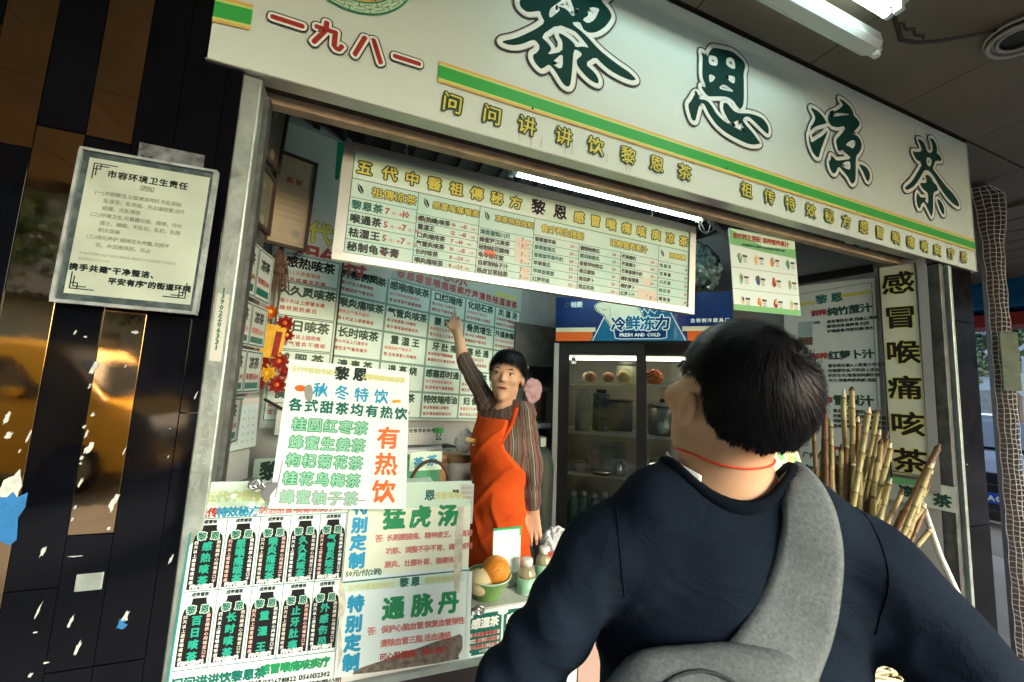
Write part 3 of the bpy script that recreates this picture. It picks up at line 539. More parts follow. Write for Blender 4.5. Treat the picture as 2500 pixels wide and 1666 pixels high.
# round emblem with a key-pattern ring
cx_,cz_=-.116,2.761
def ring(r0,r1,m,l,n=72):
    V=[];F=[]
    for k in range(n):
        a=2*math.pi*k/n; V+=[(cx_+r0*math.cos(a),cz_+r0*math.sin(a)),(cx_+r1*math.cos(a),cz_+r1*math.sin(a))]
    for k in range(n): q=(k+1)%n; F.append((2*k,2*k+1,2*q+1,2*q))
    sg.flat('emblem',m,V,F,l)
ring(.001,.166,'paper_green',2); ring(.161,.166,'ink_green',3); ring(.129,.134,'ink_green',3); ring(.001,.128,'stripe_gold',3)
for k in range(36):
    a=2*math.pi*k/36; d=2*math.pi/36
    pt=lambda q,r:(cx_+r*math.cos(a+q*d),cz_+r*math.sin(a+q*d))
    sg.line([pt(0,.163),pt(0,.150),pt(.3,.150),pt(-.3,.150)] if k%2 else [pt(0,.132),pt(0,.145),pt(.3,.145),pt(-.3,.145)],.0013,'ink_green',4,'emblem')
    if k%2: sg.line([pt(.5,.156),pt(1.5,.156),pt(1.5,.140),pt(.5+1.9,.140)],.001,'ink_green',4.4,'emblem')
for i,ch in enumerate('五代中医祖传'):
    sg.text(ch,cx_-.06+i*.024,cz_-.104,.018,'ink_red',4,bold=.0007,part='emblem')
sg.text('黎恩',cx_,cz_+.02,.085,'ink_forest',4,bold=.004,part='emblem')
sg.text('R',1.846,2.895,.016,'ink_grey',3,bold=.0003,part='registered_mark')
sg.line([(1.846+.016*math.cos(a*.4),2.895+.021*math.sin(a*.4)) for a in range(17)],.0008,'ink_grey',3,'registered_mark')
for x,y in ((1300,266),(1773,412),(2092,519),(1480,700)):
    X,Z=pix(x,y); 
    if Z>2.36: sg.mb('screw','ink_black').add(*((lambda c:(c,[(0,1,2,3,4,5,6,7)]))([(X+.004*math.cos(q*.785),Z+.004*math.sin(q*.785),.002) for q in range(8)])))
mat('rust_drip',(.36,.33,.26),.6)
for x0,z0,L_ in ((.40,2.39,.03),(.44,2.395,.042),(.475,2.39,.03),(.56,2.40,.04),(.585,2.40,.035),(.72,2.40,.03),(.80,2.385,.03),(.815,2.385,.03),(2.0,2.38,.03),(2.5,2.38,.022)):
    sg.line([(x0,z0),(x0+.001,z0-L_)],.0007,'rust_drip',2,'stain')
for i in range(22):
    x=random.uniform(.7,3.05); sg.poly([[(x+random.uniform(.004,.022)*math.cos(q*.785),3.090+min(0,random.uniform(.002,.008)*math.sin(q*.785))) for q in range(8)]],'dirty_brown',2+.1*i,'chipped_edge')
sg.done()
# ================================================================ HANGING MENU BOARD
mn=Panel('menu_board',(.616,1.35,2.154),-.5,.8,-.7,'hanging price board with silver frame and yellow headings under the fluorescent tube','menu board')
for a,b,c,d in ((-.7325,.7325,.174,.202),(-.7325,.7325,-.196,-.170),(-.7325,-.700,-.1695,.1735),(.700,.7325,-.1695,.1735)): mn.box(a,b,c,d,-.020,.007,'frame','frame_silver')
mn.box(-.699,.699,-.1695,.1735,-.016,-.001,'board',mat('menu_sheet',(.40,.71,.66),.4,vscale=5,col2=(.62,.80,.76)))
mn.z0=-.0008
mn.rect(-.699,.699,.083,.173,'paper_green',1); mn.rect(-.68,.0,.083,.10,'paper_white',1.4)
HD=[('ink_dark',.0056)]
for ch,x in zip('五代中醫祖傳秘方',(-.664,-.584,-.51,-.434,-.356,-.28,-.203,-.128)): mn.text(ch,x,.125,.046,'yellow',5,bold=.0014,out=HD)
for ch,x in zip('黎恩',(-.036,.058)): mn.text(ch,x,.128,.058,'ink_black',5,bold=.0022,out=[('ink_grey',.006),('ink_white',.0048)],part='trademark_lettering')
mn.text('R',.098,.148,.009,'ink_dark',5)
for ch,x in zip('感冒喉痛咳痰凉茶',(.143,.218,.292,.368,.443,.52,.595,.67)): mn.text(ch,x,.125,.045,'yellow',5,bold=.0014,out=HD)
def leafi(x,y,s=.024):
    mn.poly([[(x-s*.5,y+s),(x+s*.2,y+s*.55),(x+s*.55,y-s*.1),(x+s*.45,y-s*.8),(x+s*.1,y-s*.65),(x-s*.35,y-s*.1)]],'ink_dark',3); mn.line([(x-s*.4,y+s*.8),(x+s*.6,y-s*1.1)],.0008,'paper_clean',4)
cols=[-.699,-.484,-.264,-.048,.149,.345,.536,.699]
for x in cols[1:4]+[cols[6]]: mn.line([(x,.083),(x,-.169)],.0011,'ink_teal',3)
for x in cols[4:6]: mn.line([(x,.018),(x,-.169)],.0011,'ink_teal',3)
mn.line([(-.699,.083),(.699,.083)],.0013,'ink_teal',3); mn.line([(-.699,.171),(-.699,-.168),(.699,-.168),(.699,.171)],.0013,'ink_teal',3)
HS=[('ink_dark',.0030)]
for i,(t,x,s) in enumerate((('祖傳凉茶',-.565,.034),('感冒咳痛喉茶',-.352,.026),('凉茶特效饮料',-.130,.024))):
    leafi(cols[i]+.028,.05,.02); mn.text(t,x+.003,.05,s,'yellow',5,bold=.0006,out=HS,sp=1.08)
mn.text('食疗养生搭配',.075,.05,.031,'yellow',5,bold=.0007,out=HS); mn.text('现榨营养果汁',.385,.05,.031,'yellow',5,bold=.0007,out=HS); leafi(.556,.05,.018); mn.text('凉茶药膳',.638,.05,.022,'yellow',5,bold=.001,out=HS)
def rows(c0,c1,y0,items,prices,s,sp=1.,pk=.3):
    n_=len(items); h=(y0+.168)/n_
    for i,(t,q) in enumerate(zip(items,prices)):
        yb=y0-h*i; yc=yb-h/2
        mn.line([(c0,yb),(c1,yb)],.0009,'ink_teal',3)
        mn.text(t,c0+.006,yc,s,'ink_dark' if (i+len(t))%3 else 'ink_teal',4,bold=s*.045,align='l',sp=sp)
        if q:
            xq=c1-.008-pk*(c1-c0); num=''
            for ch_ in q+' ':
                if ch_.isdigit(): num+=ch_; continue
                if num: mn.text(num,xq,yc,s*1.0,'ink_red',4,bold=s*.03,align='l'); xq+=s*.62*len(num)+.002; num=''
                if ch_ not in ' |': mn.text(ch_,xq+s*.2,yc-s*.15,s*.40,'ink_redlight',4,bold=s*.01); xq+=s*.42
rows(cols[0],cols[1],.019,['黎恩茶','喉通茶','祛湿王','秘制龟苓膏'],['7元/杯10元/瓶','5元/杯7元/瓶','5元/杯7元/瓶','5元/杯'],.030,1.10,.44)
rows(cols[1],cols[2],.008,['感(热燥)咳茶','重湿王','口炎暗疮茶','气管炎咳茶','长时咳茶','喉炎痛咳茶'],['10元杯15元瓶','12元杯15元瓶','7元杯10元瓶','10元杯15元瓶','8元杯20元瓶','8元杯20元瓶'],.0195,1.0,.40)
rows(cols[2],cols[3],.004,['清蒸雪梨川贝','蜂蜜罗汉果茶','秘制桂花酸梅','龟苓菊花蜜','自家制柚子汁','陈皮甘草桔茶'],['7元/杯','7元/杯','7元/杯','7元/杯','7元/杯','7元/杯'],.0195,1.0,.18)
rows(cols[3],cols[4],.018,['香蕉蜜苹果','香蕉蜜青瓜','香蕉蜜苹果牛奶','苹果青瓜','苹果香蕉蜜','红萝苹果'],['20元/杯']*6,.0178,1.,.16)
rows(cols[4],cols[5],.018,['雪梨哈密瓜','蜜瓜哈密瓜','香蕉苹哈密瓜','青瓜雪梨','青瓜萝卜','青瓜苹果'],['20元/杯']*6,.0178,1.,.16)
rows(cols[5],cols[6],.018,['芒果椰奶','芒果椰汁','芒果香蕉牛奶','椰奶香蕉蜜','椰奶萝卜','红萝卜汁'],['20元/杯']*4+['','15元/杯'],.0175,1.,.16)
rows(cols[6],cols[7],.015,['龟鹿汤','甘草膏','川贝茶','枸杞茶','薄荷茶'],['10']*5,.0165,1.3,.06)
for x0,x1,y0,y1 in ((-.118,-.062,-.100,-.008),(-.092,-.056,-.16,-.115),(.435,.535,-.168,-.12),(.455,.5,-.105,-.07)): mn.rect(x0,x1,y0,y1,mat('patch_paper',(.66,.66,.58),.6),3.6,'pasted_patch')
mn.text('7元杯',-.085,-.03,.018,'ink_redlight',5); mn.text('15',.485,-.144,.02,'ink_orange',5); 
for x in (-.205,-.225): mn.poly([[(x+.014*math.cos(q*.62),-.087+.012*math.sin(q*.62)) for q in range(10)]],'ink_orange',4.2,'pasted_patch')
mn.done()
def chain(x,y,z0,z1,mw=None,par=None):
    mb=MB(); n_=int((z1-z0)/.016)
    for i in range(n_):
        z=z0+.016*i; a=i%2
        mb.tube([(x+(.004*math.cos(q*.785) if a else 0),y+(0 if a else .004*math.cos(q*.785)),z+.009*math.sin(q*.785)) for q in range(9)],.0012,4,False)
    return mb
ch=chain(.08,1.352,2.36,2.72); ch2=chain(1.12,1.352,2.355,2.72); 
for i,c in enumerate((ch,ch2)): tag(c.build('hanging_chain','steel_dull'),['thin chain hanging the left half of the price board','thin chain hanging the right half of the price board'][i],'chain','chains of the price board')
# ================================================================ FLUORESCENT LAMPS
def tube_lamp(name,x0,x1,y,z,lit,label,housing=True,hy=0.,hz=.032,r=.0135,group=None):
    t=empty(name,(x0,y,z),label,'fluorescent lamp',group); L=x1-x0
    if lit is not None: MB().tube([(.02,0,0),(L-.02,0,0)],r,10).build('tube',('lamp_glow' if name[0]=='o' else mat('inner_glow',(.9,.95,.9),.4,emit=(.78,1.0,.96),es=6.5)) if lit else 'tube_metal',t)
    for a in (0,L): MB().tube([(a-.0 if a else -.004,0,0),(a+.02 if not a else a-.02,0,0)],r*1.15,12).build('end_cap','tube_metal',t)
    if housing:
        MB().bx(-.02,L+.02,-.02+hy,.02+hy,hz-.012,hz+.022).build('housing','tube_metal',t,bevel=.003)
        for a in (-.005,L-.015): MB().bx(a,a+.02,-.014+hy,.014+hy,-.016,hz-.012).build('lamp_holder','plastic_white',t,bevel=.003)
    return t
tube_lamp('inner_tube_lamp',.50,1.50,1.445,2.462,True,'lit fluorescent tube above the hanging price board inside the stall',hy=.016,hz=.044,r=.0185,group='fluorescent lamps')
tube_lamp('outer_tube_lamp',.40,1.66,.755,2.985,True,'lit fluorescent tube on the canopy ceiling, bare tube',hy=-.028,hz=.03,group='fluorescent lamps')
t=empty('unlit_batten',(.5,.865,2.985),'long pale batten fitting without tube on the canopy ceiling','light fitting','fluorescent lamps')
MB().ext([(-.03,.045),(-.036,.0),(-.018,-.012),(.018,-.012),(.036,.0),(.03,.045)],0,1.27).build('casing','tube_metal',t).rotation_euler=(R(90),0,R(90))
MB().bx(1.272,1.30,-.02,.02,-.012,.03).build('end_cap','plastic_white',t,bevel=.004); MB().tube([(1.285,-.005,-.03),(1.285,-.005,.0)],.013,12).build('lamp_holder','plastic_white',t)
# ceiling cables
c=MB(); pts=[(1.68,.75,2.99),(1.74,.77,3.0),(1.83,.80,2.995),(1.93,.80,3.02),(2.03,.77,3.04),(2.12,.73,3.06),(2.2,.68,3.07)]
c.tube(pts,.0055,6); c.tube([(a+.01,b+.012,z+.008) for a,b,z in pts],.004,6)
c.tube([(1.70+i*.006,.762+.005*math.sin(i*.6),2.992+.005*math.cos(i*.6)) for i in range(34)],.005,6)
tag(c.build('ceiling_cable','cable_black',smooth=True),'twisted black cable drooping from the outer lamp along the canopy ceiling','cable')
c=MB()
for k,(rr,dz) in enumerate(((.10,0),(.085,.012),(.11,.02),(.07,.005))): c.tube([(2.32+rr*math.cos(a*.3),.66+rr*.8*math.sin(a*.3),3.055+dz) for a in range(22)],.006 if k else .008,6)
tag(c.build('cable_coil','cable_grey',smooth=True),'coil of grey cable round a dark hole in the canopy ceiling','cable coil')
tag(MB().lathe((2.32,.66,3.070),[(.07,0),(.072,.012)],20).build('ceiling_hole_cover','cable_black'),'dark round opening inside the cable coil','ceiling hole')
# inner conduit and cable loop
c=MB().tube([(1.50,1.44,2.49),(1.62,1.50,2.485),(1.86,1.60,2.47),(2.1,1.72,2.45)],.014,8); tag(c.build('conduit','cable_grey',smooth=True),'thin pale conduit running back from the end of the inner lamp','conduit')
c=MB().tube([(1.46+.0*a+.035*math.cos(a*.35)+.03,1.42,2.42+.045*math.sin(a*.35)) for a in range(19)],.0035,6).tube([(1.5,1.43,2.46),(1.47,1.42,2.42),(1.5,1.42,2.37),(1.545,1.42,2.4),(1.56,1.43,2.45)],.003,6)
tag(c.build('cable_loop','cable_grey',smooth=True),'loop of white cable hanging at the end of the inner lamp','cable')
# ================================================================ BACK WALL POSTERS
def wallpos(c,n_out,d): return tuple(c[i]+n_out[i]*d for i in range(3))
wp=Panel('wall_poster',(.403,2.163-.006,1.751),22.2,-1.8,-1.8,'large wall poster with a grid of green remedy names behind the shopkeeper','poster')
wp.box(-.585,.575,-.36,.93,-.006,-.001,'sheet',mat('poster_sheet',(.40,.49,.45),.55,var=.12,vscale=3,stain=.25))
wp.z0=-.0008
gx=[-.581,-.345,-.101,.131,.357,.568]; gy=[.338,.203,.066,-.080,-.216,-.348]
for x0,x1 in zip(gx[:-1],gx[1:]):
    for y1,y0 in zip(gy[:-1],gy[1:]):
        a,b,c_,d=x0+.004,x1-.004,y0+.004,y1-.004
        wp.rect(a,b,c_,d,'paper_clean' if 0 else mat('cell_paper',(.56,.72,.66),.5,var=.10,vscale=9),1,'cell')
        wp.line([(a,c_),(b,c_),(b,d),(a,d),(a,c_)],.0011,'ink_teal',2,'cell_border')
for x in gx: wp.line([(x,gy[0]),(x,gy[-1])],.0012,'ink_teal',2,'cell_border')
for y in gy: wp.line([(gx[0],y),(gx[-1],y)],.0012,'ink_teal',2,'cell_border')
names=[['外感伤风茶','感喉痛咳茶','口烂暗疮','化结石茶','风湿汤'],['喉炎痛咳茶','气管炎咳茶','腰肾茶','骨质增生','外湿身痛茶'],['长时咳茶','重湿王','牙肚痛','痛经通','肝胆茶'],['清毒茶','退高烧','感塞即时通','口腔茶','胃气痛'],['清肝茶','明目茶','特效暗疮油','妇健茶','调经茶']]
subs=['答:4天以上感冒喉咳','痰多喉痒扁桃腺发炎','答:10天以上口渴手汗','感燥困热气管发炎','答:经常湿气重腰膝酸','慢性支气管炎痰多','答:没有感冒心闷嘴苦','鼻塞肌风头痛发热等']
k=0
for r_,(row,y1,y0) in enumerate(zip(names,gy[:-1],gy[1:])):
    for c_,nm in enumerate(row):
        x0,x1=gx[c_],gx[c_+1]; n_=len(nm); s=min(.047,(x1-x0-.02)/n_/1.02) if n_>3 else .043
        wp.text(nm,(x0+x1)/2,y1-.034,s,'ink_forest' if 0 else 'deep_green',4,bold=.0019,sp=(1.02 if n_>3 else 1.35),out=None)
        wp.text(subs[k%8],x0+.012,y1-.076,.0165,'ink_redlight' if k%2 else 'ink_red',4,bold=.0005,align='l',sp=1.05+.08*(k%2)); wp.text(subs[(k+3)%8],x0+.012,y1-.108,.0175,'ink_red',4,bold=.0005,align='l',sp=1.12)
        k+=1
wp.text('黎恩感冒喉痛咳痰疗声清热祛湿凉茶',.115,.374,.046,'ink_red',4,bold=.0018,sp=1.15)
wp.text('祖传特效秘方',.44,.418,.03,'ink_gold',4,bold=.001)
wp.text('祖传特效秘方黎恩茶',-.31,.45,.10,'ink_red',4,bold=.002); wp.text('五代中医',-.42,.60,.13,'yellow',5,bold=.003,out=[('deep_green',.006)])
wp.text('黎恩凉茶',-.35,.80,.15,'ink_teal',3,bold=.003)
wp.done()
lw=Panel('lower_wall_notice',(.275,2.06,1.335),17,0,-1,'narrow printed strip under the remedy grid on the back wall','notice')
lw.rect(-.20,.16,-.055,.028,'paper_grey',1,'sheet'); lw.text('黎恩凉茶铺特别推荐新鲜榨汁',-.02,.014,.02,'ink_dark',3,bold=.0006,sp=1.2)
for i in range(4): lw.text('清热解毒祛湿生津止渴润肺化痰养生好茶',-.02,-.006-.013*i,.0098,'ink_redlight' if i%2 else 'ink_grey',3,sp=1.7)
lw.rect(.10,.16,.0,.028,'stripe_green',2); lw.text('公',.135,-.018,.04,'ink_teal',3,bold=.0015); lw.done()
q1=Panel('side_poster',(-.240,1.872,1.838),15.1,-.1,-.2,'narrow poster with three boxed remedy names left of the hanging black cable','poster')
q1.box(-.118,.122,-.46,.27,-.005,-.001,'sheet','poster_sheet'); q1.z0=-.0008
qy=[.263,.141,-.004,-.142,-.284,-.43]
for y1,y0 in zip(qy[:-1],qy[1:]):
    q1.rect(-.107,.113,y0+.004,y1-.004,'cell_paper',1,'cell'); q1.line([(-.107,y0+.004),(.113,y0+.004),(.113,y1-.004),(-.107,y1-.004),(-.107,y0+.004)],.0016,'ink_teal',2,'cell_border')
for i,(t,s) in enumerate((('感热咳茶',.047),('久久灵咳茶',.043),('百日咳茶',.048),('减肥茶',.046),('脚气水',.04))):
    y=qy[i]; q1.text(t,.0,y-.036,s,'ink_black' if i==0 else 'deep_green',4,bold=.002,sp=1.03 if len(t)>3 else 1.4)
    q1.text(['答:1-2天感冒喉痛','答:7天以上感冒未清','答:3个月以上困热咳','答:饮后排油减肚腩','答:外洗止痒'][i],-.10,y-.081,.018,'ink_redlight' if i==0 else 'ink_red',4,bold=.0006,align='l',sp=1.08)
    q1.text(['风热咳嗽发热等','燥烦困热痰白','慢性气管炎干燥咳','清肠通便润肤','去湿杀菌'][i],-.10,y-.111,.0195,'ink_red',4,bold=.0006,align='l',sp=1.22)
q1.done()
up=Panel('faded_poster',(-.19,1.893,2.33),18,0,0,'faded upper poster with a green brush character behind the certificate','poster')
up.box(-.20,.30,-.25,.33,-.005,-.001,'sheet','paper_grey'); up.z0=-.0008
up.text('福',.115,.03,.11,'ink_teal',3,bold=.003); up.text('田',.20,.13,.07,'ink_teal',3,bold=.002)
up.poly([[(.0,.33),(.035,.33),(.02,.15),(.005,.15)]],'ink_green',3); 
for a in (-.5,.4,.1): up.line([(.10,.28),(.10+.09*math.sin(a),.28-.12*math.cos(a))],.0035,'ink_grey',3)
up.text('五代中医',.02,-.115,.10,'yellow',5,bold=.003,out=[('deep_green',.005)]); up.text('祖传特',.03,-.225,.10,'ink_red',5,bold=.003)
up.done()
# small logo plate + tile strip below
lg=Panel('small_logo_sign',(-.235,1.80,1.425),14,0,0,'small white sign with a green brush character low on the left of the back wall','sign')
lg.box(-.06,.06,-.065,.06,-.006,-.001,'plate','paper_grey'); lg.text('黎',0,.012,.06,'deep_green',3,bold=.002); lg.rect(-.02,.02,-.03,-.02,'ink_gold',2); lg.text('最受欢迎茶铺',0,-.048,.015,'ink_dark',3,bold=.0005)
lg.line([(-.06,-.065),(.06,-.065),(.06,.06),(-.06,.06),(-.06,-.065)],.0015,'ink_teal',2); lg.done()
lg=Panel('counter_label',(-.28,1.70,1.245),14,0,0,'greenish strip with a dark brush character above the left end of the counter','sign')
lg.box(-.05,.16,-.05,.045,-.006,-.001,'plate','paper_green'); lg.text('黎恩',.045,0,.065,'deep_green',3,bold=.003,sp=1.3); lg.done()
# hanging black cable on the wall
tag(MB().tube([(-.128,1.925,2.7),(-.118,1.915,2.2),(-.122,1.915,1.75),(-.125,1.91,1.52),(-.16,1.86,1.47),(-.27,1.78,1.46),(-.33,1.74,1.50)],.0055,6).build('wall_cable','cable_black',smooth=True),'black cable hanging between the two grid posters','cable')
# certificates
def cert(c,yaw,tilt,roll,w_,h,label,paper):
    q=Panel('framed_certificate',c,yaw,tilt,roll,label,'certificate','framed certificates'); f=.012
    for a,b,d,e_ in ((-w_/2,w_/2,h/2-f,h/2),(-w_/2,w_/2,-h/2,-h/2+f),(-w_/2,-w_/2+f,-h/2+f,h/2-f),(w_/2-f,w_/2,-h/2+f,h/2-f)): q.box(a,b,d,e_,-.010,.006,'frame','dark_wood')
    q.box(-w_/2+f,w_/2-f,-h/2+f,h/2-f,-.008,-.001,'certificate_paper',paper)
    q.z0=-.0008
    q.text('奖 状',0,h*.22,w_*.16,'ink_red' if paper=='cert_paper' else 'ink_grey',2,bold=.0008)
    for i in range(5): q.text('兹授予黎恩凉茶铺优秀称号',0,h*.08-i*h*.065,w_*.055,'ink_grey',2)
    q.line([(-w_*.38,-h*.43),(w_*.38,-h*.43),(w_*.38,h*.43),(-w_*.38,h*.43),(-w_*.38,-h*.43)],.0012,'ink_gold' if 0 else 'rust_drip',2)
    q.poly([[(w_*.2+.016*math.cos(a*.6),-h*.33+.016*math.sin(a*.6)) for a in range(10)]],'rust_drip',2.2)
    q.done(); return q
mat('cert_paper',(.50,.40,.26),.5,var=.15,vscale=6); mat('cert_olive',(.18,.17,.10),.5,var=.15,vscale=6); mat('cert_brown',(.16,.115,.075),.5,var=.2,vscale=6)
cert((-.315,1.735,2.277),18.8,3,-.8,.150,.374,'front framed certificate with beige paper on the left of the back wall','cert_paper')
cert((-.333,1.36,2.135),82,0,0,.20,.19,'framed olive certificate on the left side wall','cert_olive')
cert((-.335,1.40,2.38),80,4,4,.20,.22,'brown framed certificate leaning out above the other two','cert_brown')
# side wall price sheets seen at a steep angle
for i,(z,h,lab) in enumerate(((1.90,.16,'topmost'),(1.74,.13,'second from the top'),(1.60,.13,'third from the top'),(1.46,.13,'lowest'))):
    s_=Panel('side_price_sheet',(-.328,1.34,z),82,0,0,'green ruled price sheet on the left side wall, '+lab,'price sheet','price sheets on the side wall')
    s_.rect(-.19,.17,-h/2,h/2,'paper_grey',1,'sheet')
    for j in range(3):
        x0=-.185+j*.118; s_.line([(x0,-h/2+.005),(x0+.11,-h/2+.005),(x0+.11,h/2-.006),(x0,h/2-.006),(x0,-h/2+.005)],.0022,'ink_teal',2)
        s_.text('凉茶',x0+.055,h*.2,.036,'ink_dark',3,bold=.0015); s_.text('答清热去火',x0+.055,-h*.12,.019,'ink_red' if i!=1 else 'ink_redlight',3,bold=.0007); s_.rect(x0+.006,x0+.10,-h*.40,-h*.26,'ink_teal',2)
    s_.done()
# calendar
ca=Panel('wall_calendar',(-.318,1.40,1.445),60,-1,2,'white month calendar with a red and yellow header hanging on the left side wall','calendar')
ca.box(-.062,.062,-.075,.075,-.004,0,'pad','paper_clean'); ca.rect(-.062,-.01,.055,.075,'ink_redlight',1); ca.rect(-.01,.062,.055,.075,'patch_paper',1)
for r_ in range(5):
    for c_ in range(6): ca.text(str(1+r_*6+c_),-.048+.019*c_,.035-.022*r_,.010,'ink_grey',2)
ca.box(-.066,.05,-.17,-.08,-.012,-.009,'lower_sheet','paper_grey'); ca.done()
# flower ornament
fo=empty('new_year_flower_string',(-.350,1.775,1.505),'string of red and gold fabric flowers hanging by the left wall','decoration')
mat('petal_red',(.30,.02,.012),.6,var=.4,vscale=50); mat('petal_gold',(.80,.50,.04),.45,var=.2,vscale=50); mat('petal_orange',(.70,.16,.02),.5,var=.3,vscale=50)
mat('straw',(.16,.09,.06),.7,var=.5,vscale=60)
def flower(x,y,z,r,m1,m2,par):
    mb=MB()
    for L_ in range(3):
        for k in range(8):
            a=6.283*k/8+L_*.4; rr=r*(1-.25*L_); t=.25+.35*L_
            d=Vector((math.cos(a),-t,math.sin(a))).normalized(); s_=Vector((-math.sin(a),0,math.cos(a)))
            c0=Vector((x,y-.006*L_,z)); tip=c0+d*rr; mid=c0+d*rr*.55
            mb.add([c0,mid+s_*rr*.28,tip+Vector((0,-.004,0)),mid-s_*rr*.28],[(0,1,2,3)])
    o=mb.build('flower',m1,par); MB().sphere((x,y-.018,z),r*.28,8,5).build('flower_centre',m2,o); return o
for x,z,r,m1,m2 in ((.0,.33,.035,'petal_orange','petal_gold'),(.055,.29,.04,'petal_red','petal_orange'),(-.02,.27,.035,'petal_gold','petal_orange'),(.065,.245,.03,'petal_red','petal_gold'),
    (-.01,.13,.04,'petal_red','petal_orange'),(.05,.14,.042,'petal_red','petal_orange'),(.01,.09,.045,'petal_gold','petal_gold'),(-.015,.055,.038,'petal_red','petal_orange'),(.055,.05,.042,'petal_red','petal_orange'),(.075,.10,.03,'petal_red','petal_red'),(-.03,.20,.025,'petal_gold','petal_gold')):
    flower(x,random.uniform(-.02,.02),z,r*.92,m1,m2,fo)
MB().box((.02,.0,.215),(.075,.012,.13),ry=.08).build('gold_plaque','petal_gold',fo,bevel=.002); MB().box((.035,-.008,.205),(.022,.004,.10),ry=.08).build('character_strip','petal_red',fo)
MB().tube([(.02,0,.27),(.025,.0,.45),(.01,0,.62),(.0,.02,.78)],[.004,.004,.012,.004],6).build('cord','straw',fo)
b=MB()
for k in range(26): a=random.uniform(-.8,.8); b.tube([(.01,0,.60),(.01+.035*math.sin(a)*1.2,-.01,.53),(.01+.07*math.sin(a),-.015,.44-random.random()*.03)],.0022,4)
b.sphere((.015,0,.50),.028,8,6,bumpy=.3); b.build('straw_bundle','straw',fo)
b=MB()
for k in range(14): a=random.uniform(-.7,.7); b.tube([(-.075,-.02,.06),(-.075+.03*math.sin(a),-.03,.03),(-.075+.045*math.sin(a),-.03,-.01)],.002,4)
b.build('dark_tassel','straw',fo); MB().lathe((-.045,-.03,-.01),[(.016,0),(.004,.03)],7).build('pink_bell',mat('pink',(.7,.12,.35),.5),fo)
# ================================================================ BACK COUNTER and what stands on it
bc=empty('back_counter',(.2,1.82,.3),'pale counter along the back wall under the posters','counter')
def prism(mb,pts,z0,z1): 
    n_=len(pts); mb.add([(x,y,z0) for x,y in pts]+[(x,y,z1) for x,y in pts],[tuple(range(n_))[::-1],tuple(range(n_,2*n_))]+[(i,(i+1)%n_,(i+1)%n_+n_,i+n_) for i in range(n_)]); return mb
prism(MB(),[(-.56,-.26),(.30,-.10),(.72,.20),(.72,.45),(-.05,.16),(-.56,-.02)],0,.76).build('cabinet','wall_dim',bc); prism(MB(),[(-.57,-.28),(.31,-.12),(.74,.18),(.74,.47),(-.05,.18),(-.57,-.0)],.763,.79).build('worktop','concrete',bc)
MB().box((.10,.165,.965),(.74,.05,.02),rz=R(19)).build('back_ledge','plastic_white',bc); MB().box((.10,.175,.93),(.74,.03,.035),rz=R(19)).build('ledge_front','wall_paint',bc)
def at(o,mb): return mb
g=empty('green_tea_box',(.285,1.86,1.09),'green box with a pale lid label and tea characters on the back counter','box')
MB().box((0,0,.085),(.15,.10,.17),rz=R(10)).build('carton',mat('box_green',(.05,.30,.16),.5,var=.1),g,bevel=.003)
pl=Panel('tb',(0,0,0),0,0,0,None,None,parent=empty('front_label',mw=Matrix(((math.cos(R(10)),0,math.sin(R(10)),.012),(math.sin(R(10)),0,-math.cos(R(10)),-.055),(0,1,0,.15),(0,0,0,1))))); pl.root.parent=g
pl.box(-.07,.075,-.03,.05,-.002,.0,'card','paper_green'); pl.text('茶 茶',0,.008,.045,'ink_blue',3,bold=.002,rot=.1); pl.done()
mat('brown_jar',(.33,.20,.10),.35,var=.2,vscale=9); mat('clear_plastic',(.55,.60,.60),.2,alpha=.55,spec=.6); mat('dark_liquid',(.05,.06,.07),.2)
for i,(x,y,w_,m_,lab) in enumerate(((.375,1.885,.055,'brown_jar','round brown tea jar on the back counter'),(.46,1.85,.062,'clear_plastic','see-through plastic drum with dark tea and a brown lid'))):
    j=empty('storage_jar',(x,y,1.09),lab,'jar','jars on the back counter'); MB().lathe((0,0,0),[(w_*.9,0),(w_,.01),(w_,.13),(w_*.92,.15)],20).build('body',m_,j,smooth=True)
    MB().lathe((0,0,.151),[(w_*1.04,0),(w_*1.04,.03),(w_*.7,.034)],20).build('lid','brown_jar',j,smooth=True)
    if i: MB().lathe((0,0,.004),[(w_*.86,0),(w_*.95,.01),(w_*.95,.085)],20).build('liquid','dark_liquid',j,smooth=True)
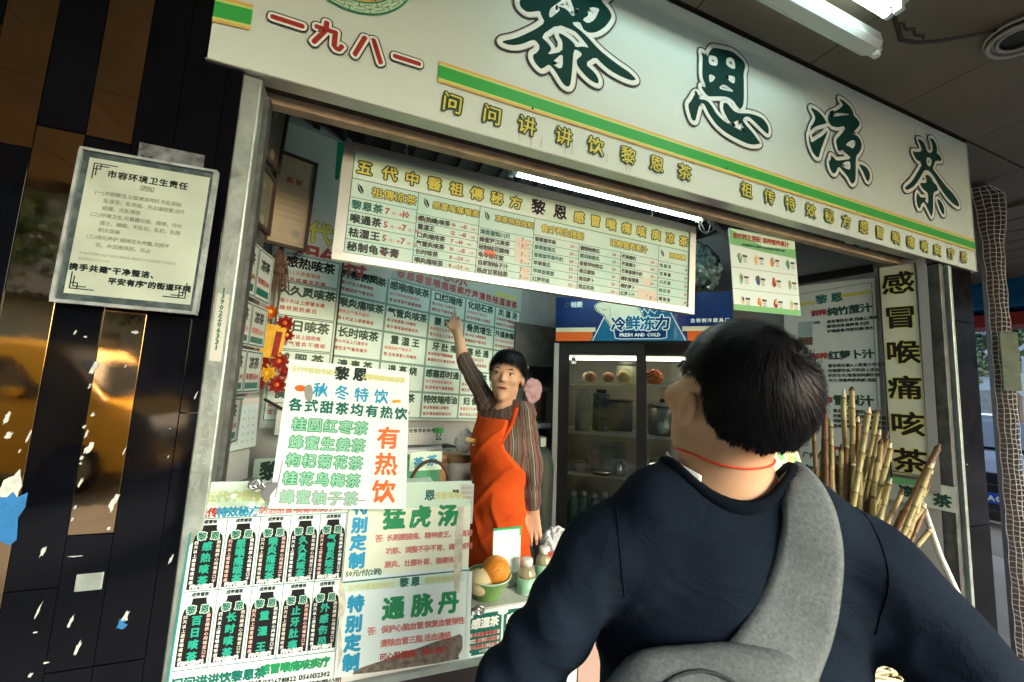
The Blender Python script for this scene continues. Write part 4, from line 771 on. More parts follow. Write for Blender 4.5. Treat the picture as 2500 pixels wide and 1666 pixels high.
# basket with hooped handle
bk=empty('basket',(.31,1.74,1.09),'basket with a hooped brown handle on the back counter','basket')
b=MB(); b.lathe((0,0,0),[(.06,0),(.085,.07)],20); b.build('bowl','straw',bk)
for k in range(5): MB().tube([((.062+.0055*k)*math.cos(a*.3),(.062+.0055*k)*math.sin(a*.3),.012*k+.008) for a in range(22)],.004,5,False).build('weave_ring','brown_jar',bk)
MB().tube([(.085*math.cos(a*math.pi/14),-.01,.06+.115*math.sin(a*math.pi/14)) for a in range(15)],.007,8).build('handle','dark_wood',bk,smooth=True)
gb=empty('green_tub',(.235,1.70,1.09),'low green plastic tub in front of the basket','tub'); MB().box((0,0,.05),(.14,.06,.10)).build('body','box_green',gb,bevel=.006); MB().box((0,0,.103),(.15,.07,.008)).build('rim','paper_green',gb,bevel=.003)
def crumple(name,c,rad,m,label,cat,seed=1,amp=.18,n=26,parent=None,top=None):
    rg=np.random.default_rng(seed); V=[];F=[];mm=n//2; ph=rg.uniform(0,6,(8,3)); fr=rg.uniform(2,9,(8,3))
    for j in range(mm+1):
        th=math.pi*j/mm
        for k in range(n):
            q=2*math.pi*k/n; d=np.array([math.sin(th)*math.cos(q),math.sin(th)*math.sin(q),math.cos(th)])
            r=1+sum(amp*.35*abs(math.sin(fr[i]@d+ph[i,0]))*(1 if i%2 else -1) for i in range(8))+rg.uniform(-.03,.03)
            if top and d[2]>.3: r*=1+top*(d[2]-.3)
            V.append(tuple(d*r*np.array(rad)))
    for j in range(mm):
        for k in range(n): F.append((j*n+k,(j+1)*n+k,(j+1)*n+(k+1)%n,j*n+(k+1)%n))
    o=MB().add(V,F).build(name,m,parent); o.location=c
    if label: tag(o,label,cat)
    return o
mat('bag_clear',(.70,.78,.76),.25,alpha=.55,spec=.7,var=.15,vscale=20); mat('bag_pink',(.40,.24,.26),.6,var=.4,vscale=24); mat('foil',(.30,.42,.40),.22,metal=.6,var=.8,vscale=22,rvar=.12,bump=.8,bscale=26,col2=(.03,.06,.06))
crumple('plastic_bag',(.465,1.80,1.335),(.045,.03,.05),'bag_clear','small crumpled clear bag above the jars on the back counter','plastic bag',3,.3)
tag(MB().tube([(.37,1.82,1.31),(.385,1.815,1.315),(.43,1.81,1.31),(.455,1.83,1.33),(.45,1.88,1.36)],[.011,.010,.004,.004,.004],8).build('power_plug','cable_black',smooth=True),'black power plug and lead lying above the jars','plug')
# far wall by the fridge: bag, bins, cylinder
o=crumple('pink_bag',(.925,2.10,1.585),(.052,.010,.075),'bag_pink','pink patterned plastic bag hanging on the wall behind the shopkeeper','plastic bag',9,.30,top=-.45); 
tag(MB().tube([(.90,2.12,1.70),(.905,2.2,1.76),(.91,2.3,1.80)],.003,5).build('bag_hook','cable_grey'),'hook and string of the pink bag','hook')
wt=Panel('stone_board',(1.02,2.375,1.86),14,0,0,'grey speckled board on the wall between poster and fridge','board'); wt.box(-.13,.20,-.13,.14,-.01,.0,'board',mat('grey_board',(.13,.125,.115),.6,var=.5,vscale=14)); wt.done()
gc=empty('gas_cylinder',(1.0,2.12,.3),'tall dull green gas cylinder standing beside the fridge','gas cylinder')
MB().lathe((0,0,0),[(.07,0),(.08,.03),(.08,.86),(.06,.93),(.03,.96)],22).build('body',mat('cyl_green',(.010,.022,.015),.6,var=.5,vscale=6),gc,smooth=True); MB().lathe((0,0,.962),[(.03,0),(.03,.05),(.018,.055)],12).build('valve','steel_dull',gc)
wb=empty('wall_cupboard',(1.0,2.30,1.28),'small dark cupboard with a white tray on top beside the fridge','cupboard')
MB().box((0,0,.2),(.22,.12,.22),rz=R(20)).build('body','wall_dim',wb,bevel=.004); MB().box((0,0,.08),(.24,.14,.03),rz=R(20)).build('tray','plastic_white',wb,bevel=.004); MB().box((0,-.066,.2),(.19,.008,.18),rz=R(20)).build('door','dark_wood',wb)
# ================================================================ FRIDGE
FY=-38
def fpanel(name,c,label,cat): return Panel(name,c,FY,0,1.0,label,cat)
hdx,hdy=math.cos(R(FY)),math.sin(R(FY)); nx,ny=math.sin(R(FY)),-math.cos(R(FY))
fr=fpanel('display_fridge',(1.418,1.811,2.009),'tall black two-door display fridge with a blue lit header','fridge')
B=fr.box
mat('fridge_black',(.010,.011,.013),.28,spec=.6,var=.2); mat('fridge_inside',(.48,.46,.39),.5,var=.15,vscale=5); mat('fridge_strip',(.42,.46,.45),.35,metal=.4); mat('wire_white',(.75,.78,.76),.4)
B(-.4685,.4685,-.133,.133,-.06,-.001,'header','fridge_black')
fr.z0=-.0008
mat('hdr_blue',(.004,.035,.20),.25,var=.6,vscale=3.2,col2=(.003,.012,.075),coat=.5); mat('hdr_blue2',(.005,.14,.30),.25,coat=.5,var=.3,vscale=5); mat('hdr_orange',(.75,.13,.02),.3,coat=.5); mat('hdr_cream',(.75,.72,.50),.3); mat('bear_cream',(.72,.74,.55),.4,var=.1,vscale=12)
fr.rect(-.466,.466,-.131,.131,'hdr_blue',1,'header_print')
fr.rect(-.464,-.25,-.131,-.078,'hdr_orange',2,'header_print'); fr.rect(-.464,-.235,-.078,-.053,'hdr_cream',2,'header_print')
fr.rect(.25,.464,-.131,-.078,'hdr_orange',2,'header_print'); fr.rect(.225,.464,-.078,-.053,'hdr_cream',2,'header_print')
fr.poly([[(-.262,-.131),(-.185,.02),(-.15,.10),(.13,.10),(.17,.02),(.255,-.131)]],'hdr_blue2',3,'header_print')
fr.line([(-.250,-.128),(-.175,.03)],.0025,'ink_white',4,'header_print'); fr.line([(.240,-.128),(.165,.03)],.0025,'ink_white',4,'header_print')
# pale rounded animal shape behind the words, plain
blob=[(-.235,.075),(-.225,.045),(-.19,.02),(-.165,-.02),(-.14,-.05),(-.10,-.03),(-.02,-.02),(.02,.01),(.0,.05),(-.03,.085),(-.10,.10),(-.17,.105)]
bs=smooth_loop(blob,3); fr.stroke([(bs[i],bs[(i+1)%len(bs)]) for i in range(len(bs))],.006,'ink_white',5,'header_print'); fr.stroke([(bs[i],bs[(i+1)%len(bs)]) for i in range(len(bs))],.0035,'ink_black',5.5,'header_print'); fr.poly([bs],'bear_cream',6,'header_print')
fr.line([(-.16,.06),(-.15,.03),(-.155,.0)],.0014,'ink_grey',7,'header_print'); fr.line([(-.20,.055),(-.185,.045),(-.17,.052)],.0014,'ink_black',7,'header_print')
fr.line([(.0,.06),(.02,.03),(.03,.05),(.05,.02),(.06,.045),(.085,.02),(.10,.045),(.13,.03),(.16,.035)],.002,'ink_white',6,'header_print')
for i,ch in enumerate('冷鲜冻力'): fr.text(ch,-.108+i*.078,-.036+(.006 if i%2 else 0),.078,'hdr_blue2' if i in (1,2) else 'hdr_blue',9,bold=.0028,out=[('ink_white',.0085)],part='header_lettering')
pl_=smooth_loop([(-.135,-.060),(-.13,-.085),(-.125,-.115),(-.10,-.120),(.12,-.119),(.145,-.114),(.147,-.075),(.15,-.058),(.15,.0),(-.14,-.06)],1)
fr.stroke([(pl_[i],pl_[(i+1)%len(pl_)]) for i in range(len(pl_))],.0022,'ink_white',7.1,'header_print'); fr.rect(-.128,.143,-.118,-.075,'hdr_blue',7,'header_print')
fr.text('FRESH AND COLD',.008,-.097,.026,'ink_white',9,bold=.001,part='header_lettering')
fr.text('裕菱',-.345,.083,.034,'ink_white',5,bold=.0012,part='header_lettering'); fr.line([(-.40+.012*math.cos(a*.5),.083+.012*math.sin(a*.5)) for a in range(12)],.0022,'ink_teal',5,'header_lettering')
fr.text('金裕制冷厨具厂',.36,-.022,.022,'ink_white',5,bold=.0009,sp=1.25,part='header_lettering')
# cabinet
fr.box(-.40,.40,-.232,-.214,-.13,-.10,'interior_lamp',mat('warm_glow',(.9,.9,.8),.5,emit=(1,.90,.70),es=1.3))
H=-1.72
B(-.4685,-.456,H,-.134,-.55,-.004,'cabinet_side','fridge_black'); B(.456,.4685,H,-.134,-.55,-.004,'cabinet_side','fridge_black'); B(-.456,.456,H,-.134,-.55,-.535,'cabinet_back','fridge_black')
B(-.4685,.4685,.0,.134,-.55,-.062,'cabinet_top','fridge_black'); B(-.4555,.4555,-.20,-.134,-.53,-.03,'cabinet_top','fridge_black'); B(-.4555,.4555,H,H+.2,-.53,-.03,'plinth','fridge_black')
B(-.455,-.440,H+.2,-.201,-.53,-.04,'liner','fridge_inside'); B(.440,.455,H+.2,-.201,-.53,-.04,'liner','fridge_inside'); B(-.439,.439,H+.2,-.201,-.53,-.515,'liner','fridge_inside'); B(-.439,.439,-.2125,-.2015,-.51,-.04,'liner','fridge_inside')
for s_,(x0,x1,zz) in enumerate(((-.452,.03,-.012),(-.005,.452,-.030))):
    fw=.062
    for a,b,c_,d in ((x0,x1,-.212,-.150),(x0,x1,H+.10,H+.17),(x0,x0+(fw+.006 if s_==0 else .046),H+.17,-.212),(x1-fw+.02*(s_==0),x1,H+.17,-.212)):
        B(a,b,c_,d,zz-.018,zz,'door_frame','fridge_black')
    B(x0+(fw+.006 if s_==0 else .046),x1-fw+.02*(s_==0),H+.17,-.212,zz-.010,zz-.006,'door_glass',thin_glass('fridge_glass',(.90,.95,.93)))
B(-.4685,-.442,H+.02,-.145,.002,.016,'side_strip','fridge_strip')
B(-.372,-.345,-.262,-.218,-.0178,-.0165,'energy_label','paper_clean'); fr.z0=-.0160
fr.text('N',-.358,-.238,.026,'ink_black',2,bold=.002,part='energy_label')
SH=[-.372,-.655,-.885,-1.20]
for y in SH:
    for zz in [-.055-.038*i for i in range(12)]: B(-.438,.438,y-.003,y,zz-.003,zz,'shelf_wire','wire_white')
    for xx in [-.43+.107*i for i in range(9)]: B(xx,xx+.003,y-.007,y-.0035,-.50,-.05,'shelf_wire','wire_white')
    B(-.438,.438,y-.008,y+.006,-.054,-.049,'shelf_front','wire_white')
fr.done()
def fpos(x,y,z): p=fr.mw@Vector((x,y,z)); return tuple(p)
def fruit(x,y,z,r,m,label,kind='peach',group='fruit in the fridge'):
    o=empty(kind,fpos(x,y,z),label,'fruit',group); MB().sphere((0,0,r*.93),r,16,10,(1,1,.93)).build('flesh',m,o,smooth=True); MB().tube([(0,0,r*1.80),(.002,0,r*1.98)],.002,5).build('stalk','bark',o); return o
mat('peach_red',(.38,.08,.05),.5,var=.5,vscale=12,col2=(.55,.30,.12)); mat('melon_yellow',(.70,.48,.14),.45,var=.15,vscale=10); mat('orange_fruit',(.80,.30,.03),.42,var=.12,vscale=8,bump=.35,bscale=220); mat('pale_fruit',(.66,.60,.34),.5,var=.12,vscale=9)
fruit(-.270,SH[0]+.007,-.09,.034,'peach_red','red peach at the left on the top shelf of the fridge'); fruit(-.170,SH[0]+.007,-.10,.034,'peach_red','red peach in the middle of the top fridge shelf')
fruit(-.085,SH[0]+.007,-.09,.040,'melon_yellow','round yellow fruit in front of the glass jar in the fridge','yellow_fruit'); fruit(-.300,SH[0]+.007,-.19,.034,'pale_fruit','pale fruit behind the left peach in the fridge','pear')
j=empty('clip_top_jar',fpos(-.07,SH[0]+.007,-.22),'glass jar with a metal clip lid on the top fridge shelf','jar'); MB().lathe((0,0,0),[(.055,0),(.06,.01),(.06,.10),(.045,.115)],20).build('glass',mat('jar_glass',(.4,.4,.28),.15,alpha=.6,spec=.8),j,smooth=True); MB().lathe((0,0,.116),[(.05,0),(.052,.012),(.04,.02)],20).build('lid','steel_dull',j); MB().tube([(.052*math.cos(a*.35),.052*math.sin(a*.35),.108) for a in range(19)],.004,5,False).build('clip_ring','dark_wood',j)
crumple('orange_net_bag',fpos(.085,SH[0]+.045,-.10),(.05,.035,.042),mat('net_orange',(.75,.20,.05),.4,var=.5,vscale=30),'orange net bag of fruit on the top fridge shelf behind the right door','bag',5,.35)
mat('pale_tea',(.30,.42,.36),.3,var=.2,vscale=8); mat('milky',(.55,.58,.50),.25,alpha=.8)
j=empty('drink_bottle',fpos(-.315,SH[1]+.007,-.10),'large clear jug half full of pale green tea on the second fridge shelf','bottle'); MB().lathe((0,0,0),[(.04,0),(.043,.01),(.043,.115)],18).build('liquid','pale_tea',j,smooth=True); MB().lathe((0,0,.1155),[(.043,0),(.042,.05),(.03,.085),(.02,.095),(.022,.125)],18).build('bottle_top','milky',j,smooth=True)
j=empty('dark_flask',fpos(-.215,SH[1]+.007,-.15),'dark square flask beside the tea jug in the fridge','flask'); MB().box((0,0,.11),(.075,.07,.22)).build('body','smoky_plastic',j,bevel=.006); MB().lathe((0,0,.222),[(.03,0),(.03,.02)],14).build('cap','cable_black',j)
j=empty('box_tray',fpos(-.12,SH[1]+.007,-.28),'grey storage box at the back of the second fridge shelf','box'); MB().box((0,0,.09),(.17,.12,.18),rz=R(FY)).build('body',mat('grey_box',(.14,.15,.15),.5),j,bevel=.004); MB().box((0,0,.185),(.18,.13,.008),rz=R(FY)).build('lid','wall_dim',j)
j=empty('steel_pot',fpos(.125,SH[1]+.007,-.16),'tall stainless steel pot behind the right fridge door','pot'); MB().lathe((0,0,0),[(.07,0),(.075,.01),(.075,.16)],24).build('body','steel_dull',j,smooth=True); MB().lathe((0,0,.161),[(.079,0),(.079,.008),(.02,.02)],24).build('lid','steel_dull',j); MB().sphere((0,0,.19),.014,10,6).build('knob','cable_black',j)
crumple('wrapped_meat_bag',fpos(-.25,SH[2]+.08,-.12),(.045,.04,.075),mat('bag_pink2',(.28,.13,.13),.3,var=.7,vscale=30,col2=(.5,.42,.42)),'knotted clear bag with pink contents on the third fridge shelf','bag',12,.3,top=-.5)
j=empty('glass_bowl',fpos(-.345,SH[2]+.007,-.10),'small glass bowl at the left of the third fridge shelf','bowl'); MB().lathe((0,0,0),[(.02,0),(.035,.02),(.042,.045)],18).build('bowl','clear_plastic',j,smooth=True); MB().lathe((0,0,.0455),[(.043,0),(.043,.004)],18).build('rim','milky',j)
j=empty('black_tray',fpos(-.20,SH[2]+.007,-.07),'flat black dish on the third fridge shelf','dish'); MB().lathe((0,0,0),[(.05,0),(.065,.018)],20).build('dish','cable_black',j); MB().lathe((0,0,.0185),[(.066,0),(.066,.003)],20).build('rim','steel_dull',j)
j=empty('steel_cup',fpos(-.105,SH[2]+.007,-.09),'shiny steel cup with a handle on the third fridge shelf','cup'); MB().lathe((0,0,0),[(.03,0),(.036,.01),(.036,.085)],18).build('body','steel',j,smooth=True); MB().tube([(.036,0,.07),(.06,0,.06),(.06,0,.03),(.036,0,.02)],.004,6).build('handle','steel',j,smooth=True); MB().lathe((0,0,.0855),[(.037,0),(.037,.003)],18).build('rim','steel_dull',j)
j=empty('plastic_tub',fpos(-.15,SH[2]+.007,-.28),'grey plastic tub with lid at the back of the third fridge shelf','tub'); MB().box((0,0,.07),(.15,.12,.14),rz=R(FY)).build('body','clear_plastic',j,bevel=.006); MB().box((0,0,.145),(.16,.13,.012),rz=R(FY)).build('lid','wall_paint',j,bevel=.003)
j=empty('glass_container',fpos(.13,SH[2]+.007,-.12),'clear food container behind the right fridge door','container'); MB().box((0,0,.05),(.14,.10,.10),rz=R(FY)).build('body','clear_plastic',j,bevel=.01); MB().box((0,0,.106),(.15,.11,.01),rz=R(FY)).build('lid','milky',j,bevel=.003)
BL=[(-.36,.09,'left'),(-.305,.13,'second from the left'),(-.245,.10,'third from the left'),(-.19,.15,'fourth from the left'),(-.135,.10,'rightmost')]
j0=None
for i,(x,d,lab) in enumerate(BL):
    l='pale green drink bottle on the bottom fridge shelf, '+lab
    if j0 is None:
        j0=empty('tea_bottle',fpos(x,SH[3]+.007,-d),l,'bottle','tea bottles in the fridge'); MB().lathe((0,0,0),[(.028,0),(.03,.008),(.03,.13),(.024,.155),(.013,.175)],16).build('body','pale_tea',j0,smooth=True); MB().lathe((0,0,.1755),[(.015,0),(.015,.022)],14).build('cap','plastic_white',j0)
    else:
        c_=j0.copy(); COL.objects.link(c_); c_.location=fpos(x,SH[3]+.007,-d); c_['label']=l
        for h_ in j0.children: k_=h_.copy(); COL.objects.link(k_); k_.parent=c_
crumple('foil_bag',(1.70,1.72,2.30),(.17,.13,.16),'foil','big crinkled silvery green bag lying on top of the fridge','bag',21,.22,40)
# ================================================================ SMALL HANGING POSTER AND RIGHT WALL
sp_=Panel('fruit_price_poster',(1.635,1.222,2.15),-2.3,-1.8,2.1,'small hanging poster with green header and fruit pictures right of the price board','poster')
W2,H2=.195,.181
sp_.box(-W2,W2,-H2,H2,-.003,-.0005,'card','paper_clean')
sp_.rect(-W2,W2,H2*.62,H2,'paper_green',1,'header'); sp_.poly([[(-W2,H2*.98),(-W2,H2*.60),(0,H2*.52),(W2,H2*.48),(W2,H2*.72),(0,H2*.66)]],mat('fresh_green',(.16,.50,.20),.45),1.5,'header')
sp_.text('食疗养生搭配 现榨营养果汁',-.01,H2*.82,.027,'ink_red',3,bold=.0012,out=None,rot=-.01); sp_.text('推荐健康清火水果鲜榨 不添加防腐剂天然果汁饮料',0,H2*.63,.0115,'deep_green',3,bold=.0005)
sp_.rect(-W2,W2,-H2,-H2*.86,'fresh_green',1,'footer')
fc=['box_green','petal_red','petal_orange','melon_yellow','fresh_green','petal_red','petal_orange','hdr_blue2','pale_fruit']
for r_ in range(3):
    for c_ in range(4):
        x=-W2+.05+c_*.095; y=H2*.30-r_*.095
        rr=random.Random(r_*4+c_); 
        L=[(x+.014*(.6+.5*rr.random())*math.cos(a*.57),y+.026*(.6+.5*rr.random())*math.sin(a*.57)) for a in range(11)]
        sp_.poly([L],fc[(r_*4+c_*3)%9],2,'fruit_picture')
        sp_.poly([[(a*.5+x*.5+.004,b*.5+y*.5+.006) for a,b in L]],fc[(r_*2+c_*5+3)%9],3,'fruit_picture')
        sp_.rect(x+.016,x+.042,y+.004,y+.013,'deep_green',2); sp_.text('清热',x+.029,y-.004,.011,'ink_redlight',2); sp_.text('美容',x+.029,y-.016,.011,'ink_grey',2)
for y in (.02,-.075): sp_.line([(-W2,H2*.30-.047+(.02-y)*-0+(-.0 if y>0 else -.095)),(W2,H2*.30-.047+(0 if y>0 else -.095))],.001,'ink_grey',2)
sp_.done()
tag(MB().tube([(1.47,1.225,2.34),(1.47,1.24,2.5),(1.47,1.3,2.72)],.0012,4).tube([(1.80,1.225,2.33),(1.80,1.24,2.5),(1.80,1.3,2.72)],.0012,4).build('poster_string','cable_grey'),'two strings holding the small fruit poster','string')
YW=-65; rw=lambda s,z,off=.006:(2.56+math.cos(R(YW))*s+math.sin(R(YW))*off,1.19+math.sin(R(YW))*s-math.cos(R(YW))*off,z)
jp=Panel('juice_poster',rw(-.30,1.75,.012),YW,0,0,'tall pale poster listing three fresh juices on the right wall behind the customer','poster')
ox=.30
jp.box(-.50+ox-.0,-.092+ox,-.66,.515,-.005,-.001,'sheet',mat('juice_sheet',(.62,.70,.66),.55,var=.12,vscale=4,stain=.25)); jp.z0=-.0008
X=lambda s:s+ox
jp.line([(X(-.48),.462),(X(-.104),.492),(X(-.104),-.40)],.0022,'ink_grey',2)
jp.text('黎恩',X(-.285),.425,.052,'ink_teal',3,bold=.002,sp=1.3,rot=.06); 
jp.text('五代中医祖传秘方',X(-.415),.405,.022,'ink_gold',3,bold=.001,sp=.8,rot=.06); jp.text('感冒喉痛咳痰凉茶',X(-.165),.437,.022,'ink_gold',3,bold=.001,sp=.75,rot=.06)
def juice(a,b,x0,x1,y,s,tilt,lines):
    n_=len(b); w_=(x1-x0)/n_; jp.text(b,X((x0+x1)/2),y,w_*.97,'deep_green',3,bold=.0024,rot=tilt,xs=1.0); jp.text(a,X(x0-.035),y-.004-tilt*.02,.034,'ink_red',3,bold=.0022,rot=tilt)
    jp.text('功效:',X(x0-.045),y-.06,.016,'deep_green',3,bold=.0007,rot=tilt*.8)
    for i,t in enumerate(lines): jp.text(t,X(x0+.0),y-.060-i*.027,.0185,'ink_dark',3,bold=.0008,align='l',rot=tilt*.8,sp=1.02)
juice('鲜榨','纯竹蔗汁',-.298,-.104,.352,.04,.06,['具有清热生津,润燥止渴咳','解酒消滞,健脾胃,利尿','护嗓解毒,养颜和解,降火'])
juice('鲜榨','红萝卜汁',-.300,-.104,.105,.04,.05,['富含维生素A,C是青少年生长','的健康饮品,可促进上皮组','织的生长,增强视网膜的感','光力,排毒养颜养颜,消脂'])
juice('鲜榨','雪梨汁',-.285,-.115,-.140,.05,.04,['富含维生素糖份,小梨花','的健康饮品,滋阴润肺口渴','润肺化痰,止咳平喘有疗效','含有多种维生素,清热降火'])
jp.text('祖传特效秘方最新产品',X(-.22),-.40,.021,'ink_red',3,bold=.001); jp.text('广州市黎恩凉茶有限公司',X(-.25),-.455,.032,'deep_green',3,bold=.0015)
jp.rect(X(-.48),X(-.10),-.60,-.49,'paper_green',2); jp.text('黎恩凉茶',X(-.28),-.545,.07,'deep_green',3,bold=.003,sp=1.3)
jp.rect(X(-.43),X(-.365),.21,.30,mat('photo_blue',(.30,.42,.42),.5,var=.3,vscale=12),2,'juice_photo'); jp.rect(X(-.43),X(-.365),.165,.21,mat('photo_brown',(.14,.09,.04),.5,var=.8,vscale=40),2,'juice_photo')
jp.done()
tag(MB().box(rw(-.275,2.310,.008),(.36,.006,.045),rz=R(YW),ry=-.055).build('black_tape','ink_black'),'strip of torn black tape on the right wall above the juice poster','tape')
vs=Panel('vertical_sign',rw(0,1.778,.03),YW,0,.5,'tall narrow sign with six bold black characters one above the other on the right wall','sign')
vs.box(-.066,.064,-.515,.533,-.02,-.001,'board',mat('sign_cream',(.62,.66,.50),.5,var=.08,vscale=5,stain=.3)); vs.box(-.072,-.0665,-.54,.54,-.02,.004,'frame','fridge_black'); vs.box(.0645,.069,-.54,.54,-.02,.004,'frame','fridge_black')
vs.z0=-.0008
for i,ch in enumerate('感冒喉痛咳茶'): vs.text(ch,0,.44-i*.1775,.114,'ink_black',6,bold=.0030,out=[('ink_gold',.0062)],xs=1.05)
vs.line([(-.065,-.505),(.06,-.512)],.002,'ink_dark',3); vs.done()
vb=Panel('green_tea_strip',rw(.03,1.19,.014),YW,0,-3,'pale strip with two green tea characters under the tall narrow sign','sign')
vb.box(-.11,.12,-.065,.05,-.004,-.001,'sheet',mat('strip_sheet',(.5,.58,.5),.6,var=.15,vscale=9,stain=.4)); vb.z0=-.0008
vb.poly([[(-.11,.05),(-.02,.05),(.0,.03),(-.11,.01)]],'fresh_green',2); vb.text('凉',-.045,-.01,.052,'deep_green',3,bold=.0028); vb.text('茶',.075,-.022,.058,'deep_green',3,bold=.003); vb.done()
# wall pipe strip right of sign
tag(MB().box(rw(.085,1.75,.02),(.035,.03,1.1),rz=R(YW)).build('plaster_strip','wall_paint'),'pale plaster strip between the tall sign and the shutter rails','wall strip')
# ================================================================ COUNTER
ct=empty('shop_counter',(.8,1.2,.12),'front counter of the tea stall under the printed boards','counter')
MB().bx(-1.09,.95,-.08,.095,0,.742).build('body',mat('counter_dark',(.018,.016,.018),.45,var=.4,vscale=5),ct); MB().bx(-1.1,.96,-.094,.10,.745,.868).build('apron_board','plastic_white',ct,bevel=.003); MB().bx(-1.1,.965,-.10,.105,.8685,.874).build('worktop',mat('marble_grey',(.55,.60,.57),.3,var=.3,vscale=12),ct)
MB().bx(-1.1,.965,-.108,-.096,.735,.75).build('edge_rail','aluminium',ct); MB().bx(-.13,.60,-.098,-.082,.0,.73).build('front_panel',mat('pinkish_panel',(.33,.24,.21),.5,var=.12,vscale=3),ct)
MB().bx(-.245,-.135,-.098,-.082,.0,.735).build('pale_panel','paper_grey',ct)
dt=Panel('d',(0,0,0),0,0,0,None,None,parent=empty('green_dot',mw=Matrix(((1,0,0,0),(0,0,-1,-.099),(0,1,0,0),(0,0,0,1))))); dt.root.parent=ct
dt.poly([[(-.155+.012*math.cos(a*.4),.70+.012*math.sin(a*.4)) for a in range(16)]],'ink_green',2,'dot'); dt.done()
cf=Panel('counter_tea_cards',(.8,1.103,.93),0,0,0,'row of dark green tea cards along the front edge of the counter','price cards')
cf.rect(-.48,.15,-.072,.062,'paper_clean',1,'strip')
for i,(x,t) in enumerate(((-.425,'感湿茶'),(-.325,'感热茶'),(-.225,'喉炎茶'),(-.125,'咳感茶'),(-.025,'清热茶'),(.075,'祛湿茶'))):
    a,b,y0,y1,c_=x-.047,x+.047,-.055,.048,.012
    cf.poly([[(a+c_,y0),(b-c_,y0),(b-c_,y0+c_*.6),(b,y0+c_),(b,y1-c_),(b-c_,y1-c_*.6),(b-c_,y1),(a+c_,y1),(a+c_,y1-c_*.6),(a,y1-c_),(a,y0+c_),(a+c_,y0+c_*.6)]],'ink_teal',2,'card')
    cf.text(t,x,.024,.026,'ink_white',4,bold=.0013)
    for k in range(3): cf.rect(a+.004,b-.004,-.004-k*.0155-.005,-.004-k*.0155+.005,'ink_white' if 0 else 'paper_grey',3,'card'); cf.text(['适宜感冒喉痛咳','一周以上困热咳','经常熬夜口干苦'][k],x,-.004-k*.0155,.0105,'ink_red',4,bold=.0004)
    cf.text('10元杯',x,-.047,.009,'ink_white',4)
cf.done()
# ================================================================ BOARDS A and B
ab=Panel('bottle_price_board',(-.004,1.080,1.123),-4.9,-3.8,.5,'white board with ten dark printed tea bottles leaning on the left end of the counter','board')
ab.box(-.3185,.0035,-.30,.224,-.008,-.001,'board','paper_white'); ab.box(-.322,-.3185,-.30,.226,-.009,.001,'edge',mat('edge_green',(.02,.25,.20),.3)); ab.z0=-.0008
ab.rect(-.316,.0,.17,.222,'paper_green',1,'header'); ab.text('五代中医祖传秘方',-.205,.192,.024,'ink_goldpale',4,bold=.001,out=[('ink_teal',.0012)],sp=1.05)
ab.rect(-.316,0,.15,.17,'paper_clean',1,'header'); ab.text('祖传',-.293,.158,.021,'ink_red',4,bold=.001); ab.text('特效秘方',-.232,.158,.0215,'ink_blue',4,bold=.0012); ab.text('防治感冒喉痛咳痰疗声',-.100,.158,.018,'ink_redlight',4,bold=.0006)
bx_=[-.3165,-.2515,-.185,-.121,-.0565,.002]
for x in bx_[1:]: ab.line([(x,.145),(x,-.158)],.0007,'ink_teal',2)
for y in (.1455,-.0045,-.158): ab.line([(-.317,y),(.002,y)],.0008,'ink_teal',2)
tn=['感热咳茶','感喉痛咳茶','喉炎痛咳茶','久久灵咳茶','气管炎咳茶','百日咳茶','长时咳茶','重湿王','止牙肚痛','外感伤风']
pr=[('10','15'),('10','15'),('12','20'),('15','20'),('12','20'),('13','20'),('13','20'),('10','15'),('10','15'),('10','15')]
for i in range(10):
    c_=i%5; r_=i//5; xc=(bx_[c_]+bx_[c_+1])/2; yt=(.1455,-.0045)[r_]; W_=.0285
    ab.text('成贵膏茶' if i else '感冒咳',xc,yt-.007,.0082,'ink_dark',3,bold=.0004)
    y0=yt-.146; yn=yt-.014
    P_=[(xc-W_,y0),(xc+W_,y0),(xc+W_,yt-.048),(xc+W_*.93,yt-.037),(xc+W_*.62,yt-.028),(xc+.014,yt-.024),(xc+.013,yn),(xc-.013,yn),(xc-.014,yt-.024),(xc-W_*.62,yt-.028),(xc-W_*.93,yt-.037),(xc-W_,yt-.048)]
    ab.poly([P_],'ink_black',2,'bottle_print')
    for s_,ch in ((-1,'黎'),(1,'恩')): ab.text(ch,xc+s_*.0125,yt-.037,.0165,'ink_teal',5,bold=.0006,out=[('paper_green',.0022)])
    t=tn[i]; sp=.094/len(t)
    ab.text(t,xc,yt-.094,min(.0185,sp*1.0),mat('print_mint',(.015,.34,.24),.4),5,bold=.0009,out=[('ink_teal',.0012)] if 0 else None,dir='v',sp=sp/min(.0185,sp))
    for s_ in (-1,1): ab.text('四天以上感冒喉痛咳痰疗'[:10] if s_<0 else '困热燥烦心闷嘴苦口干咳'[:10],xc+s_*.0215,yt-.091,.0074,('ink_pink','patch_paper','ink_white')[(i+s_)%3],5,bold=.00015,dir='v',sp=1.22)
    ab.text('杯'+pr[i][0]+'元 瓶'+pr[i][1]+'元',xc,y0+.0055,.0094,'ink_white',5,bold=.0005,sp=.8)
ab.text('问问讲讲饮黎恩茶',-.226,-.183,.0215,'ink_teal',4,bold=.0012,sp=1.03); ab.text('感冒喉痛咳痰疗',-.078,-.178,.0205,'ink_green',4,bold=.0012)
ab.text('财富热线:13726781822 13560132302',-.10,-.203,.0135,'ink_black',4,bold=.0005); ab.text('广州市黎恩凉茶有限公司',-.055,-.221,.014,'ink_black',4,bold=.0005)
ab.done()
b2=Panel('custom_tea_board',(-.004,1.080,1.123),-4.9,-3.8,.5,'white board with two custom remedies in large green characters next to the bottle board','board')
b2.box(.0055,.309,-.215,.213,-.008,-.001,'board','paper_clean'); b2.box(.309,.320,-.212,-.012,-.007,.0005,'board_edge','paper_white'); b2.z0=-.0008
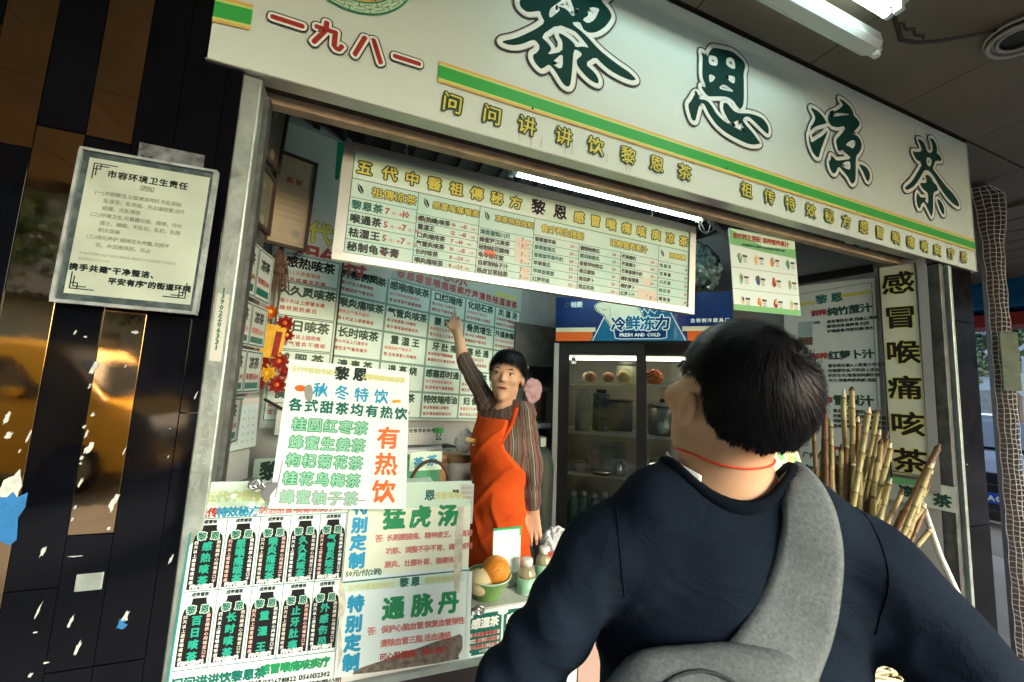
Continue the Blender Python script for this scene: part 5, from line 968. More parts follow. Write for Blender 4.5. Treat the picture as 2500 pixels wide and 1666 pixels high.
b2.rect(.0065,.308,.0,.212,mat('pale_cream',(.74,.84,.66),.5,var=.05,vscale=5),.6,'upper_sheet'); b2.rect(.0065,.308,.150,.212,'paper_green',1,'header')
b2.text('恩',.20,.18,.026,'ink_teal',3,bold=.001); b2.text('感冒喉痛咳',.255,.178,.018,'ink_goldpale',3,bold=.0006); 
for (ys,yc) in (((.158,.115,.075,.034),0),((-.062,-.105,-.146,-.187),1)):
    for ch,y in zip('特别定制',ys): b2.text(ch,.034+.006*yc,y,.036,'ink_blue',4,bold=.0022)
for ch,x in zip('猛虎汤',(.115,.18,.25)): b2.text(ch,x,.128,.052,'ink_green',4,bold=.0026)
for ch,x in zip('通脉丹',(.128,.197,.262)): b2.text(ch,x,-.080,.050,'ink_green',4,bold=.0026)
b2.line([(.008,-.012),(.308,-.008)],.0016,'ink_teal',3); b2.rect(.008,.30,-.034,-.014,'paper_green',1.5,'header'); b2.text('五代中医祖传秘方',.073,-.026,.0135,'ink_goldpale',3,bold=.0004); b2.text('黎恩',.163,-.024,.021,'ink_teal',3,bold=.001,sp=1.3); b2.text('感冒喉痛咳痰',.24,-.024,.0135,'ink_goldpale',3,bold=.0004)
b2.text('答:',.083,.082,.018,'ink_redlight',3,bold=.0004)
for i,t in enumerate(('长期腰腿痛、精神疲乏、提高肾','功能、调整不孕不育、调理前列','腺炎、壮腰补肾、强健体魄')): b2.text(t,.100,.082-i*.031,.0155,'ink_redlight',3,bold=.0006,align='l')
b2.text('50元/付(2碗)',.012,.006,.015,'ink_teal',3,bold=.0005,align='l')
b2.text('答:',.082,-.125,.018,'ink_redlight',3,bold=.0004)
for i,t in enumerate(('保护心脑血管,恢复血管弹性','清除血管三脂,活血通络,','可心肌梗塞、冠心病人')): b2.text(t,.103,-.125-i*.030,.0165,'ink_redlight' if i<2 else 'ink_red',3.5,bold=.0006,align='l')
b2.poly([chaikin([(.045,-.2145),(.048,-.205),(.07,-.199),(.11,-.192),(.15,-.181),(.19,-.176),(.23,-.166),(.27,-.161),(.300,-.154),(.303,-.19),(.292,-.204),(.296,-.2145)],1)],mat('torn_brown',(.26,.23,.20),.8,vscale=70,col2=(.07,.055,.05)),2,'torn_patch')
b2.poly([[(.273,.15),(.29,.15),(.292,-.0),(.288,-.06),(.276,-.06),(.27,.02)]],mat('tape_brown',(.62,.64,.54),.5,var=.35,vscale=40),3.8,'old_tape')
b2.poly([smooth_loop([(-.004+.0,-.0)]*1+[(.012,-.03),(.018,-.06),(.012,-.11),(.02,-.17),(.012,-.2),(.006,-.1)],1)],'tape_brown',3.8,'old_tape')
b2.done()
sf=MB().bx(-.36,.34,1.12,1.17,.87,1.05); tag(sf.build('counter_backing','counter_dark'),'dark backing strip behind the two leaning boards','backing')
# winter board
wi=Panel('winter_drinks_board',(-.021,1.050,1.458),-9.1,-.4,-.3,'bright white board listing hot winter drinks clipped above the bottle board','board')
wb_=[(-.143,.176),(.135,.161),(.154,-.169),(-.150,-.166)]
wi.mb('board','paper_clean').add([(x,y,-.006) for x,y in wb_]+[(x,y,-.0005) for x,y in wb_],[(3,2,1,0),(4,5,6,7),(0,1,5,4),(1,2,6,5),(2,3,7,6),(3,0,4,7)])
wi.text('黎恩',-.002,.148,.032,'ink_dark',3,bold=.0015,sp=1.3); wi.text('五代中医祖传秘方',-.085,.151,.013,'ink_goldpale',3,bold=.0006,rot=-.05); wi.text('感冒喉痛咳痰凉茶',.075,.142,.0135,'ink_goldpale',3,bold=.0008,sp=.95,rot=-.05)
for ch,x,y in zip('秋冬特饮',(-.067,-.018,.027,.073),(.106,.102,.099,.097)): wi.text(ch,x,y,.034,'ink_blue',4,bold=.0008,xs=.95)
for i,ch in enumerate('各式甜茶均有热饮'): wi.text(ch,-.118+i*.0345,.069-.0016*i,.029,'ink_teal',4,bold=.0011)
for r_,t in enumerate(('桂圆红枣茶','蜂蜜生姜茶','枸杞菊花茶','桂花乌梅茶','蜂蜜柚子茶')):
    for i,ch in enumerate(t): wi.text(ch,-.105+i*.0345+.002*r_*-1,.024-.041*r_-.0012*i,.030,'print_mint' if 0 else mat('faded_mint',(.25,.56,.42),.5),5,bold=.0006,out=[('ink_green' if r_<4 else 'ink_grey',.0026)])
for ch,y in zip('有热饮',(-.002,-.064,-.128)): wi.text(ch,.099,y,.052,'ink_orange',5,bold=.0016)
for x,y,s in ((-.112,.108,.013),(-.097,.106,.010),(.115,.088,.007),(.105,.087,.007)): wi.poly([[(x+s*math.cos(a*.6),y+.6*s*math.sin(a*.6)) for a in range(10)]],'petal_gold' if x>0 else 'hdr_orange',2,'sticker')
wi.text('特价',.11,.088,.007,'ink_orange',3)
wi.line([(-.132,-.06),(-.138,-.14)],.0012,'ink_grey',3,'pen_mark'); wi.line([(.03,-.146),(.045,-.149),(.06,-.148)],.0012,'ink_grey',3,'pen_mark')
wi.poly([smooth_loop([(-.103,.112),(-.09,.118),(-.083,.098),(-.086,.075),(-.095,.08),(-.10,.088)],2)],'ink_grey',2.5,'smudge')
wi.done()
def clip(c,rz,ry,label,s=1.):
    o=empty('bulldog_clip',c,label,'clip','bulldog clips'); o.rotation_euler=(0,ry,rz); o.scale=(s,s,s)
    MB().ext([(-.022,-.004),(.022,-.004),(.026,.0),(.012,.022),(-.012,.022),(-.026,.0)],-.003,.003).build('jaw','steel',o,bevel=.001).rotation_euler=(R(90),0,0)
    for sgn in (-1,1): MB().tube([(.0,sgn*.004,.018),(.006*sgn,sgn*.008,.034),(.0,sgn*.012,.046)],.004,6).build('lever','steel',o,smooth=True)
    MB().tube([(.011*math.cos(a*.45),-.010,.042+.011*math.sin(a*.45)) for a in range(15)],.004,6,False).build('ring','steel',o,smooth=True); return o
clip((-.165,1.055,1.335),0,R(-60),'bulldog clip at the lower left corner of the winter drinks board',.9); clip((.305,1.075,1.005),0,R(85),'bulldog clip on the right edge of the custom tea board',.95)
sl_=Panel('paper_slips',(.280,1.068,1.279),-6.9,-.1,.8,'two small printed paper slips taped at the upper right corner of the custom tea board','paper slips')
sl_.box(-.006,.030,-.05,.052,-.001,0,'slip','paper_grey'); sl_.box(-.030,-.008,-.054,.045,-.003,-.002,'slip','paper_cream')
for i in range(7): sl_.text('清热茶方',.013,.042-i*.0125,.0075,'ink_grey',2); sl_.text('黎恩',-.018,.034-i*.013,.0085,'ink_dark',2,bold=.0003)
sl_.rect(.014,.026,-.02,.005,mat('slip_green',(.35,.60,.42),.5),1.5); sl_.done()
st_=Panel('torn_plastic',(-.245,1.062,1.318),-6,0,0,'crumpled clear tape over the top edge of the bottle board','tape')
g=MB(); V=[];F=[]
for j in range(7):
    for i in range(11): V.append((-.02+.010*i,-.030+.009*j+.004*math.sin(i*1.3),.002*math.sin(i*2.1+j)+.0015*math.cos(j*2.7+i*.7)))
for j in range(6):
    for i in range(10): q=j*11+i; F.append((q,q+1,q+12,q+11))
g.add(V,F).build('film',thin_glass('tape_film',(.97,1,.98)),st_.root); st_.done()
# ================================================================ THINGS ON THE COUNTER  (top at z=.994)
T=.9945
bw=empty('green_bowl',(.392,1.150,T),'green bowl holding an orange and a pale fruit on the counter','bowl')
mat('bowl_green',(.20,.42,.12),.35,var=.15,vscale=6)
MB().lathe((0,0,0),[(.030,0),(.035,.004),(.050,.035),(.064,.058),(.066,.060),(.062,.059),(.046,.034),(.030,.010)],28).build('bowl','bowl_green',bw,smooth=True); MB().tube([(.0655*math.cos(a*.2618),.0655*math.sin(a*.2618),.061) for a in range(25)],.0022,5,False).build('rim','paper_green',bw,smooth=True)
o=empty('orange',(.412,1.145,T+.030),'large orange on top in the green bowl','fruit','fruit in the bowl'); MB().sphere((0,0,.041),.0415,24,16,(1,1,.96)).build('peel','orange_fruit',o,smooth=True); MB().lathe((-.004,-.034,.058),[(.0035,0),(.003,.002)],6).build('navel','bark',o)
o=empty('pale_melon',(.362,1.135,T+.016),'pale yellow round fruit at the left in the green bowl','fruit','fruit in the bowl'); MB().sphere((0,0,.035),.036,20,14,(1,1,.95)).build('peel','pale_fruit',o,smooth=True); MB().tube([(0,0,.068),(.001,0,.073)],.002,5).build('stalk','bark',o)
qs=Panel('payment_stand',(.462,1.19,1.080),2,-4,0,'white payment stand with a green top edge behind the orange','stand')
qs.box(-.045,.045,-.085,.078,-.006,0,'card','paper_clean'); qs.box(-.046,.046,.078,.084,-.0065,.001,'header',mat('pay_green',(.02,.40,.14),.35)); qs.box(.0405,.0462,.058,.0778,-.006,.001,'header','pay_green')
qs.rect(-.045,.045,-.085,-.045,mat('speckle',(.55,.58,.55),.4,var=.6,vscale=90),1,'lower_label'); qs.text('扫一扫',.0,.052,.008,'ink_grey',2); qs.done()
def jar_bottle(c,label,h=1.):
    o=empty('small_tea_bottle',c,label,'bottle','small bottles on the counter'); MB().lathe((0,0,0),[(.024,0),(.027,.004),(.027,.045*h)],22).build('label',mat('bottle_label',(.30,.58,.42),.4,var=.25,vscale=60),o,smooth=True)
    MB().lathe((0,0,.0455*h),[(.027,0),(.0265,.008),(.020,.022),(.0155,.027)],22).build('glass_shoulder',mat('amber_clear',(.42,.40,.25),.12,alpha=.7,spec=.9),o,smooth=True); MB().lathe((0,0,.0755*h),[(.0165,0),(.0165,.018),(.014,.0195)],20).build('cap','plastic_white',o,smooth=True)
    MB().lathe((0,0,.003),[(.0272,0),(.0272,.002)],22).build('base_ring','paper_clean',o); return o
jar_bottle((.512,1.148,T),'small tea bottle with white cap and pale green label beside the payment stand'); jar_bottle((.600,1.215,T),'small white capped bottle further along the counter, mostly behind the customer')
sc_=crumple('white_shopping_bag',(.662,1.262,1.070),(.050,.035,.080),mat('bag_white',(.50,.54,.58),.45,var=.25,vscale=16,alpha=.9),'white plastic shopping bag with red print on the counter by the hand','shopping bag',31,.22,30,top=-.4)
pr_=Panel('pp',(0,0,0),0,0,0,None,None,parent=empty('red_print',mw=Matrix(((1,0,0,0),(0,0,-1,-.062),(0,1,0,0),(0,0,0,1))))); pr_.root.parent=sc_; pr_.text('谢谢惠顾欢迎',0,-.002,.021,'ink_red',2,bold=.0008); pr_.done()
# ================================================================ SUGARCANE, POLE, CRATE
mat('cane',(.46,.43,.20),.5,vscale=7,col2=(.27,.21,.08)); mat('cane_brown',(.20,.11,.045),.5,var=.4,vscale=7); mat('cane_node',(.10,.06,.03),.7); mat('cane_cut',(.66,.60,.38),.6)
EY=Vector((0,0,1.6))
ORD=['leftmost tall','second from the left','tallest','just right of the tallest','long one slanting past the juice poster','brownish slanting','slanting at mid height','close beside the wall corner','short upright','thin brown upright','short middle','thick one left of the tall sign','longest, leaning far right','thin dark one beside the longest','low slanting','short one beside the leftmost','low thick','lower right leaning','lower right pale','lowest right','lower right thin']
for k_ in range(32):
    j_=k_%18; da=Vector((random.uniform(-.07,.07),random.uniform(.0,.05),random.uniform(-.16,.03))); ST.append((tuple(Vector(ST[j_][0])+da),tuple(Vector(ST[j_][1])+da*.6+Vector((random.uniform(-.04,.04),0,0))))); ORD.append('extra one of the tight cluster, number '+str(k_+1) if 0 else ('behind the tall ones','between the tall ones','among the short ones')[k_%3])
for i,(a,b) in enumerate(ST):
    a=Vector(a); b=Vector(b); kk=.90 if a.x>2.42 else 1.
    if i in (12,13): kk=.87
    if 16<i<21: kk=.97
    a=EY+(a-EY)*kk; b=EY+(b-EY)*kk; d=(b-a).normalized()
    L=(a.z-.35)/max(.3,-d.z); L=min(L,1.5); r=.0092+.0028*random.random()
    o=empty('sugarcane_stalk',tuple(a+d*L),'sugarcane stalk at the right wall, '+ORD[i],'sugarcane','sugarcane stalks leaning at the right wall')
    mb=MB(); nd=MB(); up=-d; s_=0; pts=[];rs=[]
    seg_=.085+.03*random.random(); n_=max(3,int(L/seg_)); q=Vector((random.uniform(-.004,.004),random.uniform(-.004,.004),0))
    for k in range(n_+1):
        p0=up*(L*k/n_)+q*math.sin(k*1.1)
        pts+= [p0-up*.004,p0,p0+up*.004]; rs+=[r,r*1.14,r]
        nd.tube([p0-up*.0035+up*.0,p0+up*.0035],r*1.10,8)
    tip=up*L
    mb.tube(pts[1:-1],rs[1:-1],8); m_='cane' if i%3 else 'cane_brown'
    mb.build('stem',m_,o,smooth=True); nd.build('node_ring','cane_node',o,smooth=True)
    MB().tube([tip,tip+up*.010,tip+up*(.016+.03*random.random())+Vector((.003,0,0))],[r*.98,r*.8,r*.35],8).build('cut_tip','cane_cut' if i%2 else 'cane_node',o)
bu=empty('cane_bucket',(2.18,1.20,.3),'dark plastic bucket holding the sugarcane','bucket'); MB().lathe((0,0,0),[(.15,0),(.19,.35),(.195,.36)],24).build('tub','counter_dark',bu,smooth=True); MB().tube([(.193*math.cos(a*.2618),.193*math.sin(a*.2618),.36) for a in range(25)],.007,6,False).build('rim','cable_black',bu)
tag(MB().tube([(2.425,1.09,1.165),(2.47,1.06,.95),(2.53,1.02,.75),(2.60,1.0,.45),(2.64,.98,.14)],.0125,8).build('white_pole','plastic_white',smooth=True),'white plastic pipe leaning beside the shutter rails','pipe')
# fruit picture sheet & price sheet behind the customer
fs=Panel('fruit_sheet',(1.50,1.085,1.425),-12,-6,14,'yellow patterned plastic sheet hanging behind the right shoulder of the customer','plastic sheet')
fs.box(-.045,.075,-.12,.09,-.002,0,'sheet',mat('sheet_yellow',(.62,.55,.30),.35,var=.55,vscale=22,col2=(.75,.74,.66),bump=.4,bscale=40)); fs.box(-.065,-.046,-.12,.085,-.003,0,'sheet_edge','paper_clean')
for i in range(9):
    x,y=random.uniform(-.03,.06),random.uniform(-.1,.07); fs.poly([[(x+.014*math.cos(a*.7),y+.017*math.sin(a*.7)) for a in range(9)]],('melon_yellow','fresh_green','photo_brown')[i%3],1+.1*i,'fruit_print')
fs.done()
tag(MB().tube([(1.50,1.092,1.45),(1.52,1.12,.995)],.004,6).tube([(1.36,1.106,1.40),(1.37,1.13,.995)],.004,6).bx(1.32,1.57,1.09,1.17,.9945,1.0).build('sheet_stand','steel_dull'),'thin metal stand on the counter carrying the two sheets behind the customer','stand')
ps=Panel('price_sheet',(1.36,1.10,1.40),-12,0,4,'white sheet with black print directly behind the neck of the customer','price sheet')
ps.box(-.075,.07,-.07,.07,-.002,0,'sheet','paper_clean')
for i in range(6): ps.text('黎恩凉茶价目单 10元',0,.055-i*.02,.0125,'ink_black',2,bold=.0006)
ps.done()
cd=Panel('counter_price_card',(1.02,1.16,1.325),6,-8,0,'small white card with green print standing left of the neck of the customer','price card')
cd.box(-.055,.055,-.10,.03,-.002,0,'card','paper_clean'); cd.text('黎恩凉茶',-.01,.012,.022,'ink_goldpale',2,bold=.0012); cd.rect(-.05,.05,-.1,-.01,'paper_green',1); cd.done()
bs_=empty('card_holder',(1.02,1.17,T),'clear holder carrying the small white card','holder'); MB().bx(-.006,.006,-.004,.004,0,.25).build('rod','steel_dull',bs_); MB().bx(-.05,.05,-.03,.03,0,.006).build('foot','milky',bs_)
# low things at the bottom right
cb_=empty('cardboard_box',(1.36,1.0,.12),'open cardboard box low beside the sugarcane','box'); MB().box((0,0,.3),(.26,.2,.6),rz=.3).build('carton',mat('cardboard',(.33,.21,.13),.8,var=.15),cb_,bevel=.003)
for sgn in (-1,1): MB().box((sgn*.15,0,.62),(.12,.2,.006),rz=.3,ry=sgn*.5).build('flap','cardboard',cb_)
gb_=empty('grey_bag',(1.12,1.02,.12),'greyish pink bin bag leaning on the counter front','bag'); crumple('bag_body',(0,0,.36),(.10,.10,.38),mat('bin_bag',(.20,.17,.19),.4,var=.3,vscale=9),None,None,44,.12,24,parent=gb_)
b=MB(); rg=random.Random(4)
for i in range(160):
    x,y=rg.uniform(1.45,1.95),rg.uniform(.85,1.15); z=rg.uniform(.62,.80)-.25*abs(x-1.7); a,t=rg.uniform(-.6,.6),rg.uniform(-.35,.35); L=rg.uniform(.06,.18)
    dx,dy,dz=L*math.cos(a),L*math.sin(a),L*math.sin(t); b.tube([(x-dx,y-dy,z-dz),(x+dx,y+dy,z+dz)],rg.uniform(.002,.006),5)
tag(b.build('cane_peelings','cane_cut'),'heap of pale sugarcane peelings in the crate','peelings',kind='stuff')
cr_=empty('peelings_crate',(1.7,1.0,.12),'grey crate filled with sugarcane peelings by the right pillar','crate')
for (x0,x1,y0,y1) in ((-.30,.30,-.2,-.185),(-.30,.30,.185,.2),(-.30,-.285,-.185,.185),(.285,.30,-.185,.185)): MB().bx(x0,x1,y0,y1,0,.5).build('side','grey_box',cr_)
MB().bx(-.28,.28,-.18,.18,0,.44).build('filling','cane_brown',cr_)
# ================================================================ PEOPLE
V3=lambda *a:np.array(a,float)
def unit(v): v=np.asarray(v,float); return v/np.linalg.norm(v)
def camp(x,y,z):   # photo pixel and camera depth -> a point of the room
    d=_r*((x-1250)/973.9)+_u*(-(y-833)/973.9)+_f; return np.array([0,0,1.6])+np.array(d)*z
def strands(name,c,A,rad,umin,n,steps,L,width,whorl,swirl,lift,m,parent,grav=0.,seed=1,jit=.25,origin=(0,0,0),lmod=None):
    rg=np.random.default_rng(seed); A=np.asarray(A); d=rg.normal(size=(n*3,3)); d/=np.linalg.norm(d,axis=1)[:,None]
    d=d[d[:,2]>umin(d[:,1])][:n]; n=len(d); w_=unit(whorl); rad=np.asarray(rad); down=A@np.array([0,0,-1.])
    ln=L*(.75+.5*rg.random(n)); 
    if lmod is not None: ln=ln*lmod(d)
    cn=np.sin(d@np.array([23.,11,17]))+np.sin(d@np.array([-13.,29,19])+1.7)+np.sin(d@np.array([31.,-17,7])+.5)
    an=swirl+jit*rg.normal(size=n)+.12*cn; lf=lift*(.6+.8*rg.random(n))*np.clip(1+.3*cn,.25,2); P=[];S=[]
    for k in range(steps+1):
        t=d*(d@w_)[:,None]-w_; t/=np.maximum(np.linalg.norm(t,axis=1),.15)[:,None]
        sd=np.cross(d,t); t=t*np.cos(an)[:,None]+sd*np.sin(an)[:,None]+grav*down*(k/steps); t-=d*(t*d).sum(1)[:,None]; t/=np.maximum(np.linalg.norm(t,axis=1),1e-6)[:,None]
        q=k/steps; P.append((d*(rad+(.0062+lf*math.sin(q*1.9))[:,None]))@A+c); S.append(np.cross(d,t)@A)
        d=d+t*(ln/steps)[:,None]/rad.mean(); d/=np.linalg.norm(d,axis=1)[:,None]
    P=np.array(P);S=np.array(S); V=[]
    for k in range(steps+1):
        wk=width*(1-.8*(k/steps)**1.5); V+= [P[k]-S[k]*wk,P[k]+S[k]*wk]
    V=np.stack(V,1).reshape(-1,3)-np.array(origin); b=np.arange(n)[:,None]*(2*(steps+1)); F=[]
    for k in range(steps): F.append(np.concatenate([b+2*k,b+2*k+1,b+2*k+3,b+2*k+2],1))
    o=mesh_obj(name,V,np.concatenate(F),m,parent,smooth=True); return o
def cap(name,c,A,rad,umin,m,parent,origin,off=.002,n=56):
    V=[];F=[];ok=[]
    for j in range(n//2+1):
        th=math.pi*j/(n//2)
        for k in range(n):
            q=2*math.pi*k/n; d=np.array([math.sin(th)*math.cos(q),math.sin(th)*math.sin(q),math.cos(th)]); V.append((d*(np.array(rad)+off))@A+c-np.array(origin)); ok.append(d[2]>umin(d[1])-.03)
    for j in range(n//2):
        for k in range(n):
            f=(j*n+k,(j+1)*n+k,(j+1)*n+(k+1)%n,j*n+(k+1)%n)
            if sum(ok[i] for i in f)>=3: F.append(f)
    return mesh_obj(name,V,F,m,parent)
# ---------------------------------------------------------------- the customer
MAN=V3(.55,.44,.12); man=empty('person',tuple(MAN),'customer seen from behind in a navy sweatshirt, looking up at the price board','person')
C7=V3(.502,.429,1.476); Fb=unit((.566,.825,0)); Rb=unit((.825,-.566,0)); Zb=V3(0,0,1); Bm=np.array([Rb,Fb,Zb]); bl=lambda r,f,u:C7+r*Rb+f*Fb+u*Zb
HC=V3(.520,.445,1.594); az,pt=R(12),R(20)
Fh=V3(math.sin(az)*math.cos(pt),math.cos(az)*math.cos(pt),math.sin(pt)); Rh=V3(math.cos(az),-math.sin(az),0); Uh=np.cross(Rh,Fh); Ah=np.array([Rh,Fh,Uh]); hl=lambda r,f,u:HC+r*Rh+f*Fh+u*Uh
def man_skin(P):
    d=ellip(P,hl(0,-.012,.022),(.070,.090,.083),Ah); d=smin(d,ellip(P,hl(0,.030,-.045),(.060,.062,.075),Ah),.03)
    d=smin(d,capsule(P,hl(-.045,.015,-.075),hl(0,.072,-.100),.022,.018),.025); d=smin(d,capsule(P,hl(.045,.015,-.075),hl(0,.072,-.100),.022,.018),.025)
    d=smin(d,capsule(P,hl(0,.094,.0),hl(0,.108,-.028),.008,.012),.014); d=smin(d,capsule(P,hl(-.03,.080,.022),hl(.03,.080,.022),.012,.012),.015)
    d=smin(d,capsule(P,hl(-.012,.092,-.058),hl(.012,.092,-.058),.008,.008),.012); d=smin(d,ellip(P,hl(-.048,.055,-.02),(.022,.03,.02),Ah),.02); d=smin(d,ellip(P,hl(.048,.055,-.02),(.022,.03,.02),Ah),.02)
    d=smin(d,capsule(P,hl(0,-.022,-.045),bl(0,.045,-.05),.047,.057),.03); d=smin(d,capsule(P,bl(-.10,.03,-.055),bl(.10,.03,-.055),.045,.045),.06)
    for s in (-1,1):
        e=ellip(P,hl(s*.079,-.016,-.010),(.010,.016,.028),Ah); e=np.maximum(e,-ellip(P,hl(s*.090,-.014,-.006),(.010,.011,.020),Ah)); e=np.minimum(e,ellip(P,hl(s*.077,.0,-.012),(.006,.004,.008),Ah)); d=smin(d,e,.003)
    return d
V,F=surfnets(man_skin,(.36,.26,1.36),(.68,.64,1.76),.0038); mesh_obj('body',V-MAN,F,'skin',man,relax=2)
um=lambda f:np.interp(f,[-1,-.75,-.5,-.34,-.22,.12,.3,.5,.7,1],[-.60,-.62,-.56,-.30,.14,.22,.10,.36,.62,.85])
hr=(.069,.091,.083); hcn=hl(0,-.014,.026)
cap('hair_base',hcn,Ah,hr,um,'scalp',man,MAN,off=.0030)
strands('hair',hcn,Ah,hr,um,36000,6,.038,.00048,(.10,-.62,.78),.55,.0055,'hair_black',man,grav=.28,seed=4,jit=.17,origin=MAN,lmod=lambda d:np.clip(.22+1.1*(d[:,2]-um(d[:,1])),.20,1.2))
strands('short_nape_hair',hcn,Ah,(.0695,.0915,.0835),lambda f:um(f)-.10,5000,2,.008,.0005,(.10,-.62,.78),.2,.002,'hair_black',man,grav=.6,seed=24,jit=.3,origin=MAN)
strands('hair_tuft',hcn,Ah,(.070,.092,.084),um,700,4,.030,.0005,(.10,-.62,.78),.7,.006,'hair_black',man,grav=.2,seed=14,jit=.45,origin=MAN,lmod=lambda d:np.clip(.5+.9*(d[:,2]-um(d[:,1])),.40,1.0))
for s in (-1,1): MB().tube([tuple(hl(s*.018,.093,.026)-MAN),tuple(hl(s*.034,.090,.030)-MAN),tuple(hl(s*.048,.078,.025)-MAN)],[.003,.0035,.002],6).build('eyebrow','hair_black',man)
for s in (-1,1): MB().sphere(tuple(hl(s*.031,.083,.008)-MAN),.0085,10,8).build('eye','ink_white',man)
SL,SR=bl(-.172,.025,-.115),bl(.176,.015,-.100); EL=camp(1250,1690,.565); ER=SR+(camp(2560,1880,.44)-SR)*1.15; WL=V3(.285,.60,.985); WR=V3(.745,.30,1.0)
def man_sweater(P):
    q=(P-C7)@Bm.T
    d=ellip(q,(0,.055,-.25),(.182,.118,.25)); d=smin(d,capsule(q,V3(-.130,.03,-.108),V3(.146,.03,-.094),.064,.064),.05)
    d=smin(d,capsule(q,V3(-.062,.035,-.028),V3(-.15,.03,-.095),.054,.050),.03); d=smin(d,capsule(q,V3(.062,.035,-.028),V3(.16,.03,-.078),.054,.054),.03)
    d=smin(d,capsule(q,V3(-.085,.022,-.048),V3(.085,.022,-.048),.060,.060),.03); d=smin(d,ellip(q,(0,.06,-.52),(.17,.12,.24)),.06)
    for S_,E_,W_ in ((SL,EL,WL),(SR,ER,WR)):
        a=capsule(P,S_,E_,.060,.048); a=smin(a,capsule(P,E_,W_,.048,.036),.02); d=smin(d,a,.028)
    # soft folds
    d=d+.0040*np.sin(q[...,2]*58+q[...,0]*44+2.5*np.sin(q[...,0]*14+q[...,2]*9))*np.clip((np.abs(q[...,0])-.09)*9,0,1)+.0016*np.sin(q[...,2]*30-q[...,0]*17)+.0015*np.sin(q[...,0]*55+q[...,2]*9)
    for sx,ax_ in ((.155,1),(-.16,-1)):
        rx,rz=(q[...,0]-sx)*ax_,q[...,2]+.235; th=np.arctan2(rz,-rx); dd=np.hypot(rx,rz); d=d-.0050*(1-np.abs(np.sin(th*4.5+dd*14)))**2*np.exp(-((dd-.07)/.07)**2)
    d=d-.0035*(1-np.abs(np.sin(q[...,2]*34+q[...,0]*22*np.sign(q[...,0])+1.2*np.sin(q[...,0]*20))))**3*np.clip((-.20-q[...,2])*8,0,1)
    nk=np.sqrt((q[...,0]/.086)**2+((q[...,1]-.05)/.083)**2)-1; d=np.maximum(d,-np.maximum(nk*.08,-(q[...,2]+.012)))
    return d
V,F=surfnets(man_sweater,(.02,-.02,.95),(1.0,.86,1.52),.0068); mesh_obj('sweatshirt',V-MAN,F,'navy_knit',man,relax=2)
def march(f,p,d,t=.2,mx=1.4):
    for _ in range(80):
        v=float(f(np.array([p+d*t]))[0]); 
        if v<.0006: break
        t+=v*.8
        if t>mx: break
    return p+d*t,t
EYEN=V3(0,0,1.6)
# ribbed collar following the opening
cl=[]
for k in range(49):
    a=2*math.pi*k/48; x=.090*math.cos(a); y=.05+.087*math.sin(a)
    z=.06
    for _ in range(60):
        if float(man_sweater((C7+x*1.03*Rb+(.05+(y-.05)*1.03)*Fb+z*Zb)[None])[0])<0: break
        z-=.003
    cl.append(max(z,-.024))
cl=np.array(cl); cl=np.convolve(np.r_[cl[-5:-1],cl,cl[1:5]],np.ones(5)/5,'same')[4:-4]
V=[];F=[];prof=[(.000,-.006),(.006,.0),(.004,.012),(-.004,.014),(-.008,.004),(-.006,-.012)]
for k in range(48):
    a=2*math.pi*k/48
    for (dr,dz) in prof:
        rr=1+dr/.087; V.append(C7+.089*math.cos(a)*rr*Rb+(.05+.086*math.sin(a)*rr)*Fb+(cl[k]+dz-.002)*Zb-MAN)
for k in range(48):
    for j in range(6): F.append((k*6+j,k*6+(j+1)%6,((k+1)%48)*6+(j+1)%6,((k+1)%48)*6+j))
mesh_obj('collar',V,F,'navy_rib',man)
nm_=MC['navy_knit'].node_tree; nn_=nm_.nodes; ll_=nm_.links; pb_=nn_['Principled BSDF']; old=pb_.inputs['Normal'].links[0].from_socket
tc_=nn_.new('ShaderNodeTexCoord'); mp_=nn_.new('ShaderNodeMapping'); mp_.inputs['Scale'].default_value=(9,16,26); mp_.inputs['Rotation'].default_value=(.3,.5,.2); wn_=nn_.new('ShaderNodeTexNoise'); wn_.inputs['Scale'].default_value=1; wn_.inputs['Detail'].default_value=3; wn_.inputs['Distortion'].default_value=1.2
ll_.new(tc_.outputs['Object'],mp_.inputs[0]); ll_.new(mp_.outputs[0],wn_.inputs['Vector']); b2_=nn_.new('ShaderNodeBump'); b2_.inputs['Strength'].default_value=.20; b2_.inputs['Distance'].default_value=.03; ll_.new(wn_.outputs[0],b2_.inputs['Height']); ll_.new(old,b2_.inputs['Normal']); ll_.new(b2_.outputs[0],pb_.inputs['Normal'])
# stitched seams round the armholes
for s in (-1,1):
    sm=[]
    for k in range(30):
        a=2*math.pi*k/30; c_=bl(s*.150,.02,-.115); dv=unit(Fb*math.cos(a)+Zb*math.sin(a)+Rb*s*.12*math.sin(a)); p,t=march(man_sweater,c_+dv*.16,-dv,0,.2); sm.append(p)
    sm=[tuple(p-MAN) for k,p in enumerate(sm) if 4<k<27 or 1]
    MB().tube([p for p in sm[:14]],.0010,5,False).build('shoulder_seam','navy_rib',man,smooth=True)
    MB().tube([p for p in sm[8:19]],.0010,5,False).build('shoulder_seam','navy_rib',man,smooth=True)
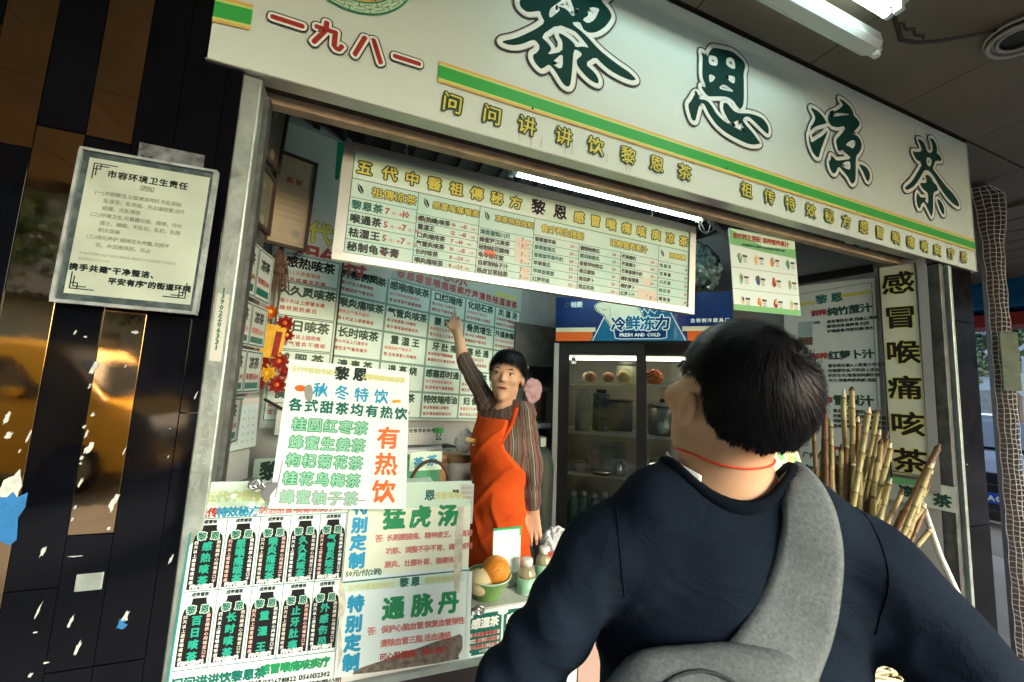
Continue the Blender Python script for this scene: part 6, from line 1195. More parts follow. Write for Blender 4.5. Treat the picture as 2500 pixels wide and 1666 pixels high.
# white undershirt edge, red neck cord
def neckring(ru,fu,u0,dip,a0,a1,n=26): return [C7+ru*math.cos(a)*Rb+(.045+fu*math.sin(a))*Fb+(u0+dip*math.sin(a))*Zb-MAN for a in np.linspace(a0,a1,n)]
o=MB(); pts=neckring(.083,.079,.012,.0,R(178),R(236)); V=[];F=[]
for i,p in enumerate(pts): t=i/(len(pts)-1); V+=[tuple(p+Zb*(.020*(1-t)**.8)),tuple(p-Zb*.03)]
for i in range(len(pts)-1): F.append((2*i,2*i+1,2*i+3,2*i+2))
mesh_obj('undershirt',V,F,'white_cloth',man).modifiers.new('thickness','SOLIDIFY').thickness=.003
cd_=[]
for a in np.linspace(R(185),R(355),30):
    dirv=math.cos(a)*Rb+math.sin(a)*Fb; base=C7+.045*Fb+(.034+.006*math.cos(a*2))*Zb; p,t=march(man_skin,base+dirv*.16,-dirv,0,.2); cd_.append(tuple(p+dirv*.0012-MAN))
MB().tube(cd_,.0016,6).build('neck_cord','red_cord',man,smooth=True)
# trousers, hands, shoes (mostly below the picture)
def legs(P):
    d=ellip(P,(MAN[0],MAN[1]+.02,.92),(.17,.14,.16))
    for s in (-1,1):
        h=MAN+Rb*s*.09+V3(0,0,.80); k_=MAN+Rb*s*.11+Fb*.03+V3(0,0,.42); a=MAN+Rb*s*.12+V3(0,0,.06); d=smin(d,smin(capsule(P,h,k_,.085,.062),capsule(P,k_,a,.062,.05),.03),.04)
    return d
def hands(P,s):
    W_,E_=(WL,EL) if s<0 else (WR,ER); hip=MAN+Rb*s*.135+Fb*.05+V3(0,0,.80); ud=unit(hip-W_); sd=unit(Fb-ud*(Fb@ud)); d=capsule(P,W_-unit(W_-E_)*.05,W_,.028,.024)
    kn=W_+ud*.075
    for k in (-.026,-.009,.009,.025): d=smin(d,capsule(P,W_+sd*k*.6,kn+sd*k,.014,.011),.010)
    for k,L_ in ((-.028,.050),(-.009,.062),(.010,.058),(.027,.045)):
        a=kn+sd*k; m_=a+ud*L_*.5; e=m_+unit(ud*.6-Rb*s*.8)*L_*.5; d=smin(d,smin(capsule(P,a,m_,.0095,.008),capsule(P,m_,e,.008,.0065),.003),.004)
    a=W_+ud*.02-sd*.022; m_=a-sd*.02+ud*.03; return smin(d,smin(capsule(P,a,m_,.012,.010),capsule(P,m_,m_+ud*.03,.010,.007),.003),.006)
for s in (-1,1):
    W_=WL if s<0 else WR; V,F=surfnets(lambda P:hands(P,s),tuple(W_-V3(.18,.18,.2)),tuple(W_+V3(.18,.18,.12)),.0055); mesh_obj('hand',V-MAN,F,'skin',man,relax=1)
V,F=surfnets(legs,(.25,.15,.13),(.85,.75,1.12),.016); mesh_obj('trousers',V-MAN,F,'trouser',man,relax=2)
for s in (-1,1):
    c=Rb*s*.12+Fb*.05; MB().sphere((c[0],c[1],.045),.05,12,8,(1,1.0,.8)).sphere((c[0]+Fb[0]*.1,c[1]+Fb[1]*.1,.035),.048,12,8,(1,1.2,.7)).build('shoe','cable_black',man,smooth=True)
# ---------------------------------------------------------------- sling bag on his back
BG=camp(1790,1640,.48); bag=empty('sling_bag',tuple(BG),'light grey felt sling bag worn across the back of the customer','bag')
mat('felt',(.135,.162,.172),.95,spec=.1,var=.32,vscale=230,bump=.15,bscale=420); mat('felt_edge',(.04,.05,.055),.9)
path=[(1915,1150,70),(1938,1168,84),(1966,1215,94),(1982,1280,102),(1980,1350,114),(1968,1420,120),(1952,1490,126),(1922,1560,134),(1880,1630,146),(1830,1700,160)]
pp_=[]
for i in range(len(path)-1):
    for t in (0,.25,.5,.75): pp_.append(tuple(path[i][k]*(1-t)+path[i+1][k]*t for k in range(3)))
pp_=np.array(pp_); ctr=[];wd=[]
for x,y,w_ in pp_:
    d=unit(camp(x,y,1)-EYEN); p,t=march(man_sweater,EYEN,d,.25); ctr.append((p,d)); 
P_=np.array([c[0] for c in ctr]); D_=np.array([c[1] for c in ctr])
P_=np.array([P_[max(0,i-2):i+3].mean(0) for i in range(len(P_))])
T_=np.gradient(P_,axis=0); T_/=np.linalg.norm(T_,axis=1)[:,None]; V=[];F=[];nc=9
for i in range(len(P_)):
    w_=.86*pp_[i,2]/973.9*np.linalg.norm(P_[i]-EYEN)*.93; sdv=unit(np.cross(T_[i],D_[i])); nrm=-D_[i]
    for j in range(nc):
        a=j/(nc-1)*2-1; e=np.zeros(3); q=P_[i]+sdv*a*w_/2
        v=float(man_sweater(q[None])[0]); q=q-nrm*min(.02,max(v,-.02))*(1 if v>0 else 1)
        V.append(q+nrm*(.004+.0015*(1-a*a)))
for i in range(len(P_)-1):
    for j in range(nc-1): F.append((i*nc+j,i*nc+j+1,(i+1)*nc+j+1,(i+1)*nc+j))
s_=mesh_obj('strap',np.array(V)-BG,F,'felt',bag); md=s_.modifiers.new('thickness','SOLIDIFY'); md.thickness=.004; md.offset=0
for jj in (0,nc-1):
    MB().tube([tuple(V[i*nc+jj]-BG) for i in range(0,len(P_)-4)],.0016,6).build('strap_edge','felt_edge',bag,smooth=True)
bc1,_=march(man_sweater,EYEN,unit(camp(1770,1720,1)-EYEN),.25); bc2,_=march(man_sweater,EYEN,unit(camp(1900,1660,1)-EYEN),.25); bc3,_=march(man_sweater,EYEN,unit(camp(1640,1760,1)-EYEN),.25)
def bagf(P):
    d=ellip(P,bc1-Fb*.012+V3(0,0,-.03),(.150,.040,.100),Bm); d=smin(d,capsule(P,bc2-Fb*.0,bc1,.020,.035),.05); d=smin(d,ellip(P,bc3-Fb*.0+V3(0,0,-.03),(.07,.045,.07),Bm),.05)
    q=(P-bc1)@Bm.T; return d+.0018*np.sin(q[...,0]*40+q[...,2]*60)
V,F=surfnets(bagf,tuple(bc1-V3(.26,.22,.24)),tuple(bc1+V3(.26,.22,.2)),.007); mesh_obj('pouch',V-BG,F,'felt',bag,relax=2)
z=[]
for x,y in ((1590,1700),(1605,1680),(1625,1660),(1650,1643),(1680,1632),(1715,1628),(1750,1636),(1785,1652),(1815,1675),(1840,1700)):
    p,t=march(bagf,EYEN,unit(camp(x,y+10,1)-EYEN),.2); z.append(p)
if all(np.linalg.norm(p-bc1)<.4 for p in z): MB().tube([tuple(p-BG) for p in z],.0024,6).build('zip','felt_edge',bag,smooth=True)
# ---------------------------------------------------------------- the shopkeeper
WM=V3(.62,1.69,.30); wom=empty('person',tuple(WM),'shopkeeper in a striped shirt and orange apron pointing at the wall poster, short black hair','person')
WH=camp(1238,917,1.775); wF=unit((-.50,-.85,-.03)); wU0=V3(.10,-.02,1); wR=unit(np.cross(wU0,-wF)*-1); wR=unit(np.cross(wF,wU0)); wU=np.cross(wR,wF); 
if wR@V3(.937,-.35,0)<0: wR=-wR
wU=unit(wU if wU[2]>0 else -wU); AW=np.array([wR,wF,wU]); wl=lambda r,f,u:WH+r*wR+f*wF+u*wU
wS=[camp(1192,990,1.80),camp(1158,925,1.90),camp(1130,872,1.985),camp(1117,812,2.08)]       # her right arm, raised
wL=[camp(1278,1012,1.70),camp(1300,1135,1.67),camp(1300,1240,1.66)]                            # her left arm, hanging
lat=unit((.49,-.87,0)); fw=unit((-.87,-.49,0)); BW=np.array([lat,fw,V3(0,0,1)]); TC=V3(.603,1.675,0)
def woman_skin(P):
    d=ellip(P,wl(0,-.010,.022),(.070,.086,.082),AW); d=smin(d,ellip(P,wl(0,.026,-.035),(.054,.052,.066),AW),.028); d=smin(d,capsule(P,wl(-.035,.012,-.06),wl(0,.056,-.090),.020,.016),.022); d=smin(d,capsule(P,wl(.035,.012,-.06),wl(0,.056,-.090),.020,.016),.022)
    d=smin(d,ellip(P,wl(-.036,.050,-.018),(.020,.024,.018),AW),.016); d=smin(d,ellip(P,wl(.036,.050,-.018),(.020,.024,.018),AW),.016)
    for s in (-1,1): d=np.maximum(d,-(ellip(P,wl(s*.029,.088,.010),(.016,.015,.009),AW))) if False else smin(d,ellip(P,wl(s*.030,.062,.024),(.020,.014,.007),AW),.012)
    d=smin(d,capsule(P,wl(0,.076,.010),wl(0,.090,-.018),.006,.0095),.010); d=smin(d,capsule(P,wl(-.011,.080,-.021),wl(.011,.080,-.021),.006,.006),.008)
    d=smin(d,capsule(P,wl(-.016,.070,-.052),wl(.016,.070,-.052),.0065,.0065),.012)
    for s in (-1,1): d=smin(d,ellip(P,wl(s*.073,-.008,-.012),(.009,.017,.028),AW),.006)
    d=smin(d,capsule(P,wl(0,-.015,-.05),V3(*(TC+V3(0,0,1.46))),.046,.052),.025)
    d=smin(d,ellip((P-TC)@BW.T,(0,0,1.36),(.10,.06,.12)),.05)
    for A_,r_ in ((wS,(.036,.034,.031,.023)),(wL,(.036,.033,.024))):
        sh=TC+V3(0,0,1.42); d=smin(d,capsule(P,sh,A_[0],.05,r_[0]),.03)
        for i in range(len(A_)-1): d=smin(d,capsule(P,A_[i],A_[i+1],r_[i],r_[i+1]),.015)
    # raised hand: palm and fingers, index finger pointing at the poster
    p0=wS[3]; kn=camp(1112,788,2.11); ud=unit(kn-p0); sd=unit(np.cross(ud,unit(EYEN-kn))); nn=np.cross(sd,ud)
    for s_ in (-.024,-.008,.008,.022): d=smin(d,capsule(P,p0+sd*s_*.6,kn+sd*s_,.012,.0105),.010)
    fi=[(-.024,.030,.3,.7),(-.008,.040,.25,.6),(.008,.072,.02,.02),(.022,.030,.5,.9)]
    for s_,L_,b1,b2 in fi:
        a=kn+sd*s_; m_=a+(ud*math.cos(b1)+nn*math.sin(b1))*L_*.55; e=m_+(ud*math.cos(b2+b1)+nn*math.sin(b2+b1))*L_*.5; d=smin(d,smin(capsule(P,a,m_,.0088,.0075),capsule(P,m_,e,.0075,.006),.003),.0045)
    a=p0+ud*.02-sd*.020; m_=a-sd*.020+ud*.022+nn*.01; d=smin(d,smin(capsule(P,a,m_,.011,.009),capsule(P,m_,m_+ud*.026-sd*.004,.009,.007),.003),.006)
    # hanging hand
    p0=wL[2]; kn=camp(1302,1292,1.66); ud=unit(kn-p0); sd=unit(V3(.88,-.42,.05)); sd=unit(sd-ud*(sd@ud)); nn=np.cross(ud,sd)
    if nn@(EYEN-kn)<0: nn=-nn
    for s_ in (-.027,-.010,.008,.024): d=smin(d,capsule(P,p0+sd*s_*.55,kn+sd*s_,.0135,.0105),.011)
    for s_,L_,sp in ((-.028,.060,-.10),(-.010,.074,-.02),(.008,.068,.06),(.025,.052,.14)):
        a=kn+sd*s_; d1=unit(ud+sd*sp+nn*.12); d2=unit(ud+sd*sp*.3-nn*.35); m_=a+d1*L_*.52; e=m_+d2*L_*.48; d=smin(d,smin(capsule(P,a,m_,.0092,.0080),capsule(P,m_,e,.0080,.0062),.003),.004)
    a=p0+ud*.018-sd*.022; m_=a-sd*.016+ud*.030+nn*.012; d=smin(d,smin(capsule(P,a,m_,.012,.0095),capsule(P,m_,m_+ud*.030+sd*.002,.0095,.007),.003),.007)
    return d
V,F=surfnets(woman_skin,(.36,1.38,.92),(.86,2.24,2.02),.0046); mesh_obj('body',V-WM,F,'skin_woman',wom,relax=1)
uw=lambda f:np.interp(f,[-1,-.6,-.3,-.05,.15,.45,.72,1],[-.60,-.60,-.45,.05,.10,.24,.42,.55])
hw=(.073,.090,.086); hwc=wl(0,-.012,.024)
cap('hair_base',hwc,AW,hw,uw,'scalp',wom,WM,off=.004)
strands('hair',hwc,AW,hw,uw,10000,6,.058,.0007,(.05,-.10,1.0),.10,.006,'hair_black',wom,grav=.35,seed=8,jit=.22,origin=WM,lmod=lambda d:np.where(d[:,1]>.3,.80,1.0)*np.clip(.55+.8*(d[:,2]-uw(d[:,1])),.55,1.))
for s in (-1,1):
    MB().sphere(tuple(wl(s*.030,.0640,.006)-WM),.0105,12,9,(1,1,1)).build('eye',mat('eye_white',(.62,.60,.56),.25),wom,smooth=True)
    MB().sphere(tuple(wl(s*.030-.002,.0715,.0055)-WM),.0046,10,8).build('iris',mat('iris',(.012,.008,.006),.1),wom,smooth=True)
    MB().tube([tuple(wl(s*.030-.014,.0715,.0085)-WM),tuple(wl(s*.030,.0765,.0135)-WM),tuple(wl(s*.030+.014,.0705,.0085)-WM)],[.0018,.0030,.0018],6).build('eyelid',mat('lid',(.20,.10,.06),.5),wom,smooth=True)
    MB().tube([tuple(wl(s*.030-.014,.0720,-.0005)-WM),tuple(wl(s*.030,.0750,-.0035)-WM),tuple(wl(s*.030+.014,.0705,-.0005)-WM)],[.0016,.0022,.0016],6).build('lower_lid','skin_woman',wom,smooth=True)
    MB().tube([tuple(wl(s*.014,.0745,.0255)-WM),tuple(wl(s*.030,.0755,.0305)-WM),tuple(wl(s*.046,.0655,.0265)-WM)],[.0018,.0026,.0012],6).build('eyebrow','hair_black',wom,smooth=True)
    MB().sphere(tuple(wl(s*.0055,.0935,-.0245)-WM),.0022,8,6).build('nostril','lid',wom)
mat('lip',(.42,.14,.10),.4)
def onf(r,u,o_=.0004):
    p=wl(r,.14,u); q_=p.copy()
    for _ in range(60):
        v=float(woman_skin(q_[None])[0])
        if v<.0004: break
        q_=q_-wF*v*.8
    return tuple(q_+wF*o_-WM)
MB().tube([onf(a*.023,-.0495-.001*abs(a)) for a in (-1,-.6,-.2,0,.2,.6,1)],[.0006,.0020,.0026,.0023,.0026,.0020,.0006],6).build('upper_lip','lip',wom,smooth=True)
MB().tube([onf(a*.021,-.0580+.0045*a*a) for a in (-1,-.6,-.2,0,.2,.6,1)],[.0006,.0022,.0030,.0030,.0030,.0022,.0006],6).build('lower_lip','lip',wom,smooth=True)
MB().tube([onf(a*.022,-.0532,.0012) for a in (-1,-.6,-.2,0,.2,.6,1)],[.0005,.0015,.0019,.0019,.0019,.0015,.0005],6).build('mouth','iris',wom,smooth=True)
rt=TC+V3(0,0,0)
def torso(P,g=0.):
    q=(P-TC)@BW.T
    d=ellip(q,(0,.0,1.33),(.150+g,.098+g,.185+g)); d=smin(d,ellip(q,(.0,.035,1.33),(.115+g,.082+g,.09+g)),.04); d=smin(d,ellip(q,(0,.005,1.12),(.122+g,.092+g,.22+g)),.05); d=smin(d,ellip(q,(.0,-.01,.90),(.138+g,.102+g,.20+g)),.05)
    d=smin(d,capsule(P,TC+V3(0,0,1.455),wL[0],.052+g,.05+g),.03); d=smin(d,capsule(P,TC+V3(0,0,1.455),wS[0],.05+g,.045+g),.03); return d
def arms(P,g=0.):
    a=capsule(P,wL[0],wL[1],.049,.042); a=smin(a,capsule(P,wL[1],wL[2]+V3(0,0,.012),.042,.033),.02)
    b=capsule(P,wS[0],wS[1],.045,.040); b=smin(b,capsule(P,wS[1],wS[2],.040,.036),.02)
    return a,b
def shirt(P):
    a,b=arms(P); d=smin(torso(P),smin(a,b,.01),.02)
    q=(P-TC)@BW.T; d=d+.0022*np.sin(q[...,2]*70+q[...,0]*40)-.005*(1-np.abs(np.sin(P[...,2]*42-P[...,0]*30+2*np.sin(P[...,2]*17))))**2
    d=np.maximum(d,-(np.linalg.norm(((P-wl(0,.01,-.105)))*V3(1,1,.6),axis=-1)-.055)); d=np.maximum(d,.80-P[...,2]); 
    # cut the cuffs flat
    for E_,W_,k_ in ((wL[1],wL[2],.008),(wS[1],wS[2],.0)):
        ax=unit(W_-E_); s_=(P-W_)@ax-k_; near=np.linalg.norm(P-W_,axis=-1)-.10; d=np.maximum(d,np.minimum(s_,-near))
    return d
V,F=surfnets(shirt,(.36,1.36,.78),(.88,2.12,1.80),.0065)
a,b=arms(V); tt=torso(V); q=(V-TC)@BW.T; S_=np.arctan2(q[:,0],q[:,1])*.125
def angs(P,A,B):
    ax=unit(B-A); e1=unit(np.cross(ax,V3(.2,.3,1))); e2=np.cross(ax,e1); return np.arctan2((P-A)@e2,(P-A)@e1)*.046
S_=np.where(a<tt+.002,angs(V,wL[0],wL[2]),S_); S_=np.where(b<tt+.002,angs(V,wS[0],wS[2]),S_)
m=bpy.data.materials.new('striped_shirt'); m.use_nodes=True; N=m.node_tree.nodes; L=m.node_tree.links; bs=N['Principled BSDF']; bs.inputs['Roughness'].default_value=.8
at_=N.new('ShaderNodeAttribute'); at_.attribute_name='stripe'; mt=N.new('ShaderNodeMath'); mt.operation='DIVIDE'; mt.inputs[1].default_value=.052; fr_=N.new('ShaderNodeMath'); fr_.operation='FRACT'; rp=N.new('ShaderNodeValToRGB')
L.new(at_.outputs['Fac'],mt.inputs[0]); L.new(mt.outputs[0],fr_.inputs[0]); L.new(fr_.outputs[0],rp.inputs[0]); rp.color_ramp.interpolation='CONSTANT'
st_c=[(0,(.15,.105,.08)),(.16,(.03,.025,.028)),(.24,(.30,.085,.06)),(.33,(.19,.15,.12)),(.44,(.02,.02,.025)),(.50,(.42,.42,.40)),(.56,(.09,.11,.09)),(.68,(.17,.125,.10)),(.80,(.03,.025,.028)),(.86,(.24,.19,.155)),(.94,(.10,.09,.09))]
el=rp.color_ramp.elements; el[0].position=0; el[0].color=(*st_c[0][1],1); el[1].position=st_c[1][0]; el[1].color=(*st_c[1][1],1)
for p_,c_ in st_c[2:]: e_=el.new(p_); e_.color=(*c_,1)
dk=N.new('ShaderNodeMix'); dk.data_type='RGBA'; dk.blend_type='MULTIPLY'; dk.inputs['Factor'].default_value=1; dk.inputs['B'].default_value=(.70,.64,.60,1); L.new(rp.outputs[0],dk.inputs['A']); L.new(dk.outputs['Result'],bs.inputs['Base Color']); nz=N.new('ShaderNodeTexNoise'); nz.inputs['Scale'].default_value=30; bp=N.new('ShaderNodeBump'); bp.inputs['Strength'].default_value=.4; bp.inputs['Distance'].default_value=.01; L.new(nz.outputs[0],bp.inputs['Height']); L.new(bp.outputs[0],bs.inputs['Normal'])
mesh_obj('shirt',V-WM,F,m,wom,attr=S_,relax=1)
# collar flaps
for s in (-1,1):
    p=[wl(s*.016,.045,-.118),wl(s*.055,.02,-.095),wl(s*.066,.015,-.125),wl(s*.030,.055,-.150)]
    MB().add([tuple(x-WM) for x in p]+[tuple(x-WM-wF*.004) for x in p],[(0,1,2,3),(7,6,5,4),(0,4,5,1),(1,5,6,2),(2,6,7,3),(3,7,4,0)]).build('shirt_collar','ink_black' if 0 else m,wom)
def apron(P):
    q=(P-TC)@BW.T; la,f_,u_=q[...,0],q[...,1],q[...,2]
    d=torso(P,.0095)-.012*(1-np.abs(np.sin(la*26+u_*9+1.3*np.sin(u_*13))))**2*np.clip((1.22-u_)*5,0,1)-.010*(1-np.abs(np.sin(u_*16-la*17+.6)))**4
    d=smin(d,ellip(q,(0,.02,.88),(.142,.112,.16)),.05)
    w_=np.interp(u_,[.78,.84,1.12,1.22,1.30,1.36,1.47],[.150,.185,.19,.16,.118,.088,.075]); fm=np.interp(u_,[.84,1.18,1.30,1.47],[-.05,-.045,.02,.02])
    g_=np.maximum(np.maximum(np.abs(la-.0)-w_,fm-f_),np.maximum(u_-1.455,.775-u_)); return np.maximum(d,g_)
V,F=surfnets(apron,(.36,1.42,.75),(.84,1.94,1.50),.0062); mesh_obj('apron',V-WM,F,'orange_cloth',wom,relax=2)
tor=lambda P:torso(P,.006)
for s in (-1,1):
    pts=[];
    for t in np.linspace(0,1,16):
        a=t*math.pi; base=TC+lat*(s*(.075+.022*math.sin(a)))+V3(0,0,1.36); dv=unit(fw*math.cos(a)+V3(0,0,1)*math.sin(a)*1.0); p,_=march(tor,base+dv*.30,-dv,0,.4); pts.append(p)
    V=[];F=[]
    for i,p in enumerate(pts): 
        tn=unit(pts[min(i+1,15)]-pts[max(i-1,0)]); V+=[p-lat*.014-WM,p+lat*.014-WM]
    for i in range(15): F.append((2*i,2*i+1,2*i+3,2*i+2))
    o=mesh_obj('apron_strap',V,F,'orange_cloth',wom); o.modifiers.new('thickness','SOLIDIFY').thickness=.004
# printed words on the bib
p,_=march(apron,EYEN,unit(camp(1158,1078,1)-EYEN),1.2,2.4); nn=unit(-(p-EYEN)*V3(1,1,0)+fw*.4); rr_=unit(np.cross(V3(0,0,1),nn)); 
lp_=empty('apron_print',mw=Matrix(((rr_[0],0,nn[0],p[0]+nn[0]*.006),(rr_[1],0,nn[1],p[1]+nn[1]*.006),(rr_[2],1,nn[2],p[2]+nn[2]*.006),(0,0,0,1))))
ap_=Panel('x',(0,0,0),0,0,0,None,None,parent=lp_); ap_.text('黎恩凉茶',0,.004,.017,'melon_yellow',1,bold=.0006,rot=-.12); ap_.text('FRESH TEA' if 0 else '凉茶铺',.002,-.014,.008,'patch_paper',1,rot=-.12); ap_.done()
lp_.matrix_world=Matrix.Translation(Vector(-WM))@lp_.matrix_world; lp_.parent=wom
def wlegs(P):
    d=ellip(P,(WM[0],WM[1],.86),(.155,.15,.13))
    for s in (-1,1):
        h=TC+lat*s*.075+V3(0,0,.82); a=TC+lat*s*.08+V3(0,0,.36); d=smin(d,capsule(P,h,a,.085,.055),.04)
    return d
V,F=surfnets(wlegs,(.38,1.42,.31),(.86,1.95,1.0),.016); mesh_obj('trousers',V-WM,F,'trouser',wom,relax=2)
for s in (-1,1): c=TC+lat*s*.08+fw*.05-WM; MB().sphere((c[0],c[1],.04),.05,12,8,(1.3,1,.8)).build('shoe','cable_black',wom,smooth=True)
MB().tube([tuple(camp(1312,1318,1.652)-WM+V3(.006*math.cos(a*.7),.004*math.sin(a*.7),.003*math.sin(a*.7+1))) for a in range(10)],.0012,5).build('ring','steel',wom)
# ================================================================ STREET
def car(name,c,rz,L,Wd,H,paint,label,van=False,plate=None,group='vehicles in the street'):
    o=empty(name,c,label,'van' if van else 'car',group,rz=rz)
    if van: prof=[(-.5,.16),(-.5,.55),(-.47,.93),(-.42,1.0),(.10,1.0),(.22,.97),(.36,.62),(.47,.52),(.5,.42),(.5,.16)]
    else: prof=[(-.5,.22),(-.495,.50),(-.46,.62),(-.36,.66),(-.22,.96),(-.12,1.0),(.05,.99),(.20,.68),(.42,.60),(.485,.50),(.5,.35),(.49,.20)]
    V=[];F=[];n_=len(prof); ys=(-1,-.97,-.82,0,.82,.97,1)
    for j,y in enumerate(ys):
        for (a,b) in prof:
            k=1. if b<.62 else 1-.20*(b-.62)/.38
            yy=y*Wd/2*k*(1 if abs(y)<.99 else 1); bb=b*H*(1 if abs(y)<.9 else (.985 if abs(y)<.99 else (b if b<.6 else .6+(b-.6)*.90)/max(b,.01))); V.append((a*L,yy,bb if b>.3 else b*H))
    for j in range(len(ys)-1):
        for i in range(n_): F.append((j*n_+i,j*n_+(i+1)%n_,(j+1)*n_+(i+1)%n_,(j+1)*n_+i))
    F.append(tuple(range(n_))); F.append(tuple((len(ys)-1)*n_+i for i in range(n_))[::-1]); b=MB().add(V,F).build('body',paint,o,smooth=False,bevel=.03)
    gl=[(-.40,.70),(-.24,.92),(.08,.92),(.17,.70)] if not van else [(-.44,.62),(-.42,.88),(.12,.88),(.24,.62)]
    for s in (-1,1):
        for (x0,x1) in ((0,.47),(.53,1)):
            q=lambda u,t:(gl[0][0]*(1-u)+gl[3][0]*u)*(1-t)+(gl[1][0]*(1-u)+gl[2][0]*u)*t
            zz=(gl[0][1]*H,gl[1][1]*H); yk=[s*Wd/2*(1-.20*(z/H-.62)/.38)+s*.006 for z in zz]
            MB().add([(q(x0,0)*L,yk[0],zz[0]),(q(x1,0)*L,yk[0],zz[0]),(q(x1,1)*L,yk[1],zz[1]),(q(x0,1)*L,yk[1],zz[1])],[(0,1,2,3)]).build('side_window','car_glass',o)
        for x in (-.31,.31):
            w_=empty('wheel',(x*L,s*(Wd/2-.09),.31)); w_.parent=o
            MB().tube([(0,-.10,0),(0,.10,0)],.31,20).build('tyre','tyre',w_); MB().tube([(0,s*.10,0),(0,s*.112,0)],.20,16).build('rim','steel_dull',w_)
        MB().box((.497*L,s*Wd*.36,.50*H if not van else .40*H),(.05,.34,.14)).build('headlight','plastic_white',o,bevel=.02); MB().box((-.497*L,s*Wd*.38,.52*H),(.05,.22,.18)).build('tail_light','petal_red',o,bevel=.02)
        MB().box((.16*L,s*(Wd/2+.07),.66*H),(.12,.16,.11)).build('mirror',paint,o,bevel=.02)
    f0=(.20,.68,.07,.94) if not van else (.36,.62,.22,.94)
    MB().add([(f0[0]*L+.02,-Wd*.42,f0[1]*H+.03),(f0[0]*L+.02,Wd*.42,f0[1]*H+.03),(f0[2]*L+.03,Wd*.36,f0[3]*H+.01),(f0[2]*L+.03,-Wd*.36,f0[3]*H+.01)],[(0,1,2,3)]).build('windscreen','car_glass',o)
    MB().box((.505*L,0,.34*H),(.03,Wd*.5,.16)).build('grille','cable_black',o,bevel=.01); MB().box((.508*L,0,.20*H),(.04,Wd*.96,.14)).build('bumper',paint,o,bevel=.03)
    if plate:
        P2=Panel('x',(0,0,0),0,0,0,None,None,parent=empty('number_plate',mw=Matrix(((0,0,1,.525*L),(1,0,0,0),(0,1,0,.27*H),(0,0,0,1))))); P2.root.parent=o
        P2.box(-.22,.22,-.07,.07,-.01,0,'plate',mat('plate_blue',(.01,.07,.45),.4)); P2.text(plate,0,0,.10,'ink_white',2,bold=.004); P2.done()
    return o
mat('paint_white',(.70,.72,.73),.25,coat=.5); mat('paint_dark',(.012,.016,.022),.2,coat=.7); mat('paint_blue',(.01,.05,.16),.2,coat=.7); mat('paint_yellow',(.85,.45,.03),.3,coat=.4)
car('parked_car',(23.3,8.6,0),R(200),4.5,1.8,1.45,'paint_white','white saloon car crossing far down the street on the right',plate=None)
car('parked_car',(10.6,3.35,0),R(187),4.4,1.8,1.42,'paint_dark','dark car with a blue number plate facing us beyond the black pillar',plate='A·188A0')
car('parked_car',(12.8,2.6,0),R(182),4.4,1.8,1.5,'paint_blue','blue car at the right edge behind the wire mesh column',plate=None)
car('yellow_van',(-4.4,-5.2,0),R(4),4.2,1.7,1.85,'paint_yellow','yellow van parked across the street, mirrored in the tiled wall',van=True)
# mesh column
mc=empty('mesh_column',(3.74,1.245,.12),'narrow column wrapped in a white wire mesh with a bulging top beside the street','column')
an=R(-50); ex,ey=math.cos(an),math.sin(an); 
def mcP(s,z,o_=0): return (s*ex+o_*math.sin(an),s*ey-o_*math.cos(an),z)
prof_=[(0,.03,.13),(2.35,.03,.125),(2.55,.025,.13),(2.75,.01,.155),(2.88,.0,.15),(2.98,-.01,.06)]
ins=MB(); wires=MB(); zz=np.arange(.05,2.95,.030)
lf=lambda z:np.interp(z,[p[0] for p in prof_],[p[1]-.075 for p in prof_]); rg_=lambda z:np.interp(z,[p[0] for p in prof_],[p[2]-.085 for p in prof_])
for i,z in enumerate(zz):
    a,b=float(lf(z)),float(rg_(z)); wires.tube([mcP(a+(b-a)*t,z+.004*math.sin(t*9+i),.0+.02*math.sin(t*math.pi)) for t in np.linspace(0,1,7)],.0019,4,False)
for k in range(5):
    t=k/4; wires.tube([mcP(float(lf(z)+(rg_(z)-lf(z))*t)+.003*math.sin(z*30+k),z,.022*math.sin(t*math.pi)) for z in zz[::2]],.0019,4,False)
wires.build('wire_mesh','wire_white',mc,kind='stuff')
V=[];F=[]; zs=[0,2.35,2.55,2.75,2.88,2.98]
for z in zs:
    a,b=float(lf(z))+.005,float(rg_(z))-.005; V+=[mcP(a,z,-.006),mcP(b,z,-.006),mcP(b,z,-.07),mcP(a,z,-.07)]
for i in range(len(zs)-1):
    for k in range(4): F.append((i*4+k,i*4+(k+1)%4,(i+1)*4+(k+1)%4,(i+1)*4+k))
MB().add(V,F).build('core',mat('core_brown',(.05,.035,.03),.7,var=.4),mc)
MB().box(mcP(.015,1.78,.035),(.075,.006,.36),rz=an).build('tin_plate',mat('tin_green',(.22,.28,.20),.5,var=.3,vscale=12),mc,bevel=.002)
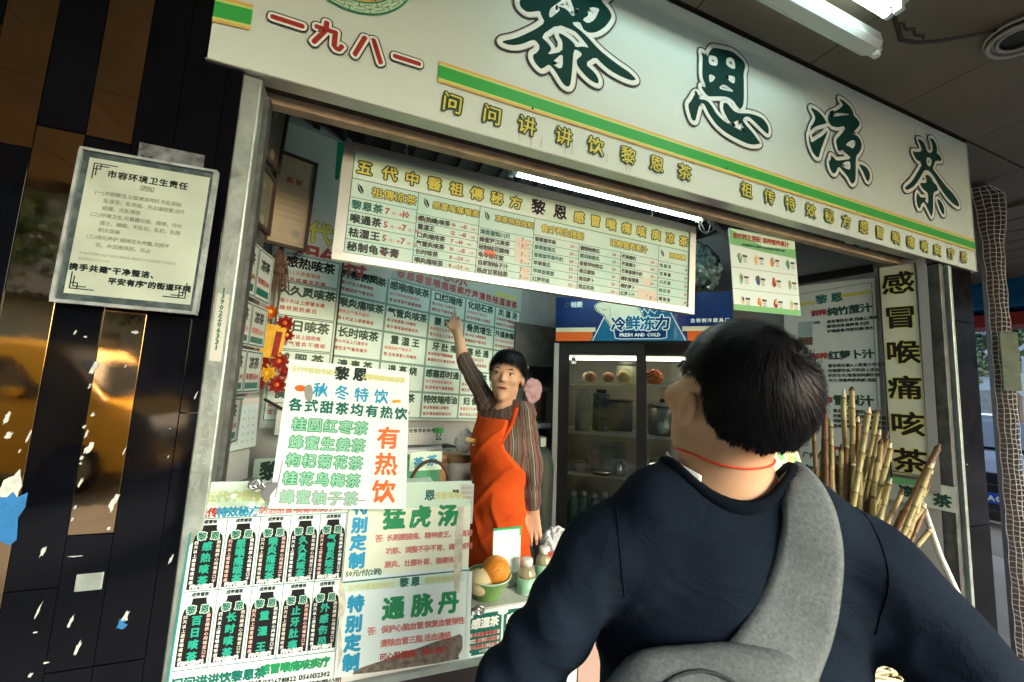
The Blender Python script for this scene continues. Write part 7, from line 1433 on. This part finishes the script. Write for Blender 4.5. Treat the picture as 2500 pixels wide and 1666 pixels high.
# blue awning, signs and buildings down the street
aw=empty('blue_awning',(6.9,1.9,2.62),'blue glossy awning over a red band past the pillar on the right','awning'); MB().box((0,0,.26),(.5,2.2,.42),ry=.25).build('top',mat('awning_blue',(.01,.16,.36),.2,coat=.5,var=.4,vscale=2),aw,bevel=.02); MB().box((-.1,0,-.02),(.4,2.1,.14)).build('red_band','petal_red',aw)
def building(name,x,y,wx,wy,h,m,label,nx_=6,nz=4,face='x'):
    o=empty(name,(x,y,0),label,'building'); MB().bx(0,wx,0,wy,0,h).build('wall',m,o); MB().bx(-.2,wx+.2,-.2,wy+.2,h,h+.4).build('parapet','concrete',o)
    for i in range(nx_):
        for k in range(nz):
            z=3.4+k*(h-3.6)/nz
            if face=='x': y_=wy*(i+.25)/nx_; f=MB().bx(-.05,.02,y_,y_+wy/nx_*.5,z,z+1.5).build('window','wall_paint',o); MB().bx(-.07,-.052,y_+.08,y_+wy/nx_*.5-.08,z+.08,z+1.42).build('pane','car_glass',f)
            else: x_=wx*(i+.25)/nx_; f=MB().bx(x_,x_+wx/nx_*.5,wy-.02,wy+.05,z,z+1.5).build('window','wall_paint',o); MB().bx(x_+.08,x_+wx/nx_*.5-.08,wy+.052,wy+.07,z+.08,z+1.42).build('pane','car_glass',f)
    for i in range(nx_):
        if face=='x': MB().bx(-.06,-.0,wy*i/nx_+.3,wy*(i+1)/nx_-.3,.2,2.7).build('shop_front',('car_glass','petal_orange','wall_dim')[i%3],o)
        else: MB().bx(wx*i/nx_+.3,wx*(i+1)/nx_-.3,wy,wy+.06,.2,2.7).build('shop_front',('car_glass','petal_orange','wall_dim')[i%3],o)
    return o
building('street_building',34,4,8,24,12,'wall_paint','grey painted building at the far end of the street on the right',7,3)
building('side_building',27,-16,9,17,14,'concrete','tall concrete building across the junction, right of the mesh column',5,4)
building('opposite_building',-26,-30,26,9,10,'concrete','concrete building across the street behind the camera, seen in the black tiles',8,3,'y')
ho=empty('tiled_roof_house',(-16,-19,0),'low house with a tiled roof behind the yellow van across the street','house'); MB().bx(0,14,0,5,0,3.6).build('wall','wall_paint',ho)
r_=MB()
for i in range(70): r_.tube([(.1+.2*i,5.6,3.5),(.1+.2*i,2.5,5.2)],.07,6)
r_.build('roof_tiles',mat('roof_grey',(.06,.065,.07),.6),ho,kind='stuff'); MB().add([(-.2,5.6,3.45),(14.2,5.6,3.45),(14.2,2.5,5.15),(-.2,2.5,5.15),(14.2,-.6,3.45),(-.2,-.6,3.45)],[(0,1,2,3),(3,2,4,5)]).build('roof','roof_grey',ho)
for i in range(4): MB().bx(1.5+3*i,2.7+3*i,5.0,5.04,1.1,2.6).build('window','car_glass',ho)
rs=empty('round_sign',(9.6,2.86,0),'round white sign on a pole behind the mesh column','road sign'); MB().tube([(0,0,0),(0,0,2.1)],.03,8).build('pole','steel_dull',rs); MB().tube([(-.012,0,2.0),(.012,0,2.0)],.24,24).build('disc','plastic_white',rs)
def tree(x,y,h,cr,label,seed,n=5200,ls=.13):
    rg=np.random.default_rng(seed); o=empty('street_tree',(x,y,0),label,'tree','trees along the street')
    t=MB(); t.tube([(0,0,0),(.05,.02,h*.25),(.12,-.05,h*.5),(.1,.1,h*.75)],[.17,.13,.10,.05],8)
    for k in range(9):
        a=rg.uniform(0,6.28); z=h*rg.uniform(.35,.65); L_=cr*rg.uniform(.5,.95); t.tube([(.1,0,z),(.1+L_*.5*math.cos(a),L_*.5*math.sin(a),z+L_*.35),(.1+L_*math.cos(a),L_*math.sin(a),z+L_*.55)],[.06,.04,.015],5)
    t.build('trunk','bark',o)
    cs=rg.normal(size=(26,3))*np.array([cr*.48,cr*.48,h*.13])+np.array([0,0,h*.74]); P=cs[rg.integers(0,26,n)]+rg.normal(size=(n,3))*cr*.17
    a=rg.normal(size=(n,3)); a/=np.linalg.norm(a,axis=1)[:,None]; b=np.cross(a,rg.normal(size=(n,3))); b/=np.linalg.norm(b,axis=1)[:,None]; s=ls*(.6+.8*rg.random(n))[:,None]
    V=np.stack([P-a*s,P+b*s*.5,P+a*s,P-b*s*.5],1).reshape(-1,3); F=np.arange(n*4).reshape(-1,4); mesh_obj('crown',V,F,'leaf',o,smooth=False)
tree(-8.0,-8.5,7.5,2.6,'bushy street tree behind the left end of the yellow van',1); tree(-5.2,-11.5,6.5,2.0,'street tree behind the yellow van',2); tree(-12.5,-8,8,2.8,'street tree far left across the street',3); tree(19.5,6.3,6.5,2.2,'street tree down the road between the mesh column and the grey building',4,ls=.10); tree(13,-10,7,2.4,'street tree opposite the right end of the stall',5)
for o in list(bpy.data.objects):
    if o.type=='MESH' and o.data.users>0 and o.name.startswith('g.'): pass
